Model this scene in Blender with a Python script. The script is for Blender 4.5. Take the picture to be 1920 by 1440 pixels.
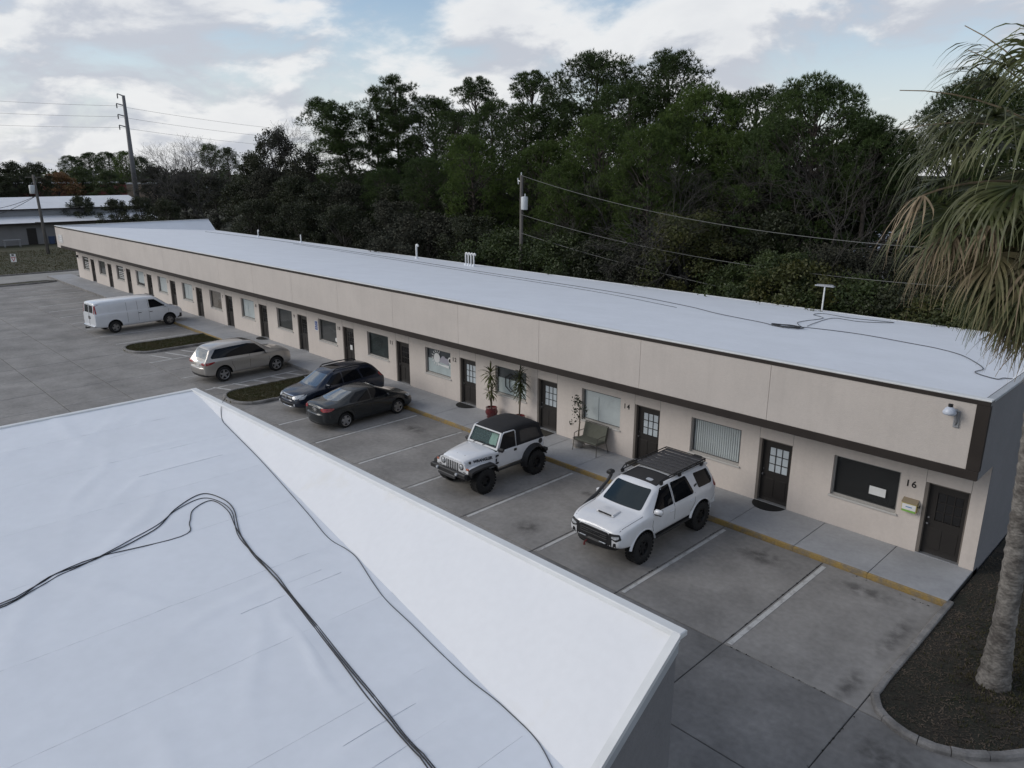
import bpy, bmesh, math, random
import numpy as np
from mathutils import Vector, Matrix
from mathutils.bvhtree import BVHTree

for _o in list(bpy.data.objects):
    bpy.data.objects.remove(_o)
scene = bpy.context.scene
COL = scene.collection
R = math.radians
random.seed(7)

# ------------------------------------------------------------------ camera
CAM = Vector((3.2024, -18.8527, 10.2837))
YAW, PITCH, ROLL, FPX = 0.7974, 0.2788, 0.0011, 1403.27
cam_data = bpy.data.cameras.new('camera')
cam = bpy.data.objects.new('camera', cam_data)
COL.objects.link(cam)
_f = Vector((-math.sin(YAW) * math.cos(PITCH), math.cos(YAW) * math.cos(PITCH), -math.sin(PITCH)))
_r0 = Vector((math.cos(YAW), math.sin(YAW), 0)); _u0 = _r0.cross(_f)
_r = math.cos(ROLL) * _r0 + math.sin(ROLL) * _u0
_u = -math.sin(ROLL) * _r0 + math.cos(ROLL) * _u0
cam.matrix_world = Matrix(((_r.x, _u.x, -_f.x, CAM.x), (_r.y, _u.y, -_f.y, CAM.y), (_r.z, _u.z, -_f.z, CAM.z), (0, 0, 0, 1)))
cam_data.sensor_fit = 'HORIZONTAL'; cam_data.sensor_width = 36.0
cam_data.lens = FPX / 1920 * 36.0
cam_data.clip_start = 0.1; cam_data.clip_end = 6000
scene.camera = cam

# ------------------------------------------------------------------ sky and sun
SUN_EL, SUN_AZ = R(28), R(222)          # azimuth clockwise from +Y: low in the -X -Y quarter
world = bpy.data.worlds.new('World'); scene.world = world; world.use_nodes = True
wt = world.node_tree; wn = wt.nodes; wl = wt.links; wn.clear()
def wnode(t, **k):
    n = wn.new(t)
    for a, b in k.items(): setattr(n, a, b)
    return n
def wmath(op, a, b=None, c=None, clamp=False):
    n = wnode('ShaderNodeMath', operation=op, use_clamp=clamp)
    for i, v in enumerate((a, b, c)):
        if v is None: continue
        if isinstance(v, (int, float)): n.inputs[i].default_value = v
        else: wl.new(v, n.inputs[i])
    return n.outputs[0]
w_out = wnode('ShaderNodeOutputWorld'); w_bg = wnode('ShaderNodeBackground')
w_bg.inputs['Strength'].default_value = 0.1
wl.new(w_bg.outputs[0], w_out.inputs[0])
w_sky = wnode('ShaderNodeTexSky', sky_type='NISHITA', sun_disc=False)
w_sky.sun_elevation = SUN_EL; w_sky.sun_rotation = SUN_AZ
w_sky.air_density = 1.0; w_sky.dust_density = 0.6; w_sky.ozone_density = 1.6; w_sky.altitude = 20
w_tc = wnode('ShaderNodeTexCoord'); w_sep = wnode('ShaderNodeSeparateXYZ')
wl.new(w_tc.outputs['Generated'], w_sep.inputs[0])
def w_cloud(lift, scale, detail, off, rough=0.55, base=0.34):
    zz = wmath('MAXIMUM', wmath('ADD', w_sep.outputs[2], base + lift), 0.12)
    cx = wmath('DIVIDE', w_sep.outputs[0], zz); cy = wmath('DIVIDE', w_sep.outputs[1], zz)
    cb = wnode('ShaderNodeCombineXYZ'); wl.new(cx, cb.inputs[0]); wl.new(cy, cb.inputs[1]); cb.inputs[2].default_value = off
    nz = wnode('ShaderNodeTexNoise'); nz.inputs['Scale'].default_value = scale; nz.inputs['Detail'].default_value = detail
    nz.inputs['Roughness'].default_value = rough; nz.inputs['Distortion'].default_value = 0.25
    wl.new(cb.outputs[0], nz.inputs['Vector'])
    return nz.outputs[0]
def w_range(v, a, b, c=0.0, d=1.0, smooth=True):
    m = wnode('ShaderNodeMapRange', interpolation_type='SMOOTHSTEP' if smooth else 'LINEAR')
    wl.new(v, m.inputs[0]); m.inputs[1].default_value = a; m.inputs[2].default_value = b
    m.inputs[3].default_value = c; m.inputs[4].default_value = d
    return m.outputs[0]
def w_mix(f, a, b):
    m = wnode('ShaderNodeMix', data_type='RGBA')
    if isinstance(f, float): m.inputs[0].default_value = f
    else: wl.new(f, m.inputs[0])
    for i, v in ((6, a), (7, b)):
        if isinstance(v, tuple): m.inputs[i].default_value = v + (1,)
        else: wl.new(v, m.inputs[i])
    return m.outputs[2]
CL_OFF = 18.1
cA = w_cloud(0.0, 2.3, 10, CL_OFF); cA2 = w_cloud(0.040, 2.3, 10, CL_OFF)
c_big = w_cloud(0.0, 0.75, 3, 9.0)
dens = wmath('ADD', wmath('MULTIPLY', cA, 0.78), wmath('MULTIPLY', c_big, 0.22))
mask = w_range(dens, 0.435, 0.56)
lit = w_range(wmath('SUBTRACT', cA, cA2), -0.055, 0.075)
thick = w_range(dens, 0.50, 0.70)
cl_col = w_mix(lit, (5.7, 6.0, 6.7), (9.1, 9.15, 9.2))
cl_col = w_mix(wmath('MULTIPLY', thick, 0.35), cl_col, (6.0, 6.25, 6.9))
haze_f = w_range(w_sep.outputs[2], 0.0, 0.24, 0.80, 0.05)
w_sc = wnode('ShaderNodeVectorMath', operation='SCALE'); wl.new(w_sky.outputs[0], w_sc.inputs[0]); w_sc.inputs['Scale'].default_value = 1.4
sky_col = w_mix(haze_f, w_sc.outputs[0], (7.3, 7.6, 8.0))
final = w_mix(wmath('MULTIPLY', mask, 0.93), sky_col, cl_col)
wl.new(final, w_bg.inputs['Color'])

sun_data = bpy.data.lights.new('sun', 'SUN'); sun_data.energy = 1.55; sun_data.angle = R(32); sun_data.color = (1.0, 0.95, 0.88)
sun = bpy.data.objects.new('sun', sun_data); COL.objects.link(sun); sun.location = (-30, -30, 40)
_ts = Vector((math.sin(SUN_AZ) * math.cos(SUN_EL), math.cos(SUN_AZ) * math.cos(SUN_EL), math.sin(SUN_EL)))
sun.rotation_euler = _ts.to_track_quat('Z', 'Y').to_euler()

vs = scene.view_settings
vs.view_transform = 'Standard'; vs.look = 'None'; vs.gamma = 1.0; vs.use_curve_mapping = False; vs.exposure = -0.05
scene.render.engine = 'CYCLES'
scene.cycles.max_bounces = 6; scene.cycles.transparent_max_bounces = 12

# ------------------------------------------------------------------ helpers
def pix(x, y):
    return _f + _r * ((x - 960) / FPX) + _u * ((720 - y) / FPX)
def at_y(x, y, Y):
    d = pix(x, y); return CAM + d * ((Y - CAM.y) / d.y)
def at_z(x, y, Z):
    d = pix(x, y); return CAM + d * ((Z - CAM.z) / d.z)

def tag(o, label=None, cat=None, group=None, kind=None):
    if label: o['label'] = label
    if cat: o['category'] = cat
    if group: o['group'] = group
    if kind: o['kind'] = kind
    return o
def empty(name, loc=(0, 0, 0), rz=0.0, label=None, cat=None, group=None):
    o = bpy.data.objects.new(name, None); COL.objects.link(o)
    o.location = loc; o.rotation_euler = (0, 0, rz); o.empty_display_size = 0.2
    return tag(o, label, cat, group)
def link(name, me, parent=None):
    o = bpy.data.objects.new(name, me); COL.objects.link(o)
    if parent is not None: o.parent = parent
    return o
def copy_tree(o, parent=None):
    c = o.copy(); COL.objects.link(c); c.parent = parent
    for ch in list(o.children): copy_tree(ch, c)
    return c

class MB:
    """collects shapes and links them as one mesh object"""
    def __init__(s): s.v = []; s.f = []; s.m = []
    def add(s, vs_, fs_, mi=0):
        b = len(s.v); s.v.extend([tuple(p) for p in vs_])
        for f in fs_: s.f.append(tuple(i + b for i in f)); s.m.append(mi)
        return s
    def box(s, x0, x1, y0, y1, z0, z1, mi=0, bev=0.0):
        if bev <= 0:
            s.add([(x0, y0, z0), (x1, y0, z0), (x1, y1, z0), (x0, y1, z0), (x0, y0, z1), (x1, y0, z1), (x1, y1, z1), (x0, y1, z1)],
                  [(3, 2, 1, 0), (4, 5, 6, 7), (0, 1, 5, 4), (1, 2, 6, 5), (2, 3, 7, 6), (3, 0, 4, 7)], mi)
        else:
            b = min(bev, (x1 - x0) / 2.01, (y1 - y0) / 2.01, (z1 - z0) / 2.01)
            def ring(z, i): return [(x0 + i, y0 + i, z), (x1 - i, y0 + i, z), (x1 - i, y1 - i, z), (x0 + i, y1 - i, z)]
            vv = ring(z0, b) + ring(z0 + b, 0) + ring(z1 - b, 0) + ring(z1, b)
            ff = [(3, 2, 1, 0), (12, 13, 14, 15)]
            for k in range(3):
                for j in range(4):
                    a = k * 4 + j; c = k * 4 + (j + 1) % 4; ff.append((a, c, c + 4, a + 4))
            s.add(vv, ff, mi)
        return s
    def quad(s, a, b, c, d, mi=0): return s.add([a, b, c, d], [(0, 1, 2, 3)], mi)
    def grid(s, rows, mi=0):
        n = len(rows[0]); vv = [p for r_ in rows for p in r_]
        return s.add(vv, [(j * n + k, j * n + k + 1, (j + 1) * n + k + 1, (j + 1) * n + k) for j in range(len(rows) - 1) for k in range(n - 1)], mi)
    def poly(s, pts, mi=0): return s.add(pts, [tuple(range(len(pts)))], mi)
    def prism(s, pts, z0, z1, mi=0):
        n = len(pts); vv = [(p[0], p[1], z0) for p in pts] + [(p[0], p[1], z1) for p in pts]
        ff = [tuple(range(n - 1, -1, -1)), tuple(range(n, 2 * n))] + [(i, (i + 1) % n, n + (i + 1) % n, n + i) for i in range(n)]
        return s.add(vv, ff, mi)
    def tube(s, pts, rad, n=6, mi=0, cap=True):
        pts = [Vector(p) for p in pts]
        if isinstance(rad, (int, float)): rad = [rad] * len(pts)
        vv = []; ref = Vector((0, 0, 1)); px = None
        for i, p in enumerate(pts):
            t = (pts[min(i + 1, len(pts) - 1)] - pts[max(i - 1, 0)])
            if t.length < 1e-9: t = Vector((0, 0, 1))
            t.normalize()
            if px is None:
                a = Vector((1, 0, 0)) if abs(t.x) < 0.9 else Vector((0, 1, 0)); px = t.cross(a).normalized()
            px = (px - t * px.dot(t)); px = px.normalized() if px.length > 1e-6 else t.orthogonal().normalized()
            py = t.cross(px)
            for k in range(n):
                a = 2 * math.pi * k / n; vv.append(p + (px * math.cos(a) + py * math.sin(a)) * rad[i])
        ff = []
        for i in range(len(pts) - 1):
            for k in range(n):
                a = i * n + k; b = i * n + (k + 1) % n; ff.append((a, b, b + n, a + n))
        if cap:
            ff.append(tuple(range(n - 1, -1, -1))); e = (len(pts) - 1) * n; ff.append(tuple(range(e, e + n)))
        return s.add(vv, ff, mi)
    def lathe(s, prof, n=16, mi=0, axis='z', c=(0, 0, 0), caps=True):
        """prof: (r, h) pairs; closed at r=0 ends"""
        vv = []; ff = []
        for r, h in prof:
            for k in range(n):
                a = 2 * math.pi * k / n; x, y = r * math.cos(a), r * math.sin(a)
                p = (x, y, h) if axis == 'z' else ((h, x, y) if axis == 'x' else (y, h, x))
                vv.append((p[0] + c[0], p[1] + c[1], p[2] + c[2]))
        for i in range(len(prof) - 1):
            for k in range(n):
                a = i * n + k; b = i * n + (k + 1) % n; ff.append((a, b, b + n, a + n))
        if caps:
            ff.append(tuple(range(n - 1, -1, -1))); e = (len(prof) - 1) * n; ff.append(tuple(range(e, e + n)))
        return s.add(vv, ff, mi)
    def mesh(s, name, mats, smooth=False):
        me = bpy.data.meshes.new(name); me.from_pydata(s.v, [], s.f)
        if not isinstance(mats, (list, tuple)): mats = [mats]
        for m in mats: me.materials.append(m)
        if len(mats) > 1: me.polygons.foreach_set('material_index', s.m)
        if smooth: me.polygons.foreach_set('use_smooth', [True] * len(me.polygons))
        me.update()
        return me
    def build(s, name, mats, parent=None, smooth=False, loc=None):
        o = link(name, s.mesh(name, mats, smooth), parent)
        if loc is not None: o.location = loc
        return o
def smooth_by_angle(me, ang=35):
    me.polygons.foreach_set('use_smooth', [True] * len(me.polygons))
    bm = bmesh.new(); bm.from_mesh(me)
    lim = R(ang)
    for e in bm.edges:
        e.smooth = not (len(e.link_faces) == 2 and e.calc_face_angle(0) > lim)
    bm.to_mesh(me); bm.free()
def text_mesh(txt, size, mat, depth=0.004, name='lettering', bold=0.0):
    cu = bpy.data.curves.new(name, 'FONT'); cu.body = txt; cu.size = size; cu.extrude = depth; cu.offset = bold
    cu.align_x = 'CENTER'; cu.align_y = 'CENTER'
    ob = bpy.data.objects.new(name, cu); COL.objects.link(ob)
    dg = bpy.context.evaluated_depsgraph_get(); dg.update()
    me = bpy.data.meshes.new_from_object(ob.evaluated_get(dg)); bpy.data.objects.remove(ob)
    me.materials.clear(); me.materials.append(mat)
    return me
def text_obj(name, txt, size, mat, parent, loc, rot, depth=0.004, bold=0.0):
    o = link(name, text_mesh(txt, size, mat, depth, name, bold), parent); o.location = loc; o.rotation_euler = rot
    return o

# ------------------------------------------------------------------ materials
def mat(name, col, rough=0.6, var=0.0, scale=3.0, col2=None, bump=0.0, bscale=60.0, metal=0.0, coat=0.0, rnd=0.0,
        var2=0.0, scale2=25.0, coord='Object', stretch=None, spec=0.5, thr=(0.35, 0.65), trans=None, streak=0.0):
    m = bpy.data.materials.new(name); m.use_nodes = True
    nt = m.node_tree; N = nt.nodes; L = nt.links
    b = N['Principled BSDF']
    b.inputs['Roughness'].default_value = rough; b.inputs['Metallic'].default_value = metal
    b.inputs['Coat Weight'].default_value = coat; b.inputs['Coat Roughness'].default_value = 0.04
    b.inputs['Specular IOR Level'].default_value = spec
    c4 = tuple(col) + (1,)
    b.inputs['Base Color'].default_value = c4
    if var or var2 or rnd or col2 or bump:
        vec = N.new('ShaderNodeNewGeometry').outputs['Position'] if coord == 'World' else N.new('ShaderNodeTexCoord').outputs[coord]
        if stretch:
            mp = N.new('ShaderNodeMapping'); mp.inputs['Scale'].default_value = stretch; L.new(vec, mp.inputs[0]); vec = mp.outputs[0]
        cur = None
        if col2 or var:
            nz = N.new('ShaderNodeTexNoise'); nz.inputs['Scale'].default_value = scale; nz.inputs['Detail'].default_value = 7
            nz.inputs['Roughness'].default_value = 0.62; L.new(vec, nz.inputs['Vector'])
            mr = N.new('ShaderNodeMapRange'); mr.inputs[1].default_value = thr[0]; mr.inputs[2].default_value = thr[1]; L.new(nz.outputs[0], mr.inputs[0])
            mx = N.new('ShaderNodeMix'); mx.data_type = 'RGBA'; L.new(mr.outputs[0], mx.inputs[0])
            c2 = col2 if col2 else tuple(c * (1 - var) for c in col)
            c1 = col if col2 else tuple(c * (1 + var * 0.5) for c in col)
            mx.inputs[6].default_value = tuple(c1) + (1,); mx.inputs[7].default_value = tuple(c2) + (1,); cur = mx.outputs[2]
        fac = None
        if var2:
            nz = N.new('ShaderNodeTexNoise'); nz.inputs['Scale'].default_value = scale2; nz.inputs['Detail'].default_value = 4; L.new(vec, nz.inputs['Vector'])
            mr = N.new('ShaderNodeMapRange'); mr.inputs[1].default_value = 0.3; mr.inputs[2].default_value = 0.7
            mr.inputs[3].default_value = 1 - var2; mr.inputs[4].default_value = 1 + var2 * 0.6; L.new(nz.outputs[0], mr.inputs[0]); fac = mr.outputs[0]
        if streak:                              # rain streaks, long in z
            mp2 = N.new('ShaderNodeMapping'); mp2.inputs['Scale'].default_value = (5.0, 5.0, 0.35); L.new(vec, mp2.inputs[0])
            nz = N.new('ShaderNodeTexNoise'); nz.inputs['Scale'].default_value = 1.0; nz.inputs['Detail'].default_value = 6; L.new(mp2.outputs[0], nz.inputs['Vector'])
            mr = N.new('ShaderNodeMapRange'); mr.inputs[1].default_value = 0.50; mr.inputs[2].default_value = 0.78; mr.inputs[3].default_value = 1.0; mr.inputs[4].default_value = 1 - streak; L.new(nz.outputs[0], mr.inputs[0])
            if fac is None: fac = mr.outputs[0]
            else:
                mm = N.new('ShaderNodeMath'); mm.operation = 'MULTIPLY'; L.new(fac, mm.inputs[0]); L.new(mr.outputs[0], mm.inputs[1]); fac = mm.outputs[0]
        if rnd:
            oi = N.new('ShaderNodeObjectInfo'); mr = N.new('ShaderNodeMapRange')
            mr.inputs[3].default_value = 1 - rnd; mr.inputs[4].default_value = 1 + rnd; L.new(oi.outputs['Random'], mr.inputs[0])
            if fac is None: fac = mr.outputs[0]
            else:
                mm = N.new('ShaderNodeMath'); mm.operation = 'MULTIPLY'; L.new(fac, mm.inputs[0]); L.new(mr.outputs[0], mm.inputs[1]); fac = mm.outputs[0]
        if fac is not None:
            vm = N.new('ShaderNodeVectorMath'); vm.operation = 'SCALE'
            if cur is not None: L.new(cur, vm.inputs[0])
            else: vm.inputs[0].default_value = col
            L.new(fac, vm.inputs['Scale']); cur = vm.outputs[0]
        if cur is not None: L.new(cur, b.inputs['Base Color'])
        if bump:
            nz = N.new('ShaderNodeTexNoise'); nz.inputs['Scale'].default_value = bscale; nz.inputs['Detail'].default_value = 5; L.new(vec, nz.inputs['Vector'])
            bp = N.new('ShaderNodeBump'); bp.inputs['Strength'].default_value = bump; bp.inputs['Distance'].default_value = 0.02
            L.new(nz.outputs[0], bp.inputs['Height']); L.new(bp.outputs[0], b.inputs['Normal'])
    if trans is not None:                       # thin leaves: some light comes through
        out = N['Material Output']; tb = N.new('ShaderNodeBsdfTranslucent'); ms = N.new('ShaderNodeMixShader'); ms.inputs[0].default_value = trans
        src = b.inputs['Base Color']
        if src.is_linked: L.new(src.links[0].from_socket, tb.inputs[0])
        else: tb.inputs[0].default_value = c4
        L.new(b.outputs[0], ms.inputs[1]); L.new(tb.outputs[0], ms.inputs[2]); L.new(ms.outputs[0], out.inputs[0])
    return m
def glass_mat(name, tint, rough=0.02, clear=0.8):
    m = bpy.data.materials.new(name); m.use_nodes = True
    nt = m.node_tree; N = nt.nodes; L = nt.links; N.clear()
    o = N.new('ShaderNodeOutputMaterial'); t = N.new('ShaderNodeBsdfTransparent'); t.inputs[0].default_value = tuple(tint) + (1,)
    g = N.new('ShaderNodeBsdfGlossy'); g.inputs['Roughness'].default_value = rough
    lw = N.new('ShaderNodeLayerWeight'); pw = N.new('ShaderNodeMath'); pw.operation = 'POWER'; L.new(lw.outputs['Facing'], pw.inputs[0]); pw.inputs[1].default_value = 4.0
    fr = N.new('ShaderNodeMath'); fr.operation = 'MULTIPLY_ADD'; L.new(pw.outputs[0], fr.inputs[0]); fr.inputs[1].default_value = 0.90; fr.inputs[2].default_value = 0.05
    if clear > 0.9:
        g = N.new('ShaderNodeBsdfDiffuse'); g.inputs[0].default_value = (0.30, 0.42, 0.42, 1); fr.inputs[1].default_value = 0.0; fr.inputs[2].default_value = 0.22
    mx = N.new('ShaderNodeMixShader'); L.new(fr.outputs[0], mx.inputs[0]); L.new(t.outputs[0], mx.inputs[1]); L.new(g.outputs[0], mx.inputs[2])
    L.new(mx.outputs[0], o.inputs[0])
    return m
# ------------------------------------------------------------------ surface materials
M_conc = mat('concrete', (0.262, 0.250, 0.236), 0.85, coord='World', var=0.30, scale=0.55, var2=0.12, scale2=7, rnd=0.05, bump=0.25, bscale=90, thr=(0.32, 0.68))
M_conc_walk = mat('walk_concrete', (0.36, 0.365, 0.375), 0.85, coord='World', var=0.12, scale=0.9, var2=0.07, scale2=9, rnd=0.035, bump=0.2, bscale=90)
M_joint = mat('joint_fill', (0.045, 0.042, 0.038), 0.95, coord='World', var=0.4, scale=5)
M_kerb = mat('kerb_concrete', (0.22, 0.21, 0.20), 0.9, coord='World', var=0.35, scale=2.2, var2=0.15, scale2=18, rnd=0.08, bump=0.4, bscale=60)
M_yellow = mat('worn_yellow_paint', (0.30, 0.205, 0.068), 0.7, coord='World', col2=(0.19, 0.16, 0.12), scale=3.0, thr=(0.44, 0.64), var2=0.18, scale2=20)
M_line = mat('worn_white_paint', (0.50, 0.495, 0.48), 0.75, coord='World', col2=(0.31, 0.30, 0.29), scale=3.2, thr=(0.50, 0.64), var2=0.12, scale2=30)
M_soil = mat('dark_soil', (0.055, 0.045, 0.030), 0.95, coord='World', col2=(0.035, 0.045, 0.018), scale=0.35, var2=0.35, scale2=4, bump=0.5, bscale=9)
M_lawn = mat('lawn', (0.038, 0.042, 0.015), 0.95, coord='World', col2=(0.055, 0.047, 0.022), scale=0.3, var2=0.35, scale2=6, bump=0.6, bscale=30)
M_mulch = mat('mulch', (0.030, 0.024, 0.017), 0.95, coord='World', col2=(0.017, 0.019, 0.010), scale=1.1, var2=0.45, scale2=14, bump=0.9, bscale=26)
M_chip = mat('dry_leaf_litter', (0.085, 0.064, 0.045), 0.9, coord='World', var=0.75, scale=1.3, var2=0.4, scale2=40)
M_grass = mat('grass_blade', (0.050, 0.056, 0.017), 0.8, coord='World', col2=(0.075, 0.062, 0.028), scale=1.5, trans=0.3)
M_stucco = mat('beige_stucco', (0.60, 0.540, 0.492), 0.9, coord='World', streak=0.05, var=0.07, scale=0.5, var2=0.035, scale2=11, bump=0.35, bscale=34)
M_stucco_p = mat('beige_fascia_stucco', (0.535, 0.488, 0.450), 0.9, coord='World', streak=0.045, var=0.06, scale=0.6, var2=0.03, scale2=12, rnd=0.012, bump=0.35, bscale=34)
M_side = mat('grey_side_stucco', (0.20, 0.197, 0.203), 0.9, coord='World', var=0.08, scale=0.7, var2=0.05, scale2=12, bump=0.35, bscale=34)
M_trim = mat('dark_brown_trim', (0.034, 0.028, 0.025), 0.6, coord='World', var=0.15, scale=1.5, spec=0.2)
M_soffit = mat('soffit', (0.20, 0.18, 0.165), 0.9)
M_mem = mat('white_roof_membrane', (0.735, 0.762, 0.805), 0.55, coord='World', var=0.04, scale=0.7, var2=0.02, scale2=6, rnd=0.010, bump=0.10, bscale=2.2)
M_mem2 = mat('white_roof_membrane_stained', (0.735, 0.74, 0.755), 0.55, coord='World', col2=(0.69, 0.67, 0.63), scale=0.75, thr=(0.58, 0.80), var2=0.02, scale2=8, bump=0.08, bscale=2.5)
M_flash = mat('white_flashing', (0.66, 0.67, 0.67), 0.45, coord='World', var=0.06, scale=2)
M_flash_g = mat('grey_metal_edge', (0.42, 0.44, 0.46), 0.4, coord='World', var=0.1, scale=2)
M_door = mat('dark_brown_door', (0.019, 0.016, 0.014), 0.5, var=0.12, scale=2)
M_jamb = mat('taupe_jamb', (0.155, 0.135, 0.118), 0.6, var=0.1, scale=2)
M_pane_pale = mat('pale_pane', (0.50, 0.55, 0.58), 0.12, var=0.12, scale=3)  # lit look of some door panes put into the colour; lamp lens shares it
M_pane_dark = mat('dark_pane', (0.018, 0.018, 0.019), 0.08)
M_alu = mat('window_frame_paint', (0.34, 0.325, 0.305), 0.5)
M_alu_d = mat('dark_window_gasket', (0.05, 0.05, 0.05), 0.5)
M_sill = mat('window_sill', (0.47, 0.455, 0.43), 0.7)
M_glass = glass_mat('window_glass', (0.93, 0.95, 0.945))
M_glass_d = glass_mat('tinted_glass', (0.16, 0.18, 0.19))
M_room = mat('dim_room', (0.012, 0.012, 0.013), 0.9)
M_blind = mat('pale_blind', (0.60, 0.63, 0.64), 0.8, var=0.10, scale=1.2)
M_blind_tan = mat('tan_blind', (0.20, 0.165, 0.14), 0.8, var=0.1, scale=2)
M_film = mat('frosted_film', (0.55, 0.60, 0.61), 0.4, var=0.1, scale=1.5)
M_white = mat('white_paint', (0.72, 0.72, 0.71), 0.5, var=0.06, scale=4)
M_black = mat('black_plastic', (0.012, 0.012, 0.013), 0.45)
M_blackm = mat('matte_black_rubber', (0.010, 0.010, 0.010), 0.85, var=0.2, scale=20)
M_chrome = mat('chrome', (0.55, 0.56, 0.58), 0.18, metal=1.0)
M_steel = mat('galvanised_steel', (0.42, 0.43, 0.45), 0.45, metal=0.7, var=0.12, scale=8)
M_num = mat('number_black', (0.02, 0.018, 0.016), 0.5)

# ------------------------------------------------------------------ ground
g = MB(); S = 1600
g.quad((-S, -S, -0.10), (S, -S, -0.10), (S, S, -0.10), (-S, S, -0.10))
ground = tag(g.build('ground', M_soil), kind='structure')

# parking lot: poured concrete slabs with open joints
lot = MB().quad((-84, -26, -0.022), (9, -26, -0.022), (9, 0.1, -0.022), (-84, 0.1, -0.022)).build('parking_lot', M_joint)
tag(lot, kind='structure')
XJ = [-0.95 - 3.0 * i for i in range(0, 27)]                 # joints across the stalls
YR = [(-0.005, -5.2), (-5.2, -8.2), (-8.2, -10.85), (-10.85, -13.9), (-13.9, -17.2), (-17.2, -20.4)]
slab_cache = {}
M_conc_d = mat('dirty_concrete', (0.190, 0.185, 0.180), 0.85, coord='World', var=0.34, scale=0.6, var2=0.14, scale2=7, rnd=0.05, bump=0.25, bscale=90, thr=(0.32, 0.68))
def slab_mesh(w, d, dirty=False):
    k = (round(w, 3), round(d, 3), dirty)
    if k not in slab_cache:
        slab_cache[k] = MB().box(-w / 2, w / 2, -d / 2, d / 2, -0.12, 0.0, 0, 0.010).mesh('slab', M_conc_d if dirty else M_conc)
    return slab_cache[k]
rng = random.Random(3)
def put_slab(x0, x1, y0, y1):
    gp = 0.011
    o = link('slab', slab_mesh(x1 - x0 - 2 * gp, y1 - y0 - 2 * gp, y1 < -5 and x1 > -8.5), lot)
    o.location = ((x0 + x1) / 2, (y0 + y1) / 2, rng.uniform(-0.003, 0.003))
for ya, yb in YR:
    for i in range(26):
        if yb < -11 and i in (0, 1, 2, 3): continue           # under the near building
        put_slab(XJ[i + 1], XJ[i], yb, ya)
for ya, yb in YR[1:3]:
    for x in (-0.95, 2.05, 5.05): put_slab(x, x + 3.0, yb, ya)
put_slab(-0.95, 2.4, -5.2, -2.6)
for x in (2.4,): put_slab(x, x + 5.0, -5.2, -0.2)

# painted lines
def line(x0, y0, x1, y1, w=0.10, up=0.0):
    a = Vector((x0, y0, 0)); b = Vector((x1, y1, 0)); t = (b - a).normalized(); n = Vector((-t.y, t.x, 0)) * w / 2
    z0, z1 = 0.001 + up, 0.007 + up
    o = MB().prism([tuple(a - n), tuple(b - n), tuple(b + n), tuple(a + n)], z0, z1).build('parking_line', M_line, lot)
for k in range(8): line(-3.83 - 3 * k, -0.22, -3.83 - 3 * k, -5.12, 0.12 if k == 0 else 0.10)
for x in [-45.6 - 3.0 * i for i in range(11)]: line(x, -0.25, x, -5.0)
line(-32.35, -0.1, -32.05, -5.2, 0.12); line(-35.05, -0.1, -35.0, -5.2); line(-39.5, -0.1, -39.45, -5.2)
for i, y in enumerate((-4.72, -3.73, -2.78, -1.76, -0.80)): line(-32.24, y, -31.05, y + 0.52, 0.12, 0.0035)
for i, y in enumerate((-4.4, -3.5, -2.6, -1.7, -0.8)): line(-41.3, y - 0.15, -39.6, y + 0.45, 0.12, 0.0035)
# oil stains
def stain_mat():
    m = bpy.data.materials.new('oil_stain'); m.use_nodes = True; nt = m.node_tree; N = nt.nodes; L = nt.links
    b = N['Principled BSDF']; b.inputs['Base Color'].default_value = (0.05, 0.046, 0.042, 1); b.inputs['Roughness'].default_value = 0.7
    tc = N.new('ShaderNodeTexCoord'); ln = N.new('ShaderNodeVectorMath'); ln.operation = 'LENGTH'; L.new(tc.outputs['Object'], ln.inputs[0])
    mr = N.new('ShaderNodeMapRange'); mr.interpolation_type = 'SMOOTHSTEP'; mr.inputs[1].default_value = 0.05; mr.inputs[2].default_value = 0.95; mr.inputs[3].default_value = 1; mr.inputs[4].default_value = 0; L.new(ln.outputs['Value'], mr.inputs[0])
    g_ = N.new('ShaderNodeNewGeometry'); nz = N.new('ShaderNodeTexNoise'); nz.inputs['Scale'].default_value = 4; nz.inputs['Detail'].default_value = 6; L.new(g_.outputs['Position'], nz.inputs['Vector'])
    r2 = N.new('ShaderNodeMapRange'); r2.inputs[1].default_value = 0.35; r2.inputs[2].default_value = 0.62; L.new(nz.outputs[0], r2.inputs[0])
    mm = N.new('ShaderNodeMath'); mm.operation = 'MULTIPLY'; L.new(mr.outputs[0], mm.inputs[0]); L.new(r2.outputs[0], mm.inputs[1])
    m2 = N.new('ShaderNodeMath'); m2.operation = 'MULTIPLY'; L.new(mm.outputs[0], m2.inputs[0]); m2.inputs[1].default_value = 0.42
    L.new(m2.outputs[0], b.inputs['Alpha']); return m
M_oil = stain_mat()
def blob(x, y, rx, ry, seed, z=0.005):
    o = MB().poly([(math.cos(2 * math.pi * k / 24), math.sin(2 * math.pi * k / 24), 0) for k in range(24)]).build('oil_stain', M_oil, lot)
    o.location = (x, y, z); o.scale = (rx, ry, 1); return o
blob(-11.0, -4.3, 0.62, 0.52, 1); blob(-11.35, -1.2, 0.40, 0.32, 2); blob(-17.4, -1.3, 0.9, 0.5, 5); blob(-20.4, -1.4, 0.8, 0.6, 6); blob(-5.3, -0.9, 1.1, 0.7, 7); blob(-2.6, -0.7, 1.2, 0.5, 8); blob(-1.35, -4.6, 0.35, 1.0, 9); blob(-1.3, -2.2, 0.3, 1.5, 10, 0.0045); blob(0.0, -6.2, 1.2, 0.7, 12)

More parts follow.
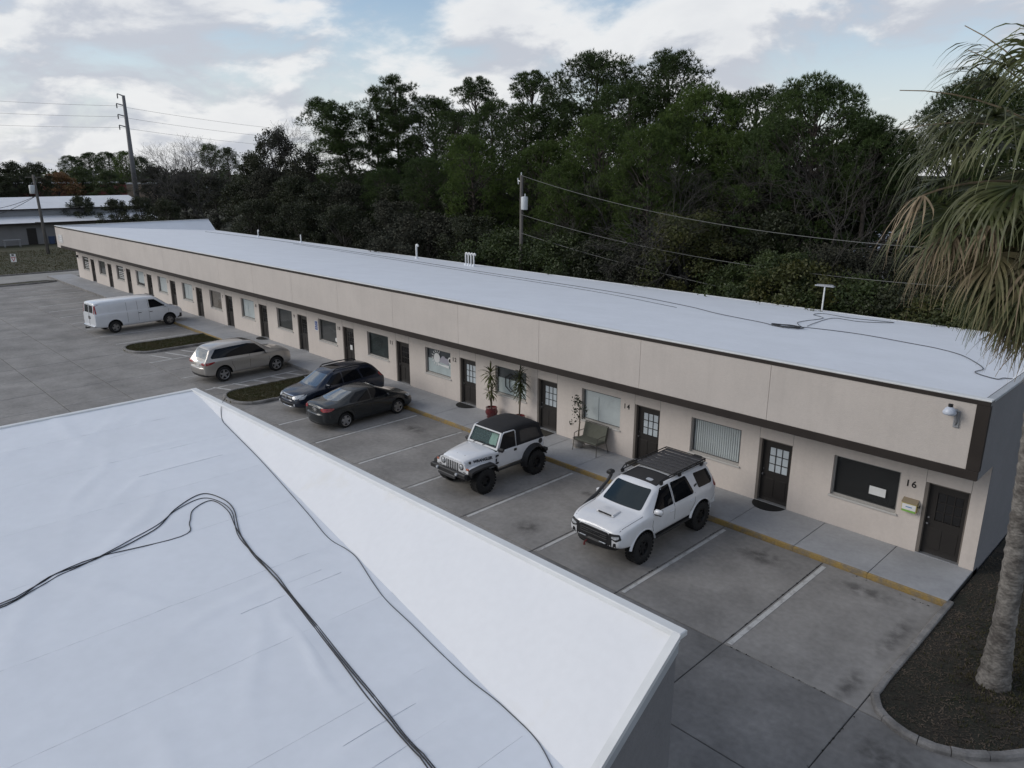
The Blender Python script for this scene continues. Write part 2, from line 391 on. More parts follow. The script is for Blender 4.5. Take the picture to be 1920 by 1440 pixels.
# moss growing in the joints of the nearest bays
mq = np.random.default_rng(12); mp_ = []
for (xa, ya, xb, yb, nn) in ((-3.95, -0.3, -3.95, -5.2, 26), (-0.98, -5.2, -3.9, -5.2, 12), (-1.0, -0.25, -3.9, -0.02, 10), (-6.95, -0.4, -6.95, -4.8, 14), (-9.95, -0.5, -9.95, -4.0, 8), (-0.9, -5.2, -1.0, -8.0, 10)):
    for _ in range(nn): t = mq.random(); mp_.append((xa + (xb - xa) * t, ya + (yb - ya) * t, -0.008, mq.uniform(0.010, 0.034)))
MOSS = mp_
# sidewalk slabs and the kerb along it
WALK_Z = 0.15
walk = MB().box(-80.3, -0.90, 0.012, 2.5, -0.1, 0.12).build('sidewalk', M_joint); tag(walk, kind='structure')
wx = -0.90; first = True
ws_mesh = {}
while wx > -80.0:
    w = 1.90 if first else 2.03; first = False
    if w not in ws_mesh:
        ws_mesh[w] = MB().box(-w / 2 + 0.008, w / 2 - 0.008, 0.075, 2.105, 0.02, WALK_Z, 0, 0.008).mesh('slab', M_conc_walk)
        ws_mesh[(w, 'k')] = MB().box(-w / 2 + 0.004, w / 2 - 0.004, 0.0, 0.070, -0.05, WALK_Z, 0, 0.018).mesh('kerb', M_yellow)
        ws_mesh[(w, 'c')] = MB().box(-w / 2 + 0.004, w / 2 - 0.004, 0.0, 0.070, -0.05, WALK_Z, 0, 0.018).mesh('kerb', M_kerb)
    cx = wx - w / 2
    o = link('slab', ws_mesh[w], walk); o.location = (cx, 0, 0)
    plain = (-41.4 < cx < -28.2) or cx < -52
    o = link('kerb', ws_mesh[(w, 'c' if plain else 'k')], walk); o.location = (cx, 0, 0)
    wx -= w

# planting islands
def kerb_ring(path, parent, step=0.9, w=0.15, h=0.13, mt=None, seed=1, z0=-0.06):
    """kerb stones laid along a polyline (outer edge), gap between stones"""
    q = random.Random(seed); pts = [Vector((p[0], p[1], 0)) for p in path]
    L = [0.0]
    for a, b in zip(pts, pts[1:]): L.append(L[-1] + (b - a).length)
    def P(s_):
        s_ = max(0, min(L[-1], s_))
        for i in range(len(pts) - 1):
            if s_ <= L[i + 1] + 1e-9:
                t = (s_ - L[i]) / (L[i + 1] - L[i]); return pts[i].lerp(pts[i + 1], t), (pts[i + 1] - pts[i]).normalized()
        return pts[-1], (pts[-1] - pts[-2]).normalized()
    s_ = 0.0
    while s_ < L[-1] - 0.05:
        ln = min(step * q.uniform(0.7, 1.15), L[-1] - s_)
        n = max(2, int(ln / 0.22) + 1); hh = h + q.uniform(-0.012, 0.012)
        vv = []; ff = []
        for i in range(n):
            p, t = P(s_ + 0.008 + (ln - 0.016) * i / (n - 1)); nn = Vector((t.y, -t.x, 0))   # outward right of travel
            for (o_, z) in ((0.0, z0), (0.0, hh - 0.045), (-0.035, hh), (-w + 0.02, hh), (-w, hh - 0.02), (-w, z0)):
                c = p + nn * o_; vv.append((c.x, c.y, z))
        for i in range(n - 1):
            for k in range(6):
                a = i * 6 + k; b = i * 6 + (k + 1) % 6; ff.append((a, b, b + 6, a + 6))
        ff.append((5, 4, 3, 2, 1, 0)); e = (n - 1) * 6; ff.append(tuple(range(e, e + 6)))
        MB().add(vv, ff).build('kerb_stone', mt or M_kerb, parent)
        s_ += ln
def grass_tufts(name, pts, parent, hgt, mt, seed, per=3, wid=0.012):
    q = np.random.default_rng(seed); P = np.array(pts, float); n = len(P) * per
    B = np.repeat(P, per, 0) + np.c_[q.normal(0, 0.03, (n, 2)), np.zeros(n)]
    a = q.uniform(0, 2 * np.pi, n); h = hgt * q.uniform(0.5, 1.3, n); ln = q.uniform(0, 0.7, n) * h; la = q.uniform(0, 2 * np.pi, n)
    dx = np.cos(a) * wid; dy = np.sin(a) * wid
    V = np.stack([B + np.c_[dx, dy, np.zeros(n)], B - np.c_[dx, dy, np.zeros(n)], B + np.c_[np.cos(la) * ln, np.sin(la) * ln, h]], 1).reshape(-1, 3)
    return tri_mesh(name, V, mt, parent)
def tri_mesh(name, V, mt, parent=None, nv=3, smooth=False):
    V = np.asarray(V, np.float32); n = len(V) // nv
    me = bpy.data.meshes.new(name); me.vertices.add(len(V)); me.vertices.foreach_set('co', V.ravel())
    me.loops.add(n * nv); me.loops.foreach_set('vertex_index', np.arange(n * nv, dtype=np.int32))
    me.polygons.add(n); me.polygons.foreach_set('loop_start', np.arange(0, n * nv, nv, dtype=np.int32))
    try: me.polygons.foreach_set('loop_total', np.full(n, nv, np.int32))
    except Exception: pass
    if smooth: me.polygons.foreach_set('use_smooth', np.ones(n, bool))
    me.materials.append(mt); me.update(calc_edges=True)
    return link(name, me, parent)
def inside(poly, x, y):
    c = False; n = len(poly)
    for i in range(n):
        x1, y1 = poly[i]; x2, y2 = poly[(i + 1) % n]
        if (y1 > y) != (y2 > y) and x < (x2 - x1) * (y - y1) / (y2 - y1) + x1: c = not c
    return c
def island(x0, x1, ytip, label, seed, y1=-0.02):
    """grass island, rounded at the tip (-Y end), kerbed all round; x0<x1"""
    root = empty('planting_island', ((x0 + x1) / 2, -2.5, 0), label=label, cat='island', group='grass islands between the stalls')
    ox, oy = (x0 + x1) / 2, -2.5
    r = (x1 - x0) / 2; path = [(x1, y1)]
    for k in range(15):
        a = math.pi * k / 14
        path.append(((x0 + x1) / 2 + r * math.cos(a), ytip + r * 0.75 - r * 0.75 * math.sin(a)))
    path.append((x0, y1))
    path = [(x - ox, y - oy) for x, y in path]
    kerb_ring(path[::-1], root, 1.4, seed=seed)
    inner = [(x * 0.93, y) for x, y in path]
    MB().prism(inner, -0.05, 0.085).build('soil', M_lawn, root)
    q = random.Random(seed); pts = []
    for _ in range(5200):
        x = q.uniform(-r, r); y = q.uniform(ytip - oy, y1 - oy)
        if inside(inner, x * 1.09, y * 1.03 + 0.05): pts.append((x, y, 0.084))
    o = grass_tufts('grass', pts, root, 0.06, M_grass, seed); o['kind'] = 'stuff'
    return root
island(-30.95, -28.1, -5.25, 'grass island with kerb between dark blue wagon and silver SUV', 11)
island(-44.75, -41.75, -5.25, 'grass island with kerb between white van and silver SUV', 12)

# mulch bed at the near end, round the palm
bed = empty('planting_bed', (0, 0, 0), label='mulched palm bed edged with broken kerb stones at near building corner', cat='planting bed')
bpath = [(-0.95, 0.18), (-0.95, -1.2), (-0.95, -2.6), (-0.96, -4.0), (-0.93, -4.62), (-0.74, -5.0), (-0.40, -5.28), (0.05, -5.42), (0.55, -5.36), (1.0, -5.15), (1.45, -4.72), (1.9, -4.1), (2.2, -3.3), (2.3, -2.3), (2.3, -0.5)]
kerb_ring(bpath, bed, 0.8, w=0.16, h=0.12, seed=5)
bpoly = [(x + (0.1 if x < 0.4 else -0.1), y + 0.08) for x, y in bpath] + [(2.3, 17.5), (-0.85, 17.5), (-0.85, 0.2)]
MB().prism(bpoly, -0.06, 0.055).build('mulch', M_mulch, bed)
q = np.random.default_rng(4); n = 11000
P = np.c_[q.uniform(-0.9, 2.2, n), q.uniform(-5.4, 4.0, n)]
keep = np.array([inside(bpoly, a, b) for a, b in P]); P = P[keep]; n = len(P)
a = q.uniform(0, 2 * np.pi, n); L_ = q.uniform(0.008, 0.032, n) * np.where(q.random(n) < 0.04, 4.0, 1); W_ = q.uniform(0.003, 0.011, n)
t = np.c_[np.cos(a), np.sin(a)] * L_[:, None]; s_ = np.c_[-np.sin(a), np.cos(a)] * W_[:, None]; z = 0.058 + q.uniform(0, 0.02, n); dz = q.uniform(-0.012, 0.012, n)
V = np.stack([np.c_[P - t - s_, z - dz], np.c_[P + t - s_, z + dz], np.c_[P + t + s_, z + dz + 0.004], np.c_[P - t + s_, z - dz + 0.004]], 1).reshape(-1, 3)
o = tri_mesh('leaf_litter', V, M_chip, bed, 4); o['kind'] = 'stuff'
gp = [(float(x), float(y), 0.055) for x, y in zip(q.normal(1.1, 0.6, 1600), q.normal(-1.2, 1.4, 1600)) if inside(bpoly, x, y)]
o = grass_tufts('weeds', gp, bed, 0.07, M_grass, 8, 3); o['kind'] = 'stuff'

# driveway, kerb and lawn beyond the far end
drv = MB().quad((-86.0, -30, -0.02), (-79.2, -30, -0.02), (-79.2, 30, -0.02), (-86.0, 30, -0.02)).build('driveway', mat('pale_driveway', (0.30, 0.29, 0.27), 0.9, coord='World', var=0.15, scale=0.4, var2=0.1, scale2=5)); tag(drv, kind='structure')
lawn = MB().box(-121, -86.1, -60, 60, -0.09, 0.03).build('lawn', M_lawn); tag(lawn, kind='structure')
MB().box(-86.09, -85.9, -30, 30, -0.05, 0.10).build('kerb', M_kerb, lawn)
lq = random.Random(9); lp = [(lq.uniform(-112, -86.2), lq.uniform(-14, 12), 0.03) for _ in range(9000)]
o = grass_tufts('grass', lp, lawn, 0.11, M_grass, 3, 2, 0.03); o['kind'] = 'stuff'
isl = empty('planting_island', (-78.4, -4.0, 0), label='narrow grass strip with kerb at far end of the lot', cat='island', group='grass islands between the stalls')
kp = [(0.7, -6.0), (0.75, 2.0), (0.6, 3.2), (0.2, 3.9), (-0.2, 3.9), (-0.6, 3.2), (-0.7, 2.0), (-0.75, -6.0)]
kerb_ring(kp, isl, 1.5, w=0.15, seed=3)
MB().prism([(x * 0.9, y) for x, y in kp], -0.05, 0.09).build('soil', M_lawn, isl)
_v = []
for (x, y, z, r_) in MOSS:
    for _ in range(26):
        d = mq.normal(size=3); d /= np.linalg.norm(d); c_ = np.array([x, y, max(0.0, z)]) + d * r_ * np.array([1, 1, 0.45]) * mq.random() ** 0.4; u = mq.normal(size=3) * 0.006; w = mq.normal(size=3) * 0.006; _v += [c_ - u, c_ + w, c_ + u]
o = tri_mesh('moss', np.array(_v), mat('joint_moss', (0.022, 0.022, 0.014), 0.95), lot, 3); o['kind'] = 'stuff'
# ------------------------------------------------------------------ the long strip building
XR, XL = -0.90, -79.40            # ends of the roof
WX_L = -78.95                     # left end of the front wall
YF, YW, YB = 0.74, 2.11, 15.60    # fascia face, front wall, back edge
ZT, ZS, ZBK = 5.10, 3.10, 4.00    # fascia top, soffit, roof at the back
bld = empty('commercial_building', (-40, 2.11, 0), label='long single-storey beige commercial strip building with flat white roof', cat='building')
BO = Vector((-40, 2.11, 0))
class LB(MB):
    def build(s, name, mats, parent=None, smooth=False, loc=None):
        o = MB.build(s, name, mats, parent, smooth, loc)
        if parent is bld: o.location = o.location - BO
        return o
def roof_z(y): return ZT - (ZT - ZBK) * (y - YF) / (YB - YF)
def door_x(k): return -2.24 - (16 - k) * 4.822

# front wall with its openings
def wall_grid(x0, x1, z0, z1, y, openings, depth):
    mb = LB()
    xs = sorted({x0, x1, *[o[0] for o in openings], *[o[1] for o in openings]})
    zs = sorted({z0, z1, *[o[2] for o in openings], *[o[3] for o in openings]})
    def hole(cx, cz): return any(o[0] < cx < o[1] and o[2] < cz < o[3] for o in openings)
    for a, b in zip(xs, xs[1:]):
        for c, d in zip(zs, zs[1:]):
            if not hole((a + b) / 2, (c + d) / 2): mb.quad((a, y, c), (b, y, c), (b, y, d), (a, y, d))
    for (a, b, c, d) in openings:
        mb.quad((a, y, c), (a, y, d), (a, y + depth, d), (a, y + depth, c)); mb.quad((b, y, d), (b, y, c), (b, y + depth, c), (b, y + depth, d))
        mb.quad((a, y, d), (b, y, d), (b, y + depth, d), (a, y + depth, d)); mb.quad((b, y, c), (a, y, c), (a, y + depth, c), (b, y + depth, c))
    return mb
ops = []
for k in range(1, 17):
    dx = door_x(k)
    ops.append((dx - 0.10, dx + 0.985, 0.145, 2.245)); ops.append((dx - 2.58, dx - 0.73, 1.09, 2.32))
wall_grid(WX_L, XR - 0.004, 0.10, ZS + 0.02, YW, ops, 0.20).build('front_wall', M_stucco, bld)
LB().quad((WX_L, YW + 0.01, 0.1), (WX_L, YB - 0.3, 0.1), (WX_L, YB - 0.3, 4.05), (WX_L, YW + 0.01, 5.0)).build('end_wall', M_stucco, bld)
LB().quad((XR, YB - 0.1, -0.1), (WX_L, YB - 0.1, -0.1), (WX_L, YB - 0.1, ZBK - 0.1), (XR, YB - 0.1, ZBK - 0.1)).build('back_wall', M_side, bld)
# near end wall, level parapet
sw = LB(); prof = [(YW, -0.1), (YB - 0.1, -0.1), (YB - 0.1, ZT - 0.03), (YF + 0.03, ZT - 0.03), (YF + 0.03, ZS + 0.01), (YW, ZS + 0.01)]
sw.poly([(XR, y, z) for y, z in prof]); sw.poly([(XR - 0.2, y, z) for y, z in prof[::-1]])
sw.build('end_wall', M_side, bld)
LB().box(XL + 0.03, XR - 0.03, YF + 0.05, YW + 0.1, ZS + 0.003, ZS + 0.05).build('soffit', M_soffit, bld)
sl = LB(); sl.poly([(XL + 0.02, y, z) for y, z in [(YF + 0.03, ZS + 0.02), (YW + 3, ZS + 0.02), (YB - 0.1, ZBK - 0.2), (YB - 0.1, ZT - 0.04), (YF + 0.03, ZT - 0.04)]][::-1]); sl.build('end_wall', M_stucco_p, bld)
# fascia panels
xj = [XR - 0.275, -6.35, -10.87, -15.45, -20.06, -24.65, -29.3, -33.9, -38.5, -43.1, -47.7, -52.3, -56.9, -61.5, -66.1, -70.7, -75.2, XL]
for a, b in zip(xj, xj[1:]):
    LB().box(b + 0.006, a - 0.006, YF, YF + 0.06, ZS + 0.235, ZT - 0.115, 0, 0.007).build('fascia_panel', M_stucco_p, bld)
LB().box(XL, XR - 0.02, YF + 0.035, YF + 0.09, ZS + 0.03, ZT - 0.02).build('fascia_backing', M_joint, bld)
LB().box(-78.2, XR - 0.004, YF - 0.022, YF + 0.08, ZS, ZS + 0.235, 0, 0.01).build('fascia_trim', M_trim, bld)
LB().box(XL, -78.2, YF, YF + 0.08, ZS, ZS + 0.235, 0, 0.01).build('fascia_panel', M_stucco_p, bld)
LB().box(XL, XR - 0.006, YF - 0.024, YF + 0.08, ZT - 0.115, ZT - 0.012, 0, 0.006).build('fascia_trim', M_trim, bld)
LB().box(XR - 0.275, XR + 0.012, YF - 0.020, YF + 0.12, ZS + 0.236, ZT - 0.116, 0, 0.01).build('fascia_trim', M_trim, bld)
# roof field, the inner slopes of the end parapets, edge flashing
CW = 1.5 * (ZT - ZBK)
rf = LB(); n = 26
xs0 = [XL + 0.02 + (XR - 0.04 - XL - 0.02) * i / n for i in range(n + 1)]
xs1 = [XL + CW + (XR - CW - XL - CW) * i / n for i in range(n + 1)]
rq = random.Random(21)
rows = []
for j in range(13):
    t = j / 12; y = YF + 0.05 + (YB - YF - 0.05) * t
    rows.append([(xs0[i] + (xs1[i] - xs0[i]) * t, y, roof_z(y) - 0.02 + (rq.uniform(-0.012, 0.012) if 0 < j < 12 and 0 < i < n else 0)) for i in range(n + 1)])
rf.grid(rows)
rf.build('roof_membrane', M_mem, bld, smooth=True)
LB().poly([(XL + 0.02, YF + 0.05, ZT - 0.02), (XL + CW, YB, ZBK - 0.02), (XL + 0.02, YB, ZT - 0.02)]).build('parapet_slope', M_mem, bld)
LB().poly([(XR - 0.04, YF + 0.05, ZT - 0.02), (XR - 0.04, YB, ZT - 0.02), (XR - CW, YB, ZBK - 0.02)]).build('parapet_slope', M_mem, bld)
LB().box(XL - 0.01, XR + 0.015, YF - 0.03, YF + 0.20, ZT - 0.010, ZT + 0.035, 0, 0.012).build('edge_flashing', M_flash, bld)
LB().box(XR - 0.14, XR + 0.03, YF + 0.201, YB, ZT - 0.045, ZT + 0.03, 0, 0.010).build('edge_flashing', M_flash_g, bld)
LB().box(XL - 0.01, XL + 0.13, YF + 0.201, YB, ZT - 0.045, ZT + 0.02, 0, 0.010).build('edge_flashing', M_flash, bld)
be = LB(); be.box(XL + CW, XR - CW, YB - 0.05, YB + 0.06, ZBK - 0.14, ZBK + 0.002); be.build('edge_flashing', M_flash, bld)
for xa, xb in ((XL, XL + CW), (XR - CW, XR)):
    e = LB()
    tri = [(xa, ZBK - 0.2), (xb, ZBK - 0.2), (xb, ZBK - 0.02), (xa, ZT - 0.03)] if xa < -40 else [(xa, ZBK - 0.2), (xb, ZBK - 0.2), (xb, ZT - 0.03), (xa, ZBK - 0.02)]
    e.poly([(x, YB + 0.01, z) for x, z in tri[::-1]]); e.build('parapet_end', M_flash, bld)

# doors
door_leaf_me = None
def make_door(k):
    dx = door_x(k); y = YW + 0.13
    frm = LB()
    frm.box(dx - 0.099, dx - 0.012, YW + 0.004, YW + 0.20, 0.15, 2.244); frm.box(dx + 0.926, dx + 0.984, YW + 0.10, YW + 0.20, 0.15, 2.244)
    frm.box(dx - 0.012, dx + 0.926, YW + 0.06, YW + 0.20, 2.195, 2.244)
    frm.build('door_frame', M_jamb, bld)
    lite_z0, lite_z1, lx0, lx1 = 1.17, 1.98, 0.21, 0.83
    d = LB()
    d.box(dx - 0.010, dx + lx0, y, y + 0.045, 0.175, 2.193); d.box(dx + lx1, dx + 0.924, y, y + 0.045, 0.175, 2.193)
    d.box(dx + lx0, dx + lx1, y, y + 0.045, 0.175, lite_z0); d.box(dx + lx0, dx + lx1, y, y + 0.045, lite_z1, 2.193)
    for i in (1, 2):
        xx = dx + lx0 + (lx1 - lx0) * i / 3; d.box(xx - 0.012, xx + 0.012, y + 0.002, y + 0.04, lite_z0, lite_z1)
        zz = lite_z0 + (lite_z1 - lite_z0) * i / 3; d.box(dx + lx0, dx + lx1, y + 0.004, y + 0.038, zz - 0.012, zz + 0.012)
    for a in (0.14, 0.53):                                   # raised panels below the lites
        d.box(dx + a, dx + a + 0.30, y - 0.012, y - 0.0005, 0.34, 0.95, 0, 0.01)
    do = d.build('door', M_door, bld)
    pm = M_pane_pale if k in (12, 13, 14, 15) else M_pane_dark
    for i in range(3):
        for j in range(3):
            xa = dx + lx0 + (lx1 - lx0) * i / 3; za = lite_z0 + (lite_z1 - lite_z0) * j / 3
            p = MB().box(xa + 0.012, xa + (lx1 - lx0) / 3 - 0.012, y + 0.018, y + 0.026, za + 0.012, za + 0.258, 0).build('pane', pm, do)
            p.location = (0, 0, 0)
    h = MB(); h.lathe([(0.0, -0.075), (0.028, -0.07), (0.032, -0.05), (0.018, -0.035), (0.03, -0.004), (0.03, 0)], 10, 0, 'y', (dx + 0.07, y, 1.06)); h.lathe([(0.0, -0.02), (0.026, -0.018), (0.028, 0)], 10, 0, 'y', (dx + 0.07, y, 1.22))
    h.build('handle', M_chrome, do)
    s = MB().box(dx - 0.09, dx + 0.98, YW - 0.02, YW + 0.2, 0.146, 0.172, 0, 0.004); s.build('threshold', M_steel, do)
    return do
WIN = {16: 'dark', 15: 'vblind', 14: 'pale', 13: 'hex', 12: 'sun', 11: 'teal', 10: 'grey', 9: 'dark2', 8: 'pale', 7: 'tan', 6: 'pale', 5: 'pale2', 4: 'half', 3: 'text', 2: 'dark2', 1: 'text'}
M_teal = mat('teal_room', (0.020, 0.030, 0.032), 0.6, var=0.5, scale=1.5)
M_grey = mat('grey_shade', (0.055, 0.055, 0.057), 0.8, var=0.3, scale=1.2)
M_upper = mat('dim_upper', (0.10, 0.105, 0.115), 0.8, var=0.2, scale=2)
def make_window(k):
    dx = door_x(k); a, b, c, d = dx - 2.58, dx - 0.73, 1.09, 2.32
    kind = WIN[k]; yg = YW + 0.115
    f = LB(); t = 0.05
    f.box(a + 0.001, a + t, yg - 0.02, yg + 0.03, c, d); f.box(b - t, b - 0.001, yg - 0.02, yg + 0.03, c, d)
    f.box(a + t, b - t, yg - 0.02, yg + 0.03, c, c + t); f.box(a + t, b - t, yg - 0.02, yg + 0.03, d - t, d)
    fo = f.build('window', M_alu, bld)
    gk = MB(); u = 0.018
    gk.box(a + t, a + t + u, yg - 0.012, yg + 0.012, c + t, d - t); gk.box(b - t - u, b - t, yg - 0.012, yg + 0.012, c + t, d - t)
    gk.box(a + t + u, b - t - u, yg - 0.012, yg + 0.012, c + t, c + t + u); gk.box(a + t + u, b - t - u, yg - 0.012, yg + 0.012, d - t - u, d - t)
    gk.build('gasket', M_alu_d, fo)
    MB().quad((a + t, yg, c + t), (b - t, yg, c + t), (b - t, yg, d - t), (a + t, yg, d - t)).build('glass', M_glass, fo)
    MB().box(a - 0.04, b + 0.04, YW - 0.045, YW + 0.094, c - 0.055, c + 0.004, 0, 0.008).build('sill', M_sill, fo)
    yb = yg + 0.045
    if kind == 'vblind':
        nb = 22
        for i in range(nb):
            x = a + t + (b - a - 2 * t) * (i + 0.5) / nb; w = (b - a) / nb * 0.56
            MB().add([(x - w, yb + 0.028, c), (x + w, yb - 0.012, c), (x + w, yb - 0.012, d), (x - w, yb + 0.028, d), (x - w, yb + 0.030, c), (x + w, yb - 0.010, c), (x + w, yb - 0.010, d), (x - w, yb + 0.030, d)],
                     [(0, 1, 2, 3), (7, 6, 5, 4), (0, 3, 7, 4), (1, 5, 6, 2)]).build('blind_slat', M_blind, fo)
        MB().box(a, b, yb + 0.06, yb + 0.07, c, d).build('room_backdrop', M_room, fo)
    else:
        m_ = {'dark': M_room, 'pale': M_blind, 'hex': M_upper, 'sun': M_upper, 'teal': M_teal, 'grey': M_grey, 'dark2': M_grey, 'tan': M_blind_tan, 'pale2': M_blind, 'half': M_blind, 'text': M_grey}[kind]
        MB().box(a, b, yb, yb + 0.01, c, d).build('window_backing', m_, fo)  # real blinds, and dark sheets painted as unlit rooms
        if kind in ('hex', 'sun'): MB().box(a + 0.05, b - 0.05, yb - 0.035, yb - 0.03, c + 0.05, c + 0.72).build('frosted_film', M_film, fo)
        if kind == 'half': MB().box(a + 0.05, b - 0.05, yb - 0.03, yb - 0.02, c + 0.05, c + 0.24).build('banner', M_pane_dark, fo)
        if kind == 'pale': MB().box(a + 0.40, a + 0.72, yb - 0.018, yb - 0.012, c + 0.06, d - 0.25).build('blind_panel', M_blind, fo)  # narrow upright panel before the blind, in the same colour
    ys = yg - 0.006
    if kind == 'dark': MB().box(a + 1.04, a + 1.49, ys - 0.002, ys, c + 0.31, c + 0.56).build('paper_notice', M_white, fo)
    if kind == 'text':
        q_ = random.Random(k)
        for r_ in range(6):
            zz = d - 0.22 - r_ * 0.16; x = a + 0.28
            while x < b - 0.35:
                w = q_.uniform(0.10, 0.34); 
                if r_ != 1: MB().box(x, min(x + w, b - 0.2), ys - 0.003, ys, zz - 0.035, zz + 0.035).build('lettering_stroke', M_white, fo)
                x += w + 0.08
    if kind == 'hex':
        cx, cz = (a + b) / 2 + 0.03, (c + d) / 2 - 0.03
        for (ox, rx, rz) in ((-0.13, 0.36, 0.40), (0.12, 0.36, 0.40)):
            pts = []
            for i in range(6):
                an = R(90 + 60 * i); pts.append((cx + ox + rx * math.cos(an), ys - 0.002, cz + rz * math.sin(an)))
            MB().tube(pts + [pts[0]], 0.022, 4).build('logo_hexagon', M_num, fo)
    if kind == 'sun':
        cx, cz = a + 0.74, c + 0.80
        MB().lathe([(0.0, -0.003), (0.23, -0.003), (0.23, 0)], 22, 0, 'y', (cx, ys, cz)).build('logo_sun', M_white, fo)
        for i in range(10):
            an = R(60 + 25 * i); 
            MB().add([(cx + r_ * math.cos(an + w), ys - 0.003, cz + r_ * math.sin(an + w)) for r_, w in ((0.27, -0.10), (0.40, -0.03), (0.40, 0.03), (0.27, 0.10))], [(0, 1, 2, 3)]).build('logo_ray', M_white, fo)
        pts = [(cx + 0.20 + x, ys - 0.006, cz - 0.06 + z) for x, z in ((0, -0.10), (0.62, -0.16), (0.66, 0.02), (0.58, 0.13), (0.42, 0.15), (0.34, 0.22), (0.18, 0.20), (0.10, 0.10), (0.0, 0.06))]
        MB().poly(pts).build('logo_cloud', mat('logo_grey', (0.36, 0.35, 0.40), 0.6), fo)
        MB().poly([(cx + 0.02 + x, ys - 0.007, cz - 0.30 + z) for x, z in ((0, 0), (0.85, -0.07), (0.86, 0.06), (0.3, 0.03), (0.05, 0.08))]).build('logo_banner', M_white, fo)
        MB().lathe([(0.0, -0.003), (0.16, -0.003), (0.16, 0)], 18, 0, 'y', (b - 0.16, ys, cz + 0.02)).build('logo_ring', M_white, fo)
        MB().lathe([(0.0, -0.006), (0.09, -0.006), (0.09, -0.0035)], 18, 0, 'y', (b - 0.16, ys, cz + 0.02)).build('logo_ring', M_num, fo)
    if kind == 'grey':
        MB().lathe([(0.0, -0.004), (0.12, -0.004), (0.12, 0)], 18, 0, 'y', (b - 0.22, ys, c + 0.24)).build('round_sticker', M_white, fo)
    return fo
for k in range(1, 17):
    make_door(k); make_window(k)
    if k not in (13, 15):
        sz = 0.26
        for i_, ch_ in enumerate(str(k)): text_obj('unit_number', ch_, sz, M_num, bld, Vector((door_x(k) - 0.455 + (i_ - (len(str(k)) - 1) / 2) * 0.16, YW - 0.004, 2.06)) - BO, (R(90), 0, 0), 0.006, 0.004)
MB().box(-0.10, 0.10, -0.008, 0, -0.13, 0.13).build('door_notice', M_white, bld, loc=Vector((door_x(10) + 0.50, YW + 0.125, 1.15)) - BO)
# control joints above the doors
for k in range(1, 17):
    for xx in (door_x(k) - 0.10, door_x(k) + 0.985):
        LB().box(xx - 0.005, xx + 0.005, YW - 0.0025, YW + 0.001, 2.25, ZS - 0.001).build('control_joint', M_jamb, bld)

# things fixed to the front
def top_thing(name, mb, mats, label, cat, group=None, loc=None, smooth=False):
    o = mb.build(name, mats, None, smooth); 
    if loc is not None: o.location = loc
    return tag(o, label, cat, group)
fl = empty('flood_light', (-1.63, YF, 4.62), label='white flood light mounted high on fascia above door 16', cat='light')
MB().lathe([(0.0, -0.06), (0.14, -0.05), (0.155, 0.0), (0.11, 0.09), (0.06, 0.13), (0, 0.14)], 16, 0, 'z', (-0.04, -0.20, 0.10)).build('lamp_head', mat('lamp_white', (0.50, 0.54, 0.62), 0.35), fl, True)
MB().lathe([(0.0, 0.14), (0.055, 0.14), (0.055, 0.20), (0, 0.21)], 10, 0, 'z', (-0.04, -0.20, 0.10)).build('photocell', M_black, fl)
MB().tube([(-0.04, -0.18, 0.16), (0.09, -0.12, 0.16), (0.09, -0.06, 0.10), (0.09, -0.05, -0.12), (0.09, -0.01, -0.24)], 0.035, 8).build('arm', M_steel, fl, True)
MB().box(0.03, 0.15, -0.04, 0.0, -0.30, 0.12, 0, 0.01).build('back_plate', M_steel, fl)
mbx = empty('mailbox', (-2.62, YW, 1.30), label='small wall mailbox with white and green front beside door 16', cat='mailbox')
MB().box(-0.19, 0.19, -0.14, -0.002, 0.0, 0.27, 0, 0.01).build('box', mat('mailbox_yellow', (0.44, 0.36, 0.12), 0.5), mbx)
MB().add([(-0.2, -0.17, 0.275), (0.2, -0.17, 0.275), (0.2, -0.002, 0.36), (-0.2, -0.002, 0.36), (-0.2, -0.17, 0.262), (0.2, -0.17, 0.262), (0.2, -0.002, 0.347), (-0.2, -0.002, 0.347)], [(0, 1, 2, 3), (7, 6, 5, 4), (0, 4, 5, 1), (1, 5, 6, 2), (2, 6, 7, 3), (3, 7, 4, 0)]).build('lid', mat('mailbox_tan', (0.27, 0.22, 0.15), 0.6), mbx)
MB().box(-0.175, 0.175, -0.148, -0.141, 0.06, 0.225, 0).build('notice', M_white, mbx)
MB().box(-0.17, 0.17, -0.149, -0.1415, 0.0, 0.055, 0).build('notice_stripe', mat('notice_green', (0.20, 0.42, 0.08), 0.6), mbx)
MB().box(-0.08, 0.08, -0.1505, -0.1485, 0.13, 0.16, 0).build('notice_mark', mat('notice_blue', (0.12, 0.25, 0.45), 0.6), mbx)
MB().tube([(0.19, -0.08, 0.18), (0.25, -0.08, 0.18), (0.25, -0.08, 0.25)], 0.014, 6).build('hook', M_black, mbx)
sg = empty('accessible_parking_sign', (door_x(10) - 2.80, YW - 0.001, 1.60), label='blue and white accessible parking sign on wall between two doors', cat='sign')
MB().box(-0.17, 0.17, -0.012, 0, 0, 0.56, 0, 0.004).build('plate', M_white, sg)
bl = mat('sign_blue', (0.02, 0.055, 0.26), 0.5)
MB().box(-0.13, 0.13, -0.016, -0.0125, 0.27, 0.53).build('symbol_panel', bl, sg); MB().box(-0.13, 0.13, -0.016, -0.0125, 0.03, 0.24).build('text_panel', bl, sg)
sym = MB(); sym.lathe([(0.0, -0.004), (0.022, -0.004), (0.022, 0)], 10, 0, 'y', (-0.01, -0.0165, 0.495)); sym.tube([(-0.01, -0.018, 0.47), (0.0, -0.018, 0.40), (0.05, -0.018, 0.40), (0.075, -0.018, 0.33)], 0.012, 5)
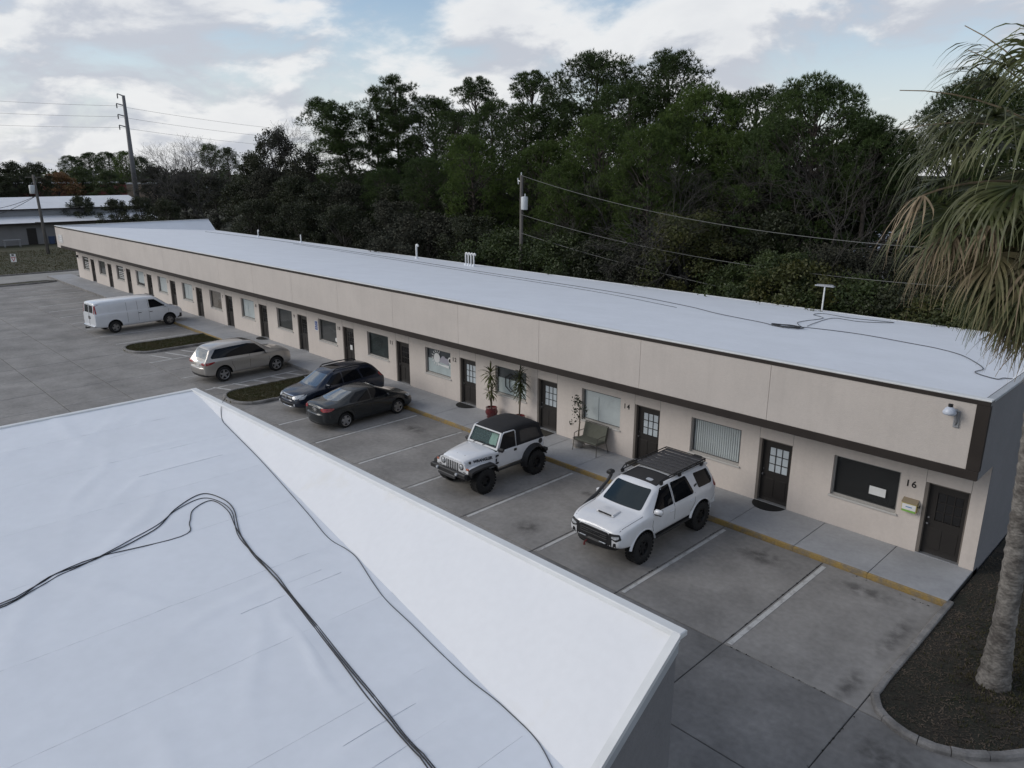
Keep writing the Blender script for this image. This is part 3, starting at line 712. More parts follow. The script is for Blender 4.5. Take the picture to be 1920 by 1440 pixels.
sym.tube([(0.05 * math.cos(R(a_)) - 0.01, -0.018, 0.365 + 0.05 * math.sin(R(a_))) for a_ in range(80, 330, 25)], 0.009, 5); sym.build('wheelchair_symbol', M_white, sg)
text_obj('lettering', 'PARKING', 0.055, M_white, sg, (0, -0.0165, 0.16), (R(90), 0, 0), 0.002); text_obj('lettering', 'ONLY', 0.055, M_white, sg, (0, -0.0165, 0.09), (R(90), 0, 0), 0.002)
# white address figures at the far end of the fascia
ad = empty('address_sign', (-77.9, YF, 3.95), label='small white address plate on fascia at far end', cat='sign')
MB().box(-0.55, 0.65, -0.03, -0.001, -0.35, 0.40, 0, 0.01).build('plate', mat('plate_white', (0.56, 0.55, 0.54), 0.5), ad)
for x in (-0.72, -0.45): MB().box(x, x + 0.10, -0.045, -0.0305 if x > -0.6 else -0.001, -0.22, 0.28).build('figure', M_white, ad)
for z in (0.22, 0.02, -0.18): MB().box(-0.10, 0.45, -0.045, -0.0305, z, z + 0.08).build('figure', M_white, ad)
wl_ = empty('wall_light', (-78.5, YW, 2.1), label='small dark wall light at far end of front wall', cat='light')
MB().box(-0.12, 0.12, -0.16, -0.001, 0, 0.22, 0, 0.03).build('housing', M_black, wl_); MB().box(-0.09, 0.09, -0.14, -0.02, -0.03, -0.001).build('lens', M_pane_pale, wl_)
# soffit lamp over door 15
top_thing('soffit_lamp', MB().lathe([(0, -0.05), (0.05, -0.045), (0.07, -0.01), (0.07, 0.0), (0, 0.0)], 12), M_white, 'small round white lamp under the soffit above second door from near end', 'light', None, (-5.4, 1.45, ZS + 0.002))

# plumbing vents and the T-headed mast on the roof
def vent(x, y, h, r, label, goose=False):
    z = roof_z(y) - 0.03
    o = empty('vent_pipe', (x, y, z), label=label, cat='vent pipe', group='vent pipes on the white roof')
    pts = [(0, 0, 0), (0, 0, h)]
    if goose: pts = [(0, 0, 0), (0, 0, h - 0.12), (0.02, 0, h - 0.03), (0.09, 0, h), (0.16, 0, h - 0.03), (0.18, 0, h - 0.14)]
    MB().tube(pts, r, 8).build('pipe', M_white, o, True)
    MB().lathe([(r + 0.09, 0.0), (r + 0.08, 0.03), (r + 0.02, 0.12), (r + 0.005, 0.16)], 12).build('boot', M_mem, o, True)
vent(-40.9, 14.5, 1.02, 0.07, 'single tall white vent pipe at back of white roof', True)
for i in range(4): vent(-35.45 + 0.27 * i, 14.5, 0.86, 0.05, ['leftmost', 'second from left', 'third from left', 'rightmost'][i] + ' of four gooseneck pipes clustered at back of roof', True)
vent(-58.3, 14.9, 0.7, 0.05, 'thin white vent pipe on roof towards the far end'); vent(-66.5, 14.9, 0.65, 0.05, 'small bent vent pipe beside far parapet of white roof', True)
ms = at_y(1541, 580, 15.3); ms.z = roof_z(15.3) - 0.02
mst = empty('roof_mast', ms, label='short white mast with flat T-shaped head at back roof edge', cat='antenna')
MB().tube([(0, 0, 0), (0.02, 0, 1.15)], 0.035, 8).build('mast', M_white, mst); MB().box(-0.42, 0.46, -0.10, 0.10, 1.15, 1.21, 0, 0.02).build('head', M_steel, mst)
MB().tube([(-0.35, 0, 1.215), (0.4, 0, 1.24)], 0.02, 5).build('rod', M_steel, mst)

# cables lying on the white roofs
M_cable = mat('black_cable', (0.014, 0.014, 0.016), 0.55)
M_cable_g = mat('grey_cable', (0.055, 0.06, 0.07), 0.6)
def smooth_pts(P, n=6):
    P = [Vector(p) for p in P]; out = []
    for i in range(len(P) - 1):
        p0 = P[max(i - 1, 0)]; p1 = P[i]; p2 = P[i + 1]; p3 = P[min(i + 2, len(P) - 1)]
        for j in range(n):
            t = j / n; out.append(0.5 * ((2 * p1) + (p2 - p0) * t + (2 * p0 - 5 * p1 + 4 * p2 - p3) * t * t + (3 * p1 - p0 - 3 * p2 + p3) * t ** 3))
    out.append(P[-1]); return out
def cable(P, r, label, zf, m_=None, group=None):
    pts = [Vector((p[0], p[1], zf(p[0], p[1]) + r)) for p in smooth_pts([(p[0], p[1], 0) for p in P])]
    return top_thing('cable', MB().tube(pts, r, 6), m_ or M_cable, label, 'cable', group, smooth=True)
zb_ = lambda x, y: roof_z(y) - 0.012
cable([(-1.0, 4.75), (-1.5, 4.6), (-1.62, 4.2), (-2.26, 4.73), (-2.28, 5.63), (-2.73, 6.65), (-3.49, 7.86), (-4.37, 8.51), (-5.17, 8.75), (-7.17, 9.2), (-8.9, 8.88), (-9.3, 8.5), (-9.83, 7.9), (-10.58, 8.33), (-12.93, 8.98), (-15.46, 10.1), (-20.8, 11.3), (-31.5, 12.0), (-45, 13.1), (-60, 13.6), (-74, 12.9)], 0.013, 'long grey cable running the length of the white strip roof', zb_, M_cable_g)
cable([(-9.04, 8.57), (-9.62, 9.37), (-9.97, 10.27), (-10.02, 12.57), (-10.81, 13.39), (-10.71, 14.3), (-9.4, 14.02), (-7.81, 14.5), (-8.69, 13.15), (-9.79, 13.11), (-9.51, 10.72), (-9.2, 9.24)], 0.012, 'loose loops of grey cable near the back of the strip roof', zb_, M_cable_g)
cq = random.Random(31); coil = []
for i in range(60):
    a_ = i * 0.62; rr = 0.42 + cq.uniform(-0.14, 0.14); coil.append((-9.55 + rr * 1.15 * math.cos(a_), 8.25 + rr * 0.75 * math.sin(a_)))
cable(coil, 0.016, 'tangled coil of dark cable lying on the strip roof', lambda x, y: zb_(x, y) + 0.02, M_cable)
cable([(-15.0, 9.0), (-21, 10.4), (-32, 11.2), (-44, 12.2), (-56, 12.9)], 0.010, 'thin second grey cable beside the long one on strip roof', zb_, M_cable_g)

# ------------------------------------------------------------------ near building (seen from above)
FX0, FX1, FY = -14.88, -0.85, -12.10
fg = empty('commercial_building', (-8, -25, 0), label='near building with wide white membrane roof filling the lower left', cat='building')
FO = Vector((-8, -25, 0))
class FB(MB):
    def build(s, name, mats, parent=None, smooth=False, loc=None):
        o = MB.build(s, name, mats, parent, smooth, loc)
        if parent is fg: o.location = o.location - FO
        return o
def fz(x): return ZT - 0.0784 * (x - FX0)
def fold(x): return FY - 0.05 - 1.5 * (ZT - fz(x))
FYB = -42.0
wq = np.random.default_rng(6)
# wrinkles: a few long ridges per sheet
ridges = [(wq.uniform(FX0 + 0.5, FX1 - 0.4), wq.uniform(-26, -13), wq.uniform(0, math.pi), wq.uniform(0.5, 1.6), wq.uniform(0.07, 0.15), wq.uniform(0.006, 0.017)) for _ in range(120)]
RD = np.array(ridges)
def wrinkle(x, y):
    dx = x - RD[:, 0]; dy = y - RD[:, 1]; ca = np.cos(RD[:, 2]); sa = np.sin(RD[:, 2])
    u = dx * ca + dy * sa; v = -dx * sa + dy * ca
    v = v + 0.12 * np.sin(u * 2.2)
    return float(np.sum(RD[:, 5] * np.exp(-(u / RD[:, 3]) ** 2 - (v / RD[:, 4]) ** 2)))
XS = [FX0 + 0.02, -13.4, -11.75, -10.0, -8.35, -6.6, -4.95, -3.35, -1.75, FX1 - 0.02]
for i, (a, b) in enumerate(zip(XS, XS[1:])):
    nx = 22; ys = []
    mb = FB(); rows = []
    lap = 0.05 if i else 0.0
    yl = [0.0, 0.02, 0.05] + [0.05 + 0.95 * (j / 150) ** 1.5 for j in range(1, 151)]
    for j, t in enumerate(yl):
        row = []
        for k in range(nx + 1):
            x = a - lap + (b - a + lap) * k / nx; y0 = fold(x); y = y0 + (FYB - y0) * t
            fade = min(1.0, (y0 - y) / 0.4); ed = 0.0045 if k == 0 and i else (0.0045 * (1 - k / 3) if k < 3 and i else 0)
            row.append((x, y, fz(x) - 0.018 + ed + fade * (wrinkle(x, y) if y > -27 else 0)))
        rows.append(row)
    mb.grid([r_[::-1] for r_ in rows])
    if i:                                                   # the lapped edge, 4 mm proud
        for j in range(len(rows) - 1):
            p, r_ = rows[j][0], rows[j + 1][0]; mb.quad((p[0], p[1], p[2] - 0.006), (r_[0], r_[1], r_[2] - 0.006), r_, p)
    mb.build('roof_sheet', M_mem, fg, smooth=True)
# short lap seams that catch dirt
M_seam = mat('dirty_seam', (0.50, 0.52, 0.55), 0.8, coord='World', col2=(0.76, 0.77, 0.79), scale=3, thr=(0.40, 0.60))
for x in XS[1:-1]:
    sp = []
    for j in range(60):
        y = fold(x) - 0.1 - j * 0.22; sp.append((x - 0.056, y, fz(x - 0.056) - 0.0165 + (min(1.0, (j * 0.22 + 0.1) / 0.4) * wrinkle(x - 0.056, y))))
    FB().tube(sp, 0.0024, 4).build('seam', M_seam, fg)
for (xa, ya, yb_) in ((-5.9, -13.6, -15.2), (-6.15, -13.8, -14.4), (-2.55, -14.3, -15.6), (-3.0, -14.4, -15.4), (-10.9, -13.2, -14.8)):
    FB().tube([(xa, ya + (yb_ - ya) * j / 14, fz(xa) - 0.016 + wrinkle(xa, ya + (yb_ - ya) * j / 14)) for j in range(15)], 0.0026, 4).build('seam', M_seam, fg)
# sloped parapet along the lot side
mb = FB(); nx = 40; rows = []
for j in range(7):
    t = j / 6; row = []
    for k in range(nx + 1):
        x = FX0 + 0.02 + (FX1 - FX0 - 0.04) * k / nx; y0 = fold(x); y = y0 + (FY - 0.02 - y0) * t; z = fz(x) - 0.018 + (ZT - 0.02 - fz(x) + 0.018) * t
        row.append((x, y, z + (0.006 * math.sin(k * 1.3 + j) if 0 < j < 6 else 0)))
    rows.append(row)
mb.grid(rows)
mb.build('parapet_slope', M_mem2, fg, smooth=True)
FB().box(FX0 - 0.03, FX1 + 0.03, FY - 0.10, FY + 0.05, ZT - 0.07, ZT + 0.012, 0, 0.012).build('edge_flashing', M_flash, fg)
FB().box(FX0 - 0.04, FX0 + 0.10, FYB, FY - 0.101, ZT - 0.09, ZT + 0.005, 0, 0.012).build('edge_flashing', M_flash, fg)
# the back edge follows the slope, then the low eave
e0 = Vector((FX1, FY - 0.1, ZT)); e1 = Vector((FX1, fold(FX1), fz(FX1))); e2 = Vector((FX1, FYB, fz(FX1)))
def edge_strip(p, q_, x0, x1, dz0, dz1, m_, nm):
    v = []
    for P_ in (p, q_):
        for xx in (x0, x1):
            for dz in (dz0, dz1): v.append((P_.x + xx, P_.y, P_.z + dz))
    FB().add(v, [(0, 1, 3, 2), (4, 6, 7, 5), (0, 4, 5, 1), (2, 3, 7, 6), (1, 5, 7, 3), (0, 2, 6, 4)]).build(nm, m_, fg)
edge_strip(e0, e1, -0.07, 0.035, -0.07, 0.008, M_flash, 'edge_flashing'); edge_strip(e1, e2, -0.07, 0.035, -0.07, 0.008, M_flash, 'edge_flashing')
edge_strip(e0, e1, -0.05, 0.018, -0.24, -0.071, M_flash_g, 'gravel_stop'); edge_strip(e1, e2, -0.05, 0.018, -0.24, -0.071, M_flash_g, 'gravel_stop')
wl2 = FB()
wl2.poly([(FX1 - 0.05, FY - 0.03, -0.1), (FX1 - 0.05, FYB, -0.1), (FX1 - 0.05, FYB, fz(FX1) - 0.1), (FX1 - 0.05, fold(FX1), fz(FX1) - 0.1), (FX1 - 0.05, FY - 0.03, ZT - 0.1)][::-1])
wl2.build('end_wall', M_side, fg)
FB().quad((FX0, FY - 0.03, -0.1), (FX1 - 0.05, FY - 0.03, -0.1), (FX1 - 0.05, FY - 0.03, ZT - 0.05), (FX0, FY - 0.03, ZT - 0.05)).build('side_wall', M_stucco, fg)
FB().quad((FX0, FYB, -0.1), (FX0, FY - 0.03, -0.1), (FX0, FY - 0.03, ZT - 0.05), (FX0, FYB, ZT - 0.05)).build('front_wall', M_stucco, fg)
zf_ = lambda x, y: (fz(x) - 0.018 + (wrinkle(x, y) if y < fold(x) - 0.3 else 0)) if y < fold(x) else fz(x) - 0.018 + (y - fold(x)) / 1.5
mainA = [(-8.0, -19.5), (-8.08, -17.57), (-8.41, -16.9), (-8.53, -16.12), (-8.81, -15.29), (-9.31, -14.75), (-9.57, -14.21), (-9.26, -14.0), (-8.72, -13.99), (-7.78, -14.29), (-6.61, -14.42), (-5.76, -14.48), (-4.17, -14.66), (-3.42, -14.73), (-2.75, -14.81), (-2.0, -14.87), (-1.2, -15.1)]
cable(mainA, 0.0085, 'thick black cable making the outer bend on the near white roof', zf_, group='black cables on the near roof')
mainB = [(-8.1, -19.5), (-8.13, -17.60), (-8.54, -16.43), (-8.37, -15.03), (-8.72, -14.75), (-9.10, -14.53), (-9.23, -14.16), (-8.73, -14.09), (-8.08, -14.24), (-7.22, -14.39), (-6.55, -14.43), (-5.70, -14.505), (-4.9, -14.60), (-4.17, -14.685), (-3.45, -14.78), (-2.8, -14.835), (-2.05, -14.90), (-1.2, -15.13)]
cable(mainB, 0.0075, 'black cable with the inner kinked bend on the near white roof', zf_, group='black cables on the near roof')
mainC = [(-7.95, -19.5), (-8.02, -17.7), (-8.36, -16.8), (-8.60, -16.0), (-8.95, -15.2), (-9.25, -14.78), (-9.42, -14.3), (-9.2, -14.09), (-8.66, -14.05), (-7.74, -14.34), (-6.56, -14.38), (-5.78, -14.465), (-4.9, -14.55), (-4.15, -14.635), (-3.40, -14.705), (-2.7, -14.79), (-1.95, -14.845), (-1.2, -15.07)]
cable(mainC, 0.007, 'black cable between the two others in the bundle on near roof', zf_, group='black cables on the near roof')
edge = [(-13.35, -11.98), (-13.19, -12.18), (-12.64, -12.42), (-12.08, -12.51), (-10.25, -12.72), (-7.92, -13.06), (-6.89, -13.23), (-6.39, -13.19), (-6.05, -13.21), (-5.36, -13.39), (-4.88, -13.49), (-4.24, -13.54), (-3.51, -13.61), (-2.89, -13.65), (-2.45, -13.64), (-2.21, -13.65), (-1.77, -13.69), (-1.48, -13.77), (-1.1, -13.95)]
cable(edge, 0.0065, 'thin dark cable along the foot of the sloped parapet on near roof', zf_, M_cable_g)
# ------------------------------------------------------------------ vehicles
def paint(name, col, metal=0.0, rough=0.32, coat=1.0):
    return mat(name, col, rough, var=0.05, scale=2.0, coat=coat, metal=metal)
P_white = paint('white_car_paint', (0.72, 0.73, 0.75)); P_vanw = paint('van_white_paint', (0.66, 0.68, 0.71))
P_blue = paint('dark_blue_paint', (0.014, 0.020, 0.036), 0.2, 0.25, 0.6); P_grey = paint('dark_grey_paint', (0.016, 0.019, 0.021), 0.2, 0.25, 0.5)
P_silver = paint('silver_beige_paint', (0.40, 0.375, 0.345), 0.45, 0.30)
C_glass = mat('car_glass', (0.006, 0.007, 0.009), 0.03, spec=0.25)
C_glass_b = mat('windscreen_glass', (0.012, 0.026, 0.036), 0.02, spec=1.0, coat=1.0)
C_glass_w = mat('dark_windscreen_glass', (0.008, 0.018, 0.024), 0.02, spec=0.45)
C_tyre = mat('tyre_rubber', (0.010, 0.010, 0.0105), 0.8, var=0.3, scale=30)
C_well = mat('wheel_well', (0.006, 0.006, 0.006), 0.9)
C_rim = mat('alloy_rim', (0.42, 0.42, 0.43), 0.3, metal=0.8)
C_rim_d = mat('dark_rim', (0.020, 0.020, 0.021), 0.4, metal=0.3)
C_rim_s = mat('steel_rim', (0.26, 0.25, 0.24), 0.5, metal=0.5)
C_lens = mat('headlight_lens', (0.50, 0.52, 0.54), 0.08, var=0.4, scale=14, coat=0.6)
C_red = mat('tail_lamp_red', (0.26, 0.010, 0.014), 0.12, coat=0.6)
C_amber = mat('amber_lens', (0.40, 0.12, 0.06), 0.2, coat=0.4)
C_seam = mat('panel_gap', (0.015, 0.015, 0.016), 0.8)
C_trim = mat('black_trim', (0.016, 0.016, 0.017), 0.55)
C_plate = mat('number_plate', (0.50, 0.50, 0.49), 0.5, var=0.35, scale=16)
C_inner = mat('cabin_dark', (0.02, 0.02, 0.022), 0.9)
for _m in (C_glass_b,): _m.node_tree.nodes['Principled BSDF'].inputs['IOR'].default_value = 1.85
C_chr = mat('bright_trim', (0.60, 0.61, 0.63), 0.15, metal=0.9)

def section(row):
    y, zb, zm, zt, ws, wb, wt, dy = row
    h = zt - zm
    hs = [(0.0, zb), (ws * 0.55, zb), (ws * 0.93, zb + 0.015), (ws, zb + 0.09), (max(ws, wb) + 0.008, zb + (zm - zb) * 0.55), (wb + 0.002, zm - 0.05),
          (wb - 0.03, zm + 0.005), (wb - 0.03 + (wt - wb + 0.03) * 0.5, zm + h * 0.5), (wt, zt - max(0.02, h * 0.14)), (wt - 0.10, zt - 0.012), (wt * 0.5, zt + 0.012), (0.0, zt + 0.02)]
    def Y(z): return y + (dy * max(0.0, z - zm) / h if h > 0.1 else 0)
    right = [(x, Y(z), z) for x, z in hs]
    return right + [(-x, yy, z) for x, yy, z in right[-2:0:-1]]
def eval_mesh(o):
    dg = bpy.context.evaluated_depsgraph_get(); dg.update()
    return bpy.data.meshes.new_from_object(o.evaluated_get(dg))
def car_body(rows, mt, wheels, arch_r, parent, sub=2, track=0.62, edge=0.0):
    mb = MB(); secs = [section(r) for r in rows]; n = len(secs[0])
    for s_ in secs: mb.v.extend(s_)
    for i in range(len(secs) - 1):
        for k in range(n):
            a = i * n + k; b = i * n + (k + 1) % n; mb.f.append((a, b, b + n, a + n)); mb.m.append(0)
    mb.f.append(tuple(range(n - 1, -1, -1))); mb.m.append(0); e = (len(secs) - 1) * n; mb.f.append(tuple(range(e, e + n))); mb.m.append(0)
    me = mb.mesh('body', [mt, C_well])
    bm = bmesh.new(); bm.from_mesh(me)
    cl = bm.edges.layers.float.get('crease_edge') or bm.edges.layers.float.new('crease_edge')
    bm.edges.ensure_lookup_table()
    for ed in bm.edges:
        ks = [v.index % n for v in ed.verts]; st = [v.index // n for v in ed.verts]
        if st[0] != st[1] and ks[0] == ks[1] and ks[0] in (6, n - 6): ed[cl] = 0.55        # shoulder line
        if edge and st[0] != st[1] and ks[0] == ks[1] and ks[0] in (8, n - 8): ed[cl] = edge
        if st[0] == st[1] and st[0] in (0, len(secs) - 1): ed[cl] = 0.35
    bmesh.ops.recalc_face_normals(bm, faces=bm.faces)
    bm.to_mesh(me); bm.free()
    o = link('body', me, None)
    md = o.modifiers.new('s', 'SUBSURF'); md.levels = sub; md.render_levels = sub
    cuts = []
    for (wy, wz) in wheels:
        for sx in (-1, 1):
            c = MB().lathe([(0.0, track * sx), (arch_r, track * sx), (arch_r, 1.6 * sx), (0.0, 1.6 * sx)], 28, 0, 'x', (0, wy, wz))
            cm = c.mesh('cut', [C_well]); b2 = bmesh.new(); b2.from_mesh(cm); bmesh.ops.remove_doubles(b2, verts=b2.verts, dist=1e-4); bmesh.ops.recalc_face_normals(b2, faces=b2.faces); b2.to_mesh(cm); b2.free()
            co = link('cut', cm); cuts.append(co)
            bo = o.modifiers.new('b', 'BOOLEAN'); bo.operation = 'DIFFERENCE'; bo.object = co; bo.solver = 'EXACT'
            try: bo.material_mode = 'TRANSFER'
            except Exception: pass
    me2 = eval_mesh(o)
    bpy.data.objects.remove(o)
    for c in cuts: bpy.data.objects.remove(c)
    smooth_by_angle(me2, 38)
    ob = link('body', me2, parent); me2.name = 'body'
    bvh = BVHTree.FromPolygons([v.co.copy() for v in me2.vertices], [tuple(p.vertices) for p in me2.polygons])
    return ob, bvh

def patch(bvh, poly, view, mt, name, parent, off=0.005, side=1, skirt=0.012, maxe=0.10, round_=0.0):
    """a panel that follows the body surface; poly in (y,z) for 'side', (x,z) for 'front'/'rear', (x,y) for 'top'"""
    if round_ > 0:
        q_ = []
        n = len(poly)
        for i in range(n):
            p = Vector(poly[i]).to_2d(); a = Vector(poly[i - 1]).to_2d(); b = Vector(poly[(i + 1) % n]).to_2d()
            ra = min(round_, (a - p).length * 0.4); rb = min(round_, (b - p).length * 0.4)
            A = p + (a - p).normalized() * ra; B = p + (b - p).normalized() * rb
            for t in (0, 0.33, 0.67, 1): q_.append(tuple((1 - t) ** 2 * A + 2 * t * (1 - t) * p + t * t * B))
        poly = q_
    bm = bmesh.new()
    vs_ = [bm.verts.new((p[0], p[1], 0)) for p in poly]; bm.faces.new(vs_)
    bmesh.ops.triangulate(bm, faces=bm.faces[:])
    for _ in range(4):
        es = [e for e in bm.edges if e.calc_length() > maxe]
        if not es: break
        bmesh.ops.subdivide_edges(bm, edges=es, cuts=1); bmesh.ops.triangulate(bm, faces=bm.faces[:])
    def shoot(u, v):
        if view == 'side': o_, d = Vector((3.0 * side, u, v)), Vector((-side, 0, 0))
        elif view == 'front': o_, d = Vector((u, 6, v)), Vector((0, -1, 0))
        elif view == 'rear': o_, d = Vector((u, -6, v)), Vector((0, 1, 0))
        else: o_, d = Vector((u, v, 5)), Vector((0, 0, -1))
        h = bvh.ray_cast(o_, d)
        if h[0] is None:
            g = Vector((0.7 * side, u, v)) if view == 'side' else (Vector((u, 2.2, v)) if view == 'front' else (Vector((u, -2.2, v)) if view == 'rear' else Vector((u, v, 1.5))))
            h = bvh.find_nearest(g)
        nn = h[1] if h[1].dot(d) < 0 else -h[1]
        return h[0], nn
    for v in bm.verts:
        p, nn = shoot(v.co.x, v.co.y); v.co = p + nn * off
    bnd = [e for e in bm.edges if len(e.link_faces) == 1]
    c = Vector((0, 0, 0.9))
    r_ = bmesh.ops.extrude_edge_only(bm, edges=bnd)
    for v in [g_ for g_ in r_['geom'] if isinstance(g_, bmesh.types.BMVert)]:
        nr = bvh.find_nearest(v.co); nn = nr[1]
        if nn.dot(v.co - nr[0]) < 0: nn = -nn
        v.co = v.co - nn * skirt
    bmesh.ops.recalc_face_normals(bm, faces=bm.faces)
    me = bpy.data.meshes.new(name); bm.to_mesh(me); bm.free(); me.materials.append(mt); smooth_by_angle(me, 40)
    return link(name, me, parent)
def strip_poly(pts, w):
    """polyline to thin ribbon polygon"""
    P = [Vector(p).to_2d() for p in pts]; L_, R_ = [], []
    for i, p in enumerate(P):
        t = (P[min(i + 1, len(P) - 1)] - P[max(i - 1, 0)]).normalized(); n = Vector((-t.y, t.x)) * w / 2; L_.append(tuple(p + n)); R_.append(tuple(p - n))
    return L_ + R_[::-1]
def wheel(parent, x, y, r, w, rim_r, mt_rim, style, nsp=5, dish=0.03):
    s_ = 1 if x > 0 else -1
    o = MB(); hw = w / 2
    prof = [(rim_r, -hw + 0.01), (rim_r + 0.015, -hw), (r - 0.05, -hw - 0.002), (r - 0.015, -hw + 0.02), (r, -hw + 0.055), (r, 0), (r, hw - 0.055), (r - 0.015, hw - 0.02), (r - 0.05, hw + 0.002), (rim_r + 0.015, hw), (rim_r, hw - 0.01)]
    nseg = 30; o.lathe(prof, nseg, 0, 'x', caps=False)
    if style == 'mud':                                                          # tread blocks
        for k in range(26):
            a = 2 * math.pi * k / 26
            for sd in (-1, 1):
                c, s2 = math.cos(a + sd * 0.06), math.sin(a + sd * 0.06); t = (-s2, c)
                vv = []
                for xx in (sd * 0.02, sd * (hw + 0.004)):
                    for rr in (r - 0.02, r + 0.012):
                        for tt in (-0.032, 0.032): vv.append((xx, c * rr + t[0] * tt, s2 * rr + t[1] * tt))
                o.add(vv, [(0, 1, 3, 2), (4, 6, 7, 5), (0, 4, 5, 1), (2, 3, 7, 6), (1, 5, 7, 3), (0, 2, 6, 4)])
    ob = o.build('wheel', C_tyre, parent); ob.location = (x, y, r)
    smooth_by_angle(ob.data, 40)
    rm = MB()
    of = s_ * (hw - dish)
    rm.lathe([(rim_r - 0.001, s_ * hw * 0.95), (rim_r - 0.02, s_ * hw * 0.9), (rim_r - 0.035, of - s_ * 0.05), (0.0, of - s_ * 0.06)], 24, 1, 'x', caps=False)
    for k in range(nsp):
        a = 2 * math.pi * (k + 0.25) / nsp; c, s2 = math.cos(a), math.sin(a); t = (-s2, c)
        w0, w1 = (0.05, 0.035) if style != 'steel' else (0.07, 0.06)
        if style == 'split': w0, w1 = 0.06, 0.05
        vv = []
        for xx in (of - s_ * 0.035, of + s_ * 0.006):
            for rr, ww in ((0.03, w0), (rim_r - 0.012, w1)):
                for tt in (-ww, ww): vv.append((xx, c * rr + t[0] * tt, s2 * rr + t[1] * tt))
        rm.add(vv, [(0, 1, 3, 2), (4, 6, 7, 5), (0, 4, 5, 1), (2, 3, 7, 6), (1, 5, 7, 3), (0, 2, 6, 4)])
    rm.lathe([(rim_r - 0.004, s_ * (hw - 0.012)), (rim_r + 0.008, s_ * (hw + 0.002)), (rim_r - 0.012, s_ * (hw - 0.004)), (rim_r - 0.02, s_ * (hw - 0.02))], 24, 0, 'x', caps=False)
    rm.lathe([(0.0, of + s_ * 0.012), (0.05, of + s_ * 0.010), (0.06, of - s_ * 0.02)], 12, 0, 'x')
    r2 = rm.build('rim', [mt_rim, C_rim_d], ob); smooth_by_angle(r2.data, 35)
    return ob
def both(fn):
    for s_ in (1, -1): fn(s_)
def mirror_part(parent, mt, s_, x, y, z, scale=1.0, mtb=None):
    w, h, d = 0.20 * scale, 0.135 * scale, 0.10 * scale
    m_ = MB().box(-w / 2, w / 2, -d / 2, d / 2, -h / 2, h / 2, 0, 0.035)
    o = m_.build('mirror', mt, parent, False, (s_ * (x + 0.09), y, z)); smooth_by_angle(o.data, 60); o.rotation_euler = (0, 0, -s_ * R(12))
    MB().box(-w / 2 + 0.015, w / 2 - 0.015, -d / 2 - 0.004, -d / 2 + 0.01, -h / 2 + 0.015, h / 2 - 0.015).build('mirror_glass', C_glass, o)
    MB().box(-w / 2 + 0.03, w / 2 - 0.03, -d / 2 + 0.02, d / 2 - 0.02, -h / 2 - 0.012, -h / 2 + 0.006).build('mirror_base', mtb or C_trim, o)
    MB().tube([(0, 0, -0.03), (-s_ * 0.12, 0.01, -0.06)], 0.03, 6).build('mirror_arm', mtb or C_trim, o)
    return o
def handle(parent, mt, s_, x, y, z):
    return MB().box(-0.018, 0.018, -0.10, 0.10, -0.018, 0.018, 0, 0.014).build('door_handle', mt, parent, loc=(s_ * x, y, z))
def bumper(parent, mt, y, x, z0, z1, d, name='bumper', curve=0.12):
    m_ = MB(); n = 12; rows = []
    sg = 1 if y > 0 else -1
    for i in range(n + 1):
        u = -1 + 2 * i / n; xx = x * u; yy = y - sg * curve * abs(u) ** 3
        rows.append([(xx, yy - sg * d, z0), (xx, yy - sg * 0.03, z0), (xx, yy, z0 + 0.05), (xx, yy, z1 - 0.04), (xx, yy - sg * 0.04, z1), (xx, yy - sg * d, z1)])
    k = 6
    for r_ in rows: m_.v.extend(r_)
    for i in range(n):
        for j in range(k):
            a = i * k + j; b = i * k + (j + 1) % k; m_.f.append((a, b, b + k, a + k)); m_.m.append(0)
    m_.f.append(tuple(range(k - 1, -1, -1))); m_.m.append(0); m_.f.append(tuple(range(n * k, n * k + k))); m_.m.append(0)
    o = m_.build(name, mt, parent); smooth_by_angle(o.data, 40); return o
def vehicle(name, x, y, nose, label, cat, dz=0.0, yaw=0.0):
    return empty(name, (x, y, 0), (math.pi if nose < 0 else 0.0) + yaw, label, cat)
def flare(parent, mt, s_, wy, wz, r0, r1, x0, x1, a0=0, a1=180, n=18):
    m_ = MB(); rows = []
    for i in range(n + 1):
        a = R(a0 + (a1 - a0) * i / n); c, s2 = math.cos(a), math.sin(a)
        rows.append([(s_ * x0, wy + c * r0, wz + s2 * r0), (s_ * x1, wy + c * r0, wz + s2 * r0), (s_ * x1, wy + c * (r0 + 0.02), wz + s2 * (r0 + 0.02)), (s_ * x0, wy + c * r1, wz + s2 * r1)])
    for r_ in rows: m_.v.extend(r_)
    for i in range(n):
        for j in range(4):
            a = i * 4 + j; b = i * 4 + (j + 1) % 4; m_.f.append((a, b, b + 4, a + 4)); m_.m.append(0)
    m_.f.append((3, 2, 1, 0)); m_.m.append(0); m_.f.append((n * 4, n * 4 + 1, n * 4 + 2, n * 4 + 3)); m_.m.append(0)
    o = m_.build('fender_flare', mt, parent); smooth_by_angle(o.data, 40); return o

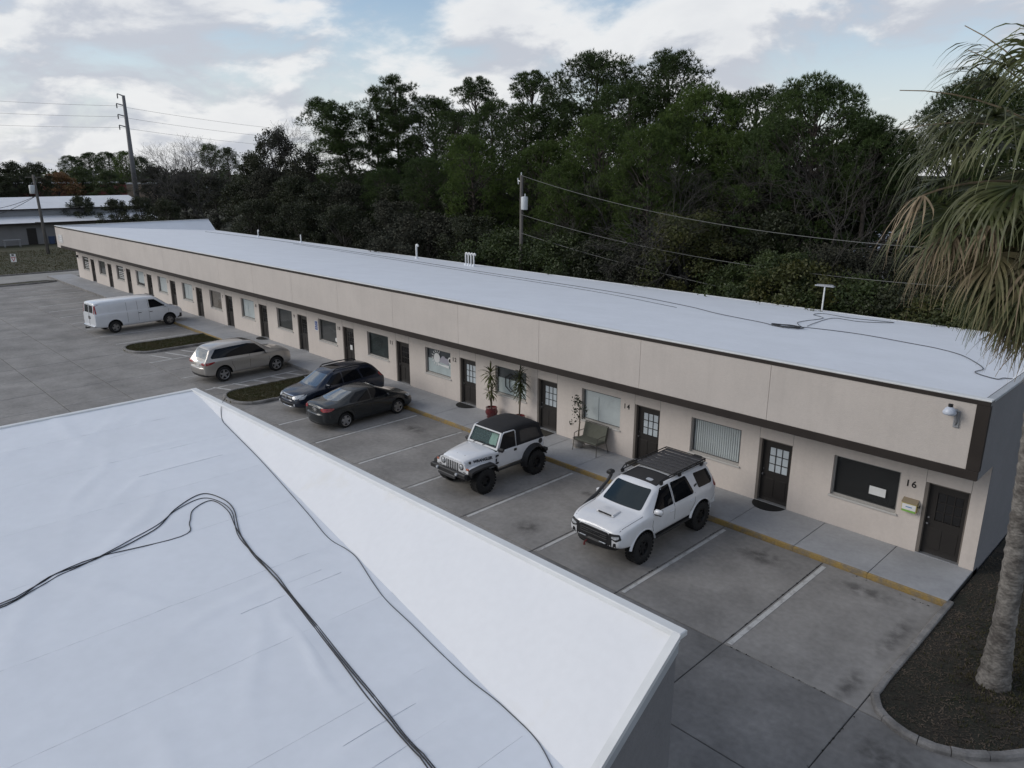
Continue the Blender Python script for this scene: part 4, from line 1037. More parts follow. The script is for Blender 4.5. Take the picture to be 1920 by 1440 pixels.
# ---- white four-wheel-drive SUV with roof rack (backed in)
def build_suv4x4():
    c = vehicle('sport_utility_vehicle', -8.33, -2.15, -1, 'lifted white SUV with black roof rack and snorkel nearest the camera', 'SUV')
    rows = [(-2.36, 0.78, 1.22, 1.80, 0.80, 0.84, 0.64, 0.26), (-2.22, 0.70, 1.25, 1.88, 0.92, 0.93, 0.69, 0.22), (-1.9, 0.62, 1.27, 1.89, 0.945, 0.955, 0.715, 0.06), (-1.0, 0.58, 1.27, 1.92, 0.95, 0.965, 0.72, 0),
            (-0.2, 0.58, 1.26, 1.92, 0.95, 0.965, 0.72, 0), (0.50, 0.58, 1.25, 1.87, 0.95, 0.965, 0.70, -0.02), (0.62, 0.58, 1.25, 1.84, 0.95, 0.96, 0.70, 0.0), (1.22, 0.58, 1.24, 1.345, 0.95, 0.955, 0.76, 0), (1.36, 0.58, 1.235, 1.305, 0.955, 0.955, 0.74, 0),
            (1.85, 0.60, 1.20, 1.285, 0.955, 0.95, 0.72, 0), (2.12, 0.62, 1.14, 1.24, 0.93, 0.91, 0.70, 0), (2.30, 0.66, 1.04, 1.15, 0.87, 0.83, 0.63, 0), (2.36, 0.68, 0.98, 1.07, 0.80, 0.76, 0.56, 0)]
    wh = [(1.42, 0.44), (-1.42, 0.44)]
    body, bv = car_body(rows, P_white, wh, 0.535, c, edge=0.45)
    for wy, _ in wh:
        for s_ in (1, -1):
            wheel(c, s_ * 0.84, wy, 0.44, 0.29, 0.22, C_rim_d, 'mud', 6, 0.05)
            flare(c, P_white, s_, wy, 0.44, 0.535, 0.60, 0.93, 0.975, 12, 168)
    patch(bv, [(-0.66, 1.365), (0.66, 1.365), (0.59, 1.80), (-0.59, 1.80)], 'front', C_glass_w, 'windscreen', c, round_=0.06)
    for s_ in (1, -1):
        patch(bv, [(0.94, 1.30), (0.42, 1.80), (0.02, 1.83), (0.02, 1.29)], 'side', C_glass, 'side_window', c, side=s_, round_=0.03)
        patch(bv, [(-0.06, 1.29), (-0.06, 1.83), (-0.80, 1.83), (-1.02, 1.33), (-0.98, 1.29)], 'side', C_glass, 'side_window', c, side=s_, round_=0.04)
        patch(bv, [(-1.30, 1.36), (-1.18, 1.80), (-1.92, 1.76), (-2.06, 1.42), (-1.98, 1.34)], 'side', C_glass, 'quarter_window', c, side=s_, round_=0.06)
        for x in ([(0.98, 1.27), (1.02, 0.95), (0.92, 0.66)], [(-0.02, 1.84), (-0.02, 1.0), (-0.03, 0.66)], [(-1.08, 1.30), (-1.05, 1.02), (-0.86, 0.80), (-0.84, 0.66)]):
            patch(bv, strip_poly(x, 0.014), 'side', C_seam, 'door_seam', c, off=0.002, side=s_, skirt=0.004, maxe=0.2)
        handle(c, P_white, s_, 0.975, 0.12, 1.12); handle(c, P_white, s_, 0.975, -0.88, 1.13)
        mirror_part(c, P_white, s_, 0.93, 0.86, 1.33, 1.15)
        patch(bv, [(0.50, 1.06), (0.80, 1.075), (0.86, 0.95), (0.74, 0.88), (0.55, 0.93)] if s_ > 0 else [(-0.50, 1.06), (-0.80, 1.075), (-0.86, 0.95), (-0.74, 0.88), (-0.55, 0.93)], 'front', C_trim, 'headlight', c, off=0.012, round_=0.03)
        patch(bv, [(s_ * 0.60, 1.0), (s_ * 0.80, 1.03), (s_ * 0.80, 0.965), (s_ * 0.70, 0.93), (s_ * 0.60, 0.955)], 'front', C_lens, 'headlight_lens', c, off=0.018, round_=0.02)
        patch(bv, [(s_ * 0.66, 0.82), (s_ * 0.74, 0.84), (s_ * 0.76, 0.70), (s_ * 0.64, 0.68)], 'front', C_trim, 'fog_light', c, off=0.006, round_=0.03)
        MB().lathe([(0.0, 0.02), (0.04, 0.015), (0.042, 0)], 10, 0, 'y', (s_ * 0.69, 2.30, 0.73)).build('fog_lens', C_lens, c)
        patch(bv, [(-2.32, 1.14), (-2.10, 1.20), (-2.13, 1.40), (-2.32, 1.44)], 'side', C_red, 'tail_light', c, side=s_, off=0.008, round_=0.04)
        MB().box(s_ * 0.80 if s_ > 0 else -0.96, 0.96 if s_ > 0 else -0.80, -0.86, 0.86, 0.50, 0.57, 0, 0.02).build('rock_slider', C_trim, c)
        # badge behind the rear door
        patch(bv, [(-1.09, 1.44), (-1.24, 1.47), (-1.24, 1.52), (-1.14, 1.505), (-1.09, 1.49)], 'side', C_trim, 'badge', c, side=s_, off=0.006)
    patch(bv, [(-0.46, 1.05), (0.46, 1.05), (0.60, 0.92), (0.60, 0.70), (0.50, 0.62), (-0.50, 0.62), (-0.60, 0.70), (-0.60, 0.92)], 'front', C_trim, 'grille', c, off=0.010, round_=0.03)
    for z in (0.97, 0.91, 0.85): MB().box(-0.46, 0.46, 2.33, 2.395, z - 0.012, z + 0.012, 0, 0.01).build('grille_bar', C_trim, c)
    text_obj('grille_lettering', 'TOYOTA', 0.10, mat('dark_letter', (0.05, 0.05, 0.052), 0.4), c, (0, 2.402, 0.935), (R(90), 0, R(180)), 0.004)
    bumper(c, C_trim, 2.41, 0.66, 0.56, 0.74, 0.25, 'bumper', 0.16)
    for s_ in (1, -1): MB().box(s_ * 0.34 - 0.11, s_ * 0.34 + 0.11, 2.40, 2.435, 0.74, 0.765, 0, 0.01).build('light_bar', C_lens, c)
    MB().tube([(0.20, 2.40, 0.62), (0.20, 2.50, 0.60), (0.20, 2.52, 0.53), (0.20, 2.47, 0.52)], 0.022, 6).build('tow_hook', mat('tow_hook_red', (0.16, 0.03, 0.03), 0.5), c)
    bumper(c, P_white, -2.44, 0.86, 0.60, 0.86, 0.25, 'bumper', 0.10)
    patch(bv, [(-0.62, 1.36), (0.62, 1.36), (0.54, 1.76), (-0.54, 1.76)], 'rear', C_glass, 'rear_window', c, round_=0.06)
    # bonnet scoop
    MB().add([(-0.30, 1.92, 1.295), (0.30, 1.92, 1.295), (0.27, 1.55, 1.318), (-0.27, 1.55, 1.318), (-0.27, 1.90, 1.345), (0.27, 1.90, 1.345), (0.24, 1.56, 1.345), (-0.24, 1.56, 1.345)], [(0, 1, 5, 4), (1, 2, 6, 5), (2, 3, 7, 6), (3, 0, 4, 7), (4, 5, 6, 7)]).build('bonnet_scoop', P_white, c)
    MB().box(-0.22, 0.22, 1.897, 1.925, 1.303, 1.338).build('scoop_opening', C_seam, c)
    for s_ in (1, -1): patch(bv, strip_poly([(s_ * 0.74, 2.30), (s_ * 0.80, 1.9), (s_ * 0.82, 1.3)], 0.012), 'top', C_seam, 'bonnet_seam', c, off=0.002, skirt=0.004, maxe=0.2)
    # sunroof / dark front of the roof
    patch(bv, [(-0.56, -0.28), (0.56, -0.28), (0.60, 0.44), (-0.60, 0.44)], 'top', C_trim, 'roof_panel', c, off=0.006, round_=0.04)
    patch(bv, [(-0.36, 0.20), (-0.16, 0.20), (-0.16, 0.34), (-0.36, 0.34)], 'top', mat('sticker_pale', (0.40, 0.42, 0.45), 0.4), 'sticker', c, off=0.012, round_=0.05)
    text_obj('windscreen_banner', '', 0.1, C_trim, c, (0, 0, 0), (0, 0, 0)) if False else None
    # roof rack
    rr = 0.018
    for s_ in (1, -1):
        MB().tube([(s_ * 0.66, 0.36, 1.97), (s_ * 0.69, 0.20, 2.04), (s_ * 0.69, -1.92, 2.04)], rr, 6).build('rack_rail', C_trim, c)
        MB().tube([(s_ * 0.66, 0.40, 1.955), (s_ * 0.69, -1.92, 1.97)], rr, 6).build('rack_rail', C_trim, c)
        for y in (0.1, -0.4, -0.95, -1.45, -1.9): MB().tube([(s_ * 0.69, y, 1.97), (s_ * 0.69, y, 2.04)], 0.014, 5).build('rack_post', C_trim, c)
        for y in (0.3, -0.6, -1.75): MB().box(s_ * 0.67 - 0.03, s_ * 0.67 + 0.03, y - 0.05, y + 0.05, 1.86, 1.97, 0, 0.01).build('rack_foot', C_trim, c)
    MB().tube([(-0.69, -1.92, 2.04), (0.69, -1.92, 2.04)], rr, 6).build('rack_rail', C_trim, c)
    m_slat = mat('rack_slat', (0.05, 0.05, 0.054), 0.5)
    for i in range(7): MB().box(-0.67, 0.67, -0.44 - 0.235 * i - 0.105, -0.44 - 0.235 * i + 0.085, 1.985, 2.003, 0, 0.006).build('rack_slat', m_slat, c)
    for y in (-0.32,): MB().box(-0.68, 0.68, y - 0.02, y + 0.02, 1.98, 2.005, 0, 0.008).build('rack_bar', C_trim, c)
    # spoiler
    MB().add([(-0.62, -1.95, 1.87), (0.62, -1.95, 1.87), (0.58, -2.24, 1.80), (-0.58, -2.24, 1.80), (-0.62, -1.95, 1.80), (0.62, -1.95, 1.80), (0.58, -2.24, 1.74), (-0.58, -2.24, 1.74)], [(0, 1, 2, 3), (7, 6, 5, 4), (2, 3, 7, 6), (0, 3, 7, 4), (1, 2, 6, 5)]).build('spoiler', P_white, c)
    MB().box(-0.48, -0.20, -2.1, -1.94, 1.93, 2.02, 0, 0.03).build('rack_light', C_trim, c)
    # snorkel on the far side
    MB().tube([(0.95, 1.75, 1.12), (0.985, 1.35, 1.22), (0.97, 1.08, 1.32), (0.87, 0.72, 1.66), (0.85, 0.62, 1.78), (0.85, 0.60, 1.86)], [0.05, 0.055, 0.05, 0.045, 0.05, 0.055], 8).build('snorkel', C_trim, c, True)
    MB().box(0.78, 0.93, 0.52, 0.72, 1.84, 1.97, 0, 0.03).build('snorkel_head', C_trim, c)
    MB().box(-0.62, 0.62, -1.2, 1.2, 0.62, 0.66).build('floor_pan', C_well, c)
    MB().lathe([(0, -0.6), (0.07, -0.6), (0.07, 0.6), (0, 0.6)], 10, 0, 'x', (0, -1.42, 0.43)).build('axle', C_trim, c)
build_suv4x4()

C_num_l = mat('bonnet_decal', (0.015, 0.02, 0.035), 0.5); C_steel2 = mat('grey_plate', (0.20, 0.20, 0.21), 0.5)
# ---- white soft-top off-roader (backed in)
def build_offroader():
    c = vehicle('off_road_vehicle', -14.62, -2.36, -1, 'white two-door soft-top off-roader with black roof and big tyres', 'off-roader')
    W = P_white; hw = 0.765
    FWY, RWY, RAD = 1.20, -1.20, 0.435
    # tub with wheel cut-outs
    prof = [(-1.74, 0.66), (-1.74, 1.22), (0.62, 1.22), (0.62, 0.66)]
    tub = MB(); tub.add([(s * hw, y, z) for s in (-1, 1) for y, z in prof], [(0, 1, 2, 3), (7, 6, 5, 4), (0, 4, 5, 1), (2, 6, 7, 3), (3, 7, 4, 0), (1, 5, 6, 2)])
    me = tub.mesh('tub', [W, C_well]); b = bmesh.new(); b.from_mesh(me); bmesh.ops.recalc_face_normals(b, faces=b.faces); bmesh.ops.bevel(b, geom=b.edges[:], offset=0.03, segments=2, profile=0.6, affect='EDGES'); b.to_mesh(me); b.free()
    o = link('tub', me); cuts = []
    for s in (-1, 1):
        cm = MB().lathe([(0.0, 0.45 * s), (0.51, 0.45 * s), (0.51, 1.3 * s), (0.0, 1.3 * s)], 24, 0, 'x', (0, RWY, 0.50)).mesh('cut', [C_well]); b2 = bmesh.new(); b2.from_mesh(cm); bmesh.ops.remove_doubles(b2, verts=b2.verts, dist=1e-4); bmesh.ops.recalc_face_normals(b2, faces=b2.faces); b2.to_mesh(cm); b2.free()
        co = link('cut', cm); cuts.append(co); bo = o.modifiers.new('b', 'BOOLEAN'); bo.object = co; bo.operation = 'DIFFERENCE'; bo.solver = 'EXACT'; bo.material_mode = 'TRANSFER'
    cm = MB().box(-0.70, 0.70, -1.66, 0.58, 0.78, 1.6).mesh('cut', [C_inner]); co = link('cut', cm); cuts.append(co); bo = o.modifiers.new('b', 'BOOLEAN'); bo.object = co; bo.operation = 'DIFFERENCE'; bo.solver = 'EXACT'; bo.material_mode = 'TRANSFER'
    me2 = eval_mesh(o); bpy.data.objects.remove(o)
    for k in cuts: bpy.data.objects.remove(k)
    smooth_by_angle(me2, 30); link('body', me2, c)
    # cowl and bonnet, tapering to the grille
    st = [(0.58, 0.72, 0.745, 1.28), (0.95, 0.70, 0.70, 1.275), (1.40, 0.66, 0.62, 1.245), (1.76, 0.64, 0.555, 1.19), (1.80, 0.64, 0.54, 1.15)]
    m_ = MB(); sec = []
    for y, zb, w, zt in st:
        hs = [(w, zb), (w, zt - 0.10), (w - 0.012, zt - 0.05), (w - 0.06, zt - 0.012), (w * 0.55, zt + 0.012), (0, zt + 0.02)]
        sec.append([(x, y, z) for x, z in hs] + [(-x, y, z) for x, z in hs[-2::-1]])
    k = len(sec[0])
    for s in sec: m_.v.extend(s)
    for i in range(len(sec) - 1):
        for j in range(k - 1):
            a = i * k + j; m_.f.append((a, a + 1, a + 1 + k, a + k)); m_.m.append(0)
        m_.f.append((i * k + k - 1, i * k, i * k + k, i * k + 2 * k - 1)); m_.m.append(0)
    m_.f.append(tuple(range(k))); m_.m.append(0); e = (len(sec) - 1) * k; m_.f.append(tuple(range(e + k - 1, e - 1, -1))); m_.m.append(0)
    me = m_.mesh('bonnet', W); b = bmesh.new(); b.from_mesh(me); bmesh.ops.recalc_face_normals(b, faces=b.faces); b.to_mesh(me); b.free(); smooth_by_angle(me, 40); link('bonnet', me, c)
    # grille panel with seven slots and round lamps
    gr = MB(); gp = [(-0.66, 0.72), (-0.68, 0.95), (-0.60, 1.10), (-0.40, 1.155), (0.40, 1.155), (0.60, 1.10), (0.68, 0.95), (0.66, 0.72)]
    gr.add([(x, y, z) for y in (1.78, 1.84) for x, z in gp], [tuple(range(7, -1, -1)), tuple(range(8, 16))] + [(i, (i + 1) % 8, 8 + (i + 1) % 8, 8 + i) for i in range(8)])
    go = gr.build('grille', W, c)
    for i in range(7): MB().box(-0.275 + 0.0915 * i - 0.026, -0.275 + 0.0915 * i + 0.026, 1.835, 1.846, 0.78, 1.08, 0, 0.005).build('grille_slot', C_seam, go)
    for s in (1, -1):
        MB().lathe([(0.0, 0.03), (0.06, 0.024), (0.088, 0.008), (0.09, -0.01)], 16, 0, 'y', (s * 0.455, 1.843, 0.985)).build('headlight', C_lens, c, True)
        MB().lathe([(0.088, 0.002), (0.108, 0.01), (0.108, -0.01)], 16, 0, 'y', (s * 0.455, 1.845, 0.985), False).build('headlight_ring', C_trim, c)
        MB().box(s * 0.745 - 0.055, s * 0.745 + 0.055, 1.80, 1.845, 0.93, 0.995, 0, 0.01).build('turn_signal', C_amber, c)
        # flat fender, white top with black flare
        f = MB(); pts = [(0.64, 0.70), (0.70, 0.89), (0.86, 0.985), (1.30, 1.0), (1.72, 0.965), (1.83, 0.92), (1.84, 0.84)]
        vv = []
        for y, z in pts: vv += [(s * 0.55, y, z), (s * 0.80, y, z), (s * 0.80, y, z - 0.035), (s * 0.55, y, z - 0.035)]
        ff = []
        for i in range(len(pts) - 1):
            for j in range(4): a = i * 4 + j; bb = i * 4 + (j + 1) % 4; ff.append((a, bb, bb + 4, a + 4))
        ff += [(0, 1, 2, 3), (27, 26, 25, 24)]
        f.add(vv, ff); fo = f.build('fender', W, c); smooth_by_angle(fo.data, 45)
        f = MB(); vv = []
        for y, z in pts: vv += [(s * 0.79, y, z + 0.006), (s * 0.96, y, z - 0.035), (s * 0.965, y, z - 0.10), (s * 0.79, y, z - 0.05)]
        f.add(vv, ff); fo = f.build('fender_flare', C_trim, c); smooth_by_angle(fo.data, 45)
        flare(c, C_trim, s, RWY, 0.52, 0.50, 0.60, 0.74, 0.965, -12, 165)
        MB().box(s * 0.62 - 0.17, s * 0.62 + 0.17, 0.62, 1.84, 0.60, 0.72).build('inner_fender', C_well, c)
        # door with white upper frame
        MB().box(s * 0.773 - 0.012, s * 0.773 + 0.012, -0.40, 0.50, 0.74, 1.20, 0, 0.012).build('door', W, c)
        MB().tube([(s * 0.745, 0.47, 1.21), (s * 0.70, 0.24, 1.74), (s * 0.695, 0.16, 1.80), (s * 0.695, -0.30, 1.80), (s * 0.70, -0.36, 1.75), (s * 0.745, -0.39, 1.21)], 0.024, 8).build('door_window_frame', W, c, True)
        MB().add([(s * 0.745, 0.44, 1.21), (s * 0.70, 0.22, 1.74), (s * 0.695, -0.32, 1.78), (s * 0.745, -0.37, 1.21)], [(0, 1, 2, 3)]).build('side_window', C_glass, c)
        MB().box(s * 0.79 - 0.01, s * 0.79 + 0.01, -0.36, -0.24, 1.08, 1.17, 0, 0.008).build('door_handle', C_trim, c)
        for z in (0.86, 1.12): MB().box(s * 0.79 - 0.015, s * 0.79 + 0.015, 0.49, 0.60, z - 0.03, z + 0.03, 0, 0.01).build('hinge', C_trim, c)
        mirror_part(c, C_trim, s, 0.76, 0.42, 1.30, 0.95)
        MB().lathe([(0.0, 0.02), (0.085, 0.018), (0.095, 0)], 14, 0, 'x', (s * (hw - 0.002) if s > 0 else -hw - 0.018, -1.55, 1.12)).build('fuel_cap', C_trim, c)
        for z, h_ in ((0.86, 0.02), (0.96, 0.06), (1.08, 0.03)): MB().box(s * (hw + 0.003) - 0.003, s * (hw + 0.003) + 0.003, 0.535, 0.60, z - h_, z + h_, 0, 0.002).build('side_decal', C_num_l, c)
        MB().box(s * 0.60 - 0.09, s * 0.60 + 0.09, -1.80, -1.74, 0.95, 1.12, 0, 0.01).build('tail_light', C_red, c)
        MB().tube([(s * 0.80, 0.60, 0.60), (s * 0.80, -0.62, 0.60)], 0.045, 6).build('side_step', C_trim, c)
        MB().box(s * 0.57 - 0.03, s * 0.57 + 0.03, 0.75, 0.80, 1.19, 1.27).build('cowl_catch', C_trim, c)
        MB().box(s * 0.615 - 0.03, s * 0.615 + 0.03, 1.58, 1.63, 1.06, 1.15, 0, 0.01).build('bonnet_catch', C_trim, c)
    # lettering along the bonnet sides
    for s in (1, -1):
        o = text_obj('bonnet_lettering', 'WRANGLER', 0.135, C_num_l, c, (s * 0.684, 1.10, 1.095), (R(90), 0, R(90) * s), 0.003, 0.006)
        o.rotation_euler = (R(86), 0, R(90) * s - s * R(-10.5))
    for x, y in ((-0.26, 1.50), (0.10, 1.52)): MB().lathe([(0, 0.03), (0.022, 0.028), (0.03, 0)], 8, 0, 'z', (x, y, 1.215)).build('bonnet_bumper', C_trim, c)
    MB().box(-0.07, 0.07, 1.18, 1.28, 1.252, 1.262).build('washer_plate', C_steel2, c); MB().box(-0.16, 0.10, 0.72, 0.84, 1.268, 1.276).build('cowl_vent', C_trim, c)
    # windscreen frame, glass, wipers
    wb_, wt_ = (0.50, 1.26), (0.22, 1.80)
    fr = MB(); O = [(-0.745, 0), (0.745, 0), (0.69, 1), (-0.69, 1)]; I = [(-0.665, 0.13), (0.665, 0.13), (0.62, 0.91), (-0.62, 0.91)]
    def wp(x, t, d=0.0): return (x, wb_[0] + (wt_[0] - wb_[0]) * t + d * 0.89, wb_[1] + (wt_[1] - wb_[1]) * t + d * 0.46)
    vv = [wp(x, t, d) for d in (0.03, -0.03) for x, t in O + I]
    ff = []
    for i in range(4):
        j = (i + 1) % 4; ff += [(i, j, 4 + j, 4 + i), (8 + j, 8 + i, 12 + i, 12 + j), (i, 8 + i, 8 + j, j), (4 + i, 4 + j, 12 + j, 12 + i)]
    fr.add(vv, ff); fr.build('windscreen_frame', mat('flat_white_paint', (0.62, 0.63, 0.64), 0.6, spec=0.2), c)
    gk = MB().tube([wp(x * 0.985, t, 0.033) for x, t in I] + [wp(I[0][0] * 0.985, I[0][1], 0.033)], 0.014, 5).build('windscreen_seal', C_trim, c)
    MB().add([wp(x, t, 0.0) for x, t in I], [(0, 1, 2, 3)]).build('windscreen', glass_mat('clear_car_glass', (0.62, 0.80, 0.79), clear=1.0), c)
    for x in (-0.05, 0.42): MB().tube([wp(x + 0.02, 0.03, 0.05), wp(x - 0.10, 0.14, 0.05), wp(x - 0.50, 0.22, 0.045)], 0.010, 5).build('wiper', C_trim, c)
    # crumpled sunshade and seats seen through the glass
    q_ = random.Random(2); ss = MB(); rows = []
    for i in range(9):
        rows.append([(lambda p: (p[0], p[1] - 0.10 - 0.03 * q_.random(), p[2] + 0.02 * q_.random()))(wp(-0.10 - 0.48 * i / 8, t, -0.05)) for t in (0.12, 0.3, 0.5, 0.7, 0.84 - 0.25 * abs(i - 3) / 8)])
    for i in range(8):
        for j in range(4): ss.quad(rows[i][j], rows[i + 1][j], rows[i + 1][j + 1], rows[i][j + 1])
    ss.build('sunshade', mat('sunshade_cream', (0.62, 0.58, 0.48), 0.7, var=0.2, scale=5), c)
    for x in (-0.36, 0.36): MB().box(x - 0.23, x + 0.23, -0.62, -0.44, 0.9, 1.62, 0, 0.06).build('seat', C_inner, c); MB().box(x - 0.23, x + 0.23, -0.44, 0.05, 0.85, 1.02, 0, 0.05).build('seat', C_inner, c)
    MB().box(-0.68, 0.68, 0.30, 0.55, 1.0, 1.22, 0, 0.04).build('dashboard', mat('dash_teal_grey', (0.20, 0.24, 0.24), 0.8), c)
    # soft top
    st = [(0.225, 1.795, 0.695, 0.02), (0.05, 1.845, 0.70, 0.03), (-0.35, 1.885, 0.71, 0.05), (-0.80, 1.90, 0.715, 0.05), (-1.20, 1.87, 0.715, 0.045), (-1.48, 1.80, 0.705, 0.03), (-1.56, 1.74, 0.70, 0.02)]
    m_ = MB(); sec = []
    for y, zt, w, cr in st:
        hs = [(w, zt - 0.11), (w - 0.005, zt - 0.05), (w - 0.05, zt), (w * 0.55, zt + cr * 0.75), (0, zt + cr)]
        sec.append([(x, y, z) for x, z in hs] + [(-x, y, z) for x, z in hs[-2::-1]])
    k = len(sec[0])
    for s in sec: m_.v.extend(s)
    for i in range(len(sec) - 1):
        for j in range(k - 1): a = i * k + j; m_.f.append((a, a + 1, a + 1 + k, a + k)); m_.m.append(0)
    M_soft = mat('black_canvas', (0.014, 0.014, 0.016), 0.85, var=0.25, scale=4, bump=0.3, bscale=9)
    o = m_.build('soft_top', M_soft, c); smooth_by_angle(o.data, 50)
    for s in (1, -1):
        MB().add([(s * 0.715, -0.36, 1.78), (s * 0.715, -0.80, 1.80), (s * 0.715, -1.2, 1.77), (s * 0.705, -1.5, 1.70), (s * 0.755, -1.735, 1.215), (s * 0.76, -0.40, 1.215)], [(0, 1, 2, 3, 4, 5)]).build('soft_top_side', M_soft, c)
        MB().add([(s * 0.722, -0.56, 1.71), (s * 0.722, -0.82, 1.725), (s * 0.720, -1.36, 1.66), (s * 0.757, -1.55, 1.31), (s * 0.762, -0.58, 1.30)], [(0, 1, 2, 3, 4)]).build('soft_window', mat('vinyl_window', (0.035, 0.036, 0.038), 0.25), c)
        MB().tube([(s * 0.722, -0.38, 1.77), (s * 0.762, -0.40, 1.22)], 0.02, 5).build('soft_top_bow', M_soft, c)
    MB().add([(-0.705, -1.56, 1.64), (0.705, -1.56, 1.64), (0.70, -1.57, 1.76), (-0.70, -1.57, 1.76), (-0.755, -1.74, 1.22), (0.755, -1.74, 1.22)], [(0, 1, 2, 3), (4, 5, 1, 0)]).build('soft_top_rear', M_soft, c)
    # bumpers, wheels, underside
    MB().box(-0.86, 0.86, 1.93, 2.07, 0.70, 0.86, 0, 0.025).build('bumper', C_trim, c); MB().box(-0.45, 0.45, 1.80, 1.93, 0.66, 0.80).build('bumper_mount', C_trim, c)
    MB().box(-0.42, 0.42, 2.04, 2.10, 0.60, 0.72, 0, 0.02).build('winch_plate', mat('dark_grey_metal', (0.035, 0.035, 0.038), 0.5), c)
    for s in (1, -1): MB().lathe([(0.0, 0.04), (0.045, 0.03), (0.05, -0.02)], 12, 0, 'y', (s * 0.48, 2.09, 0.80)).build('fog_light', C_lens, c)
    MB().box(-0.80, 0.80, -1.92, -1.76, 0.64, 0.78, 0, 0.02).build('bumper', C_trim, c)
    for wy in (FWY, RWY):
        for s in (1, -1): wheel(c, s * 0.80, wy, RAD, 0.31, 0.20, C_rim_d, 'mud', 5, 0.08)
        MB().lathe([(0, -0.6), (0.07, -0.6), (0.07, 0.6), (0, 0.6)], 10, 0, 'x', (0, wy, 0.43)).build('axle', C_trim, c)
    MB().box(-0.45, 0.45, -1.6, 1.7, 0.56, 0.64).build('chassis', C_well, c)
    MB().tube([(0.70, -1.78, 1.25), (0.72, -1.80, 1.45), (0.72, -1.80, 1.02)], 0.02, 5).build('antenna_mount', C_trim, c)
build_offroader()

# ---- ordinary cars
def tail_common(bv, c, spec): pass
def build_car(c, rows, mt, wb, r, rimr, arch, tw, P):
    wh = [(wb / 2 + P.get('fo', 0), r + P.get('al', 0.02)), (-wb / 2 + P.get('fo', 0), r + P.get('al', 0.02))]
    body, bv = car_body(rows, mt, wh, arch, c, track=tw - 0.24)
    for wy, _ in wh:
        for s_ in (1, -1): wheel(c, s_ * (tw - 0.105), wy, r, 0.21, rimr, P['rim'], P.get('rs', 'five'), P.get('nsp', 5), 0.03)
    if 'ws' in P: patch(bv, P['ws'], 'front', C_glass_b, 'windscreen', c, round_=0.07)
    if 'rw' in P: patch(bv, P['rw'], 'rear', P.get('rwm', C_glass_b), 'rear_window', c, round_=0.06)
    for s_ in (1, -1):
        for w in P['sw']: patch(bv, w, 'side', C_glass, 'side_window', c, side=s_, round_=0.035)
        for l in P.get('seams', []): patch(bv, strip_poly(l, 0.013), 'side', C_seam, 'door_seam', c, off=0.002, side=s_, skirt=0.004, maxe=0.2)
        for (y, z, x) in P.get('handles', []): handle(c, P.get('hm', mt), s_, x, y, z)
        if 'mir' in P: mirror_part(c, mt, s_, *P['mir'])
        for poly in P.get('head', []): patch(bv, [(s_ * x, z) for x, z in poly], 'front', C_lens, 'headlight', c, off=0.010, round_=0.03)
        for poly in P.get('tail', []): patch(bv, [(s_ * x, z) for x, z in poly], 'rear', C_red, 'tail_light', c, off=0.010, round_=0.02)
        for poly in P.get('tails', []): patch(bv, poly, 'side', C_red, 'tail_light', c, off=0.010, side=s_, round_=0.02)
        for poly in P.get('heads', []): patch(bv, poly, 'side', C_lens, 'headlight', c, off=0.010, side=s_, round_=0.02)
        for poly, m_, nm in P.get('sidep', []): patch(bv, poly, 'side', m_, nm, c, off=0.006, side=s_)
    for poly, view, m_, nm in P.get('extra', []): patch(bv, poly, view, m_, nm, c, off=0.008, round_=0.02)
    MB().box(-tw + 0.3, tw - 0.3, -wb / 2 - 0.3, wb / 2 + 0.3, rows[2][1] + 0.03, rows[2][1] + 0.06).build('floor_pan', C_well, c)
    return bv
# dark grey sedan, nose to the kerb
c = vehicle('sedan', -23.42, -1.98, 1, 'dark grey four-door sedan parked nose-in beside the blue wagon', 'sedan', yaw=R(1.5))
rows = [(-2.26, 0.40, 0.84, 0.97, 0.66, 0.66, 0.52, 0), (-2.20, 0.32, 0.92, 1.05, 0.78, 0.78, 0.60, 0), (-2.0, 0.26, 0.97, 1.085, 0.85, 0.85, 0.63, 0), (-1.62, 0.22, 0.98, 1.10, 0.875, 0.875, 0.65, 0), (-1.50, 0.21, 0.98, 1.13, 0.875, 0.875, 0.64, 0),
        (-0.72, 0.20, 0.965, 1.40, 0.88, 0.88, 0.56, 0), (-0.3, 0.2, 0.95, 1.445, 0.88, 0.88, 0.575, 0), (0.15, 0.2, 0.94, 1.44, 0.88, 0.88, 0.575, 0), (0.42, 0.2, 0.935, 1.38, 0.88, 0.88, 0.57, 0), (1.30, 0.2, 0.91, 0.98, 0.875, 0.87, 0.68, 0),
        (1.5, 0.2, 0.88, 0.955, 0.875, 0.86, 0.66, 0), (1.95, 0.22, 0.76, 0.85, 0.85, 0.82, 0.60, 0), (2.18, 0.26, 0.66, 0.74, 0.76, 0.72, 0.5, 0), (2.28, 0.32, 0.58, 0.63, 0.60, 0.56, 0.4, 0)]
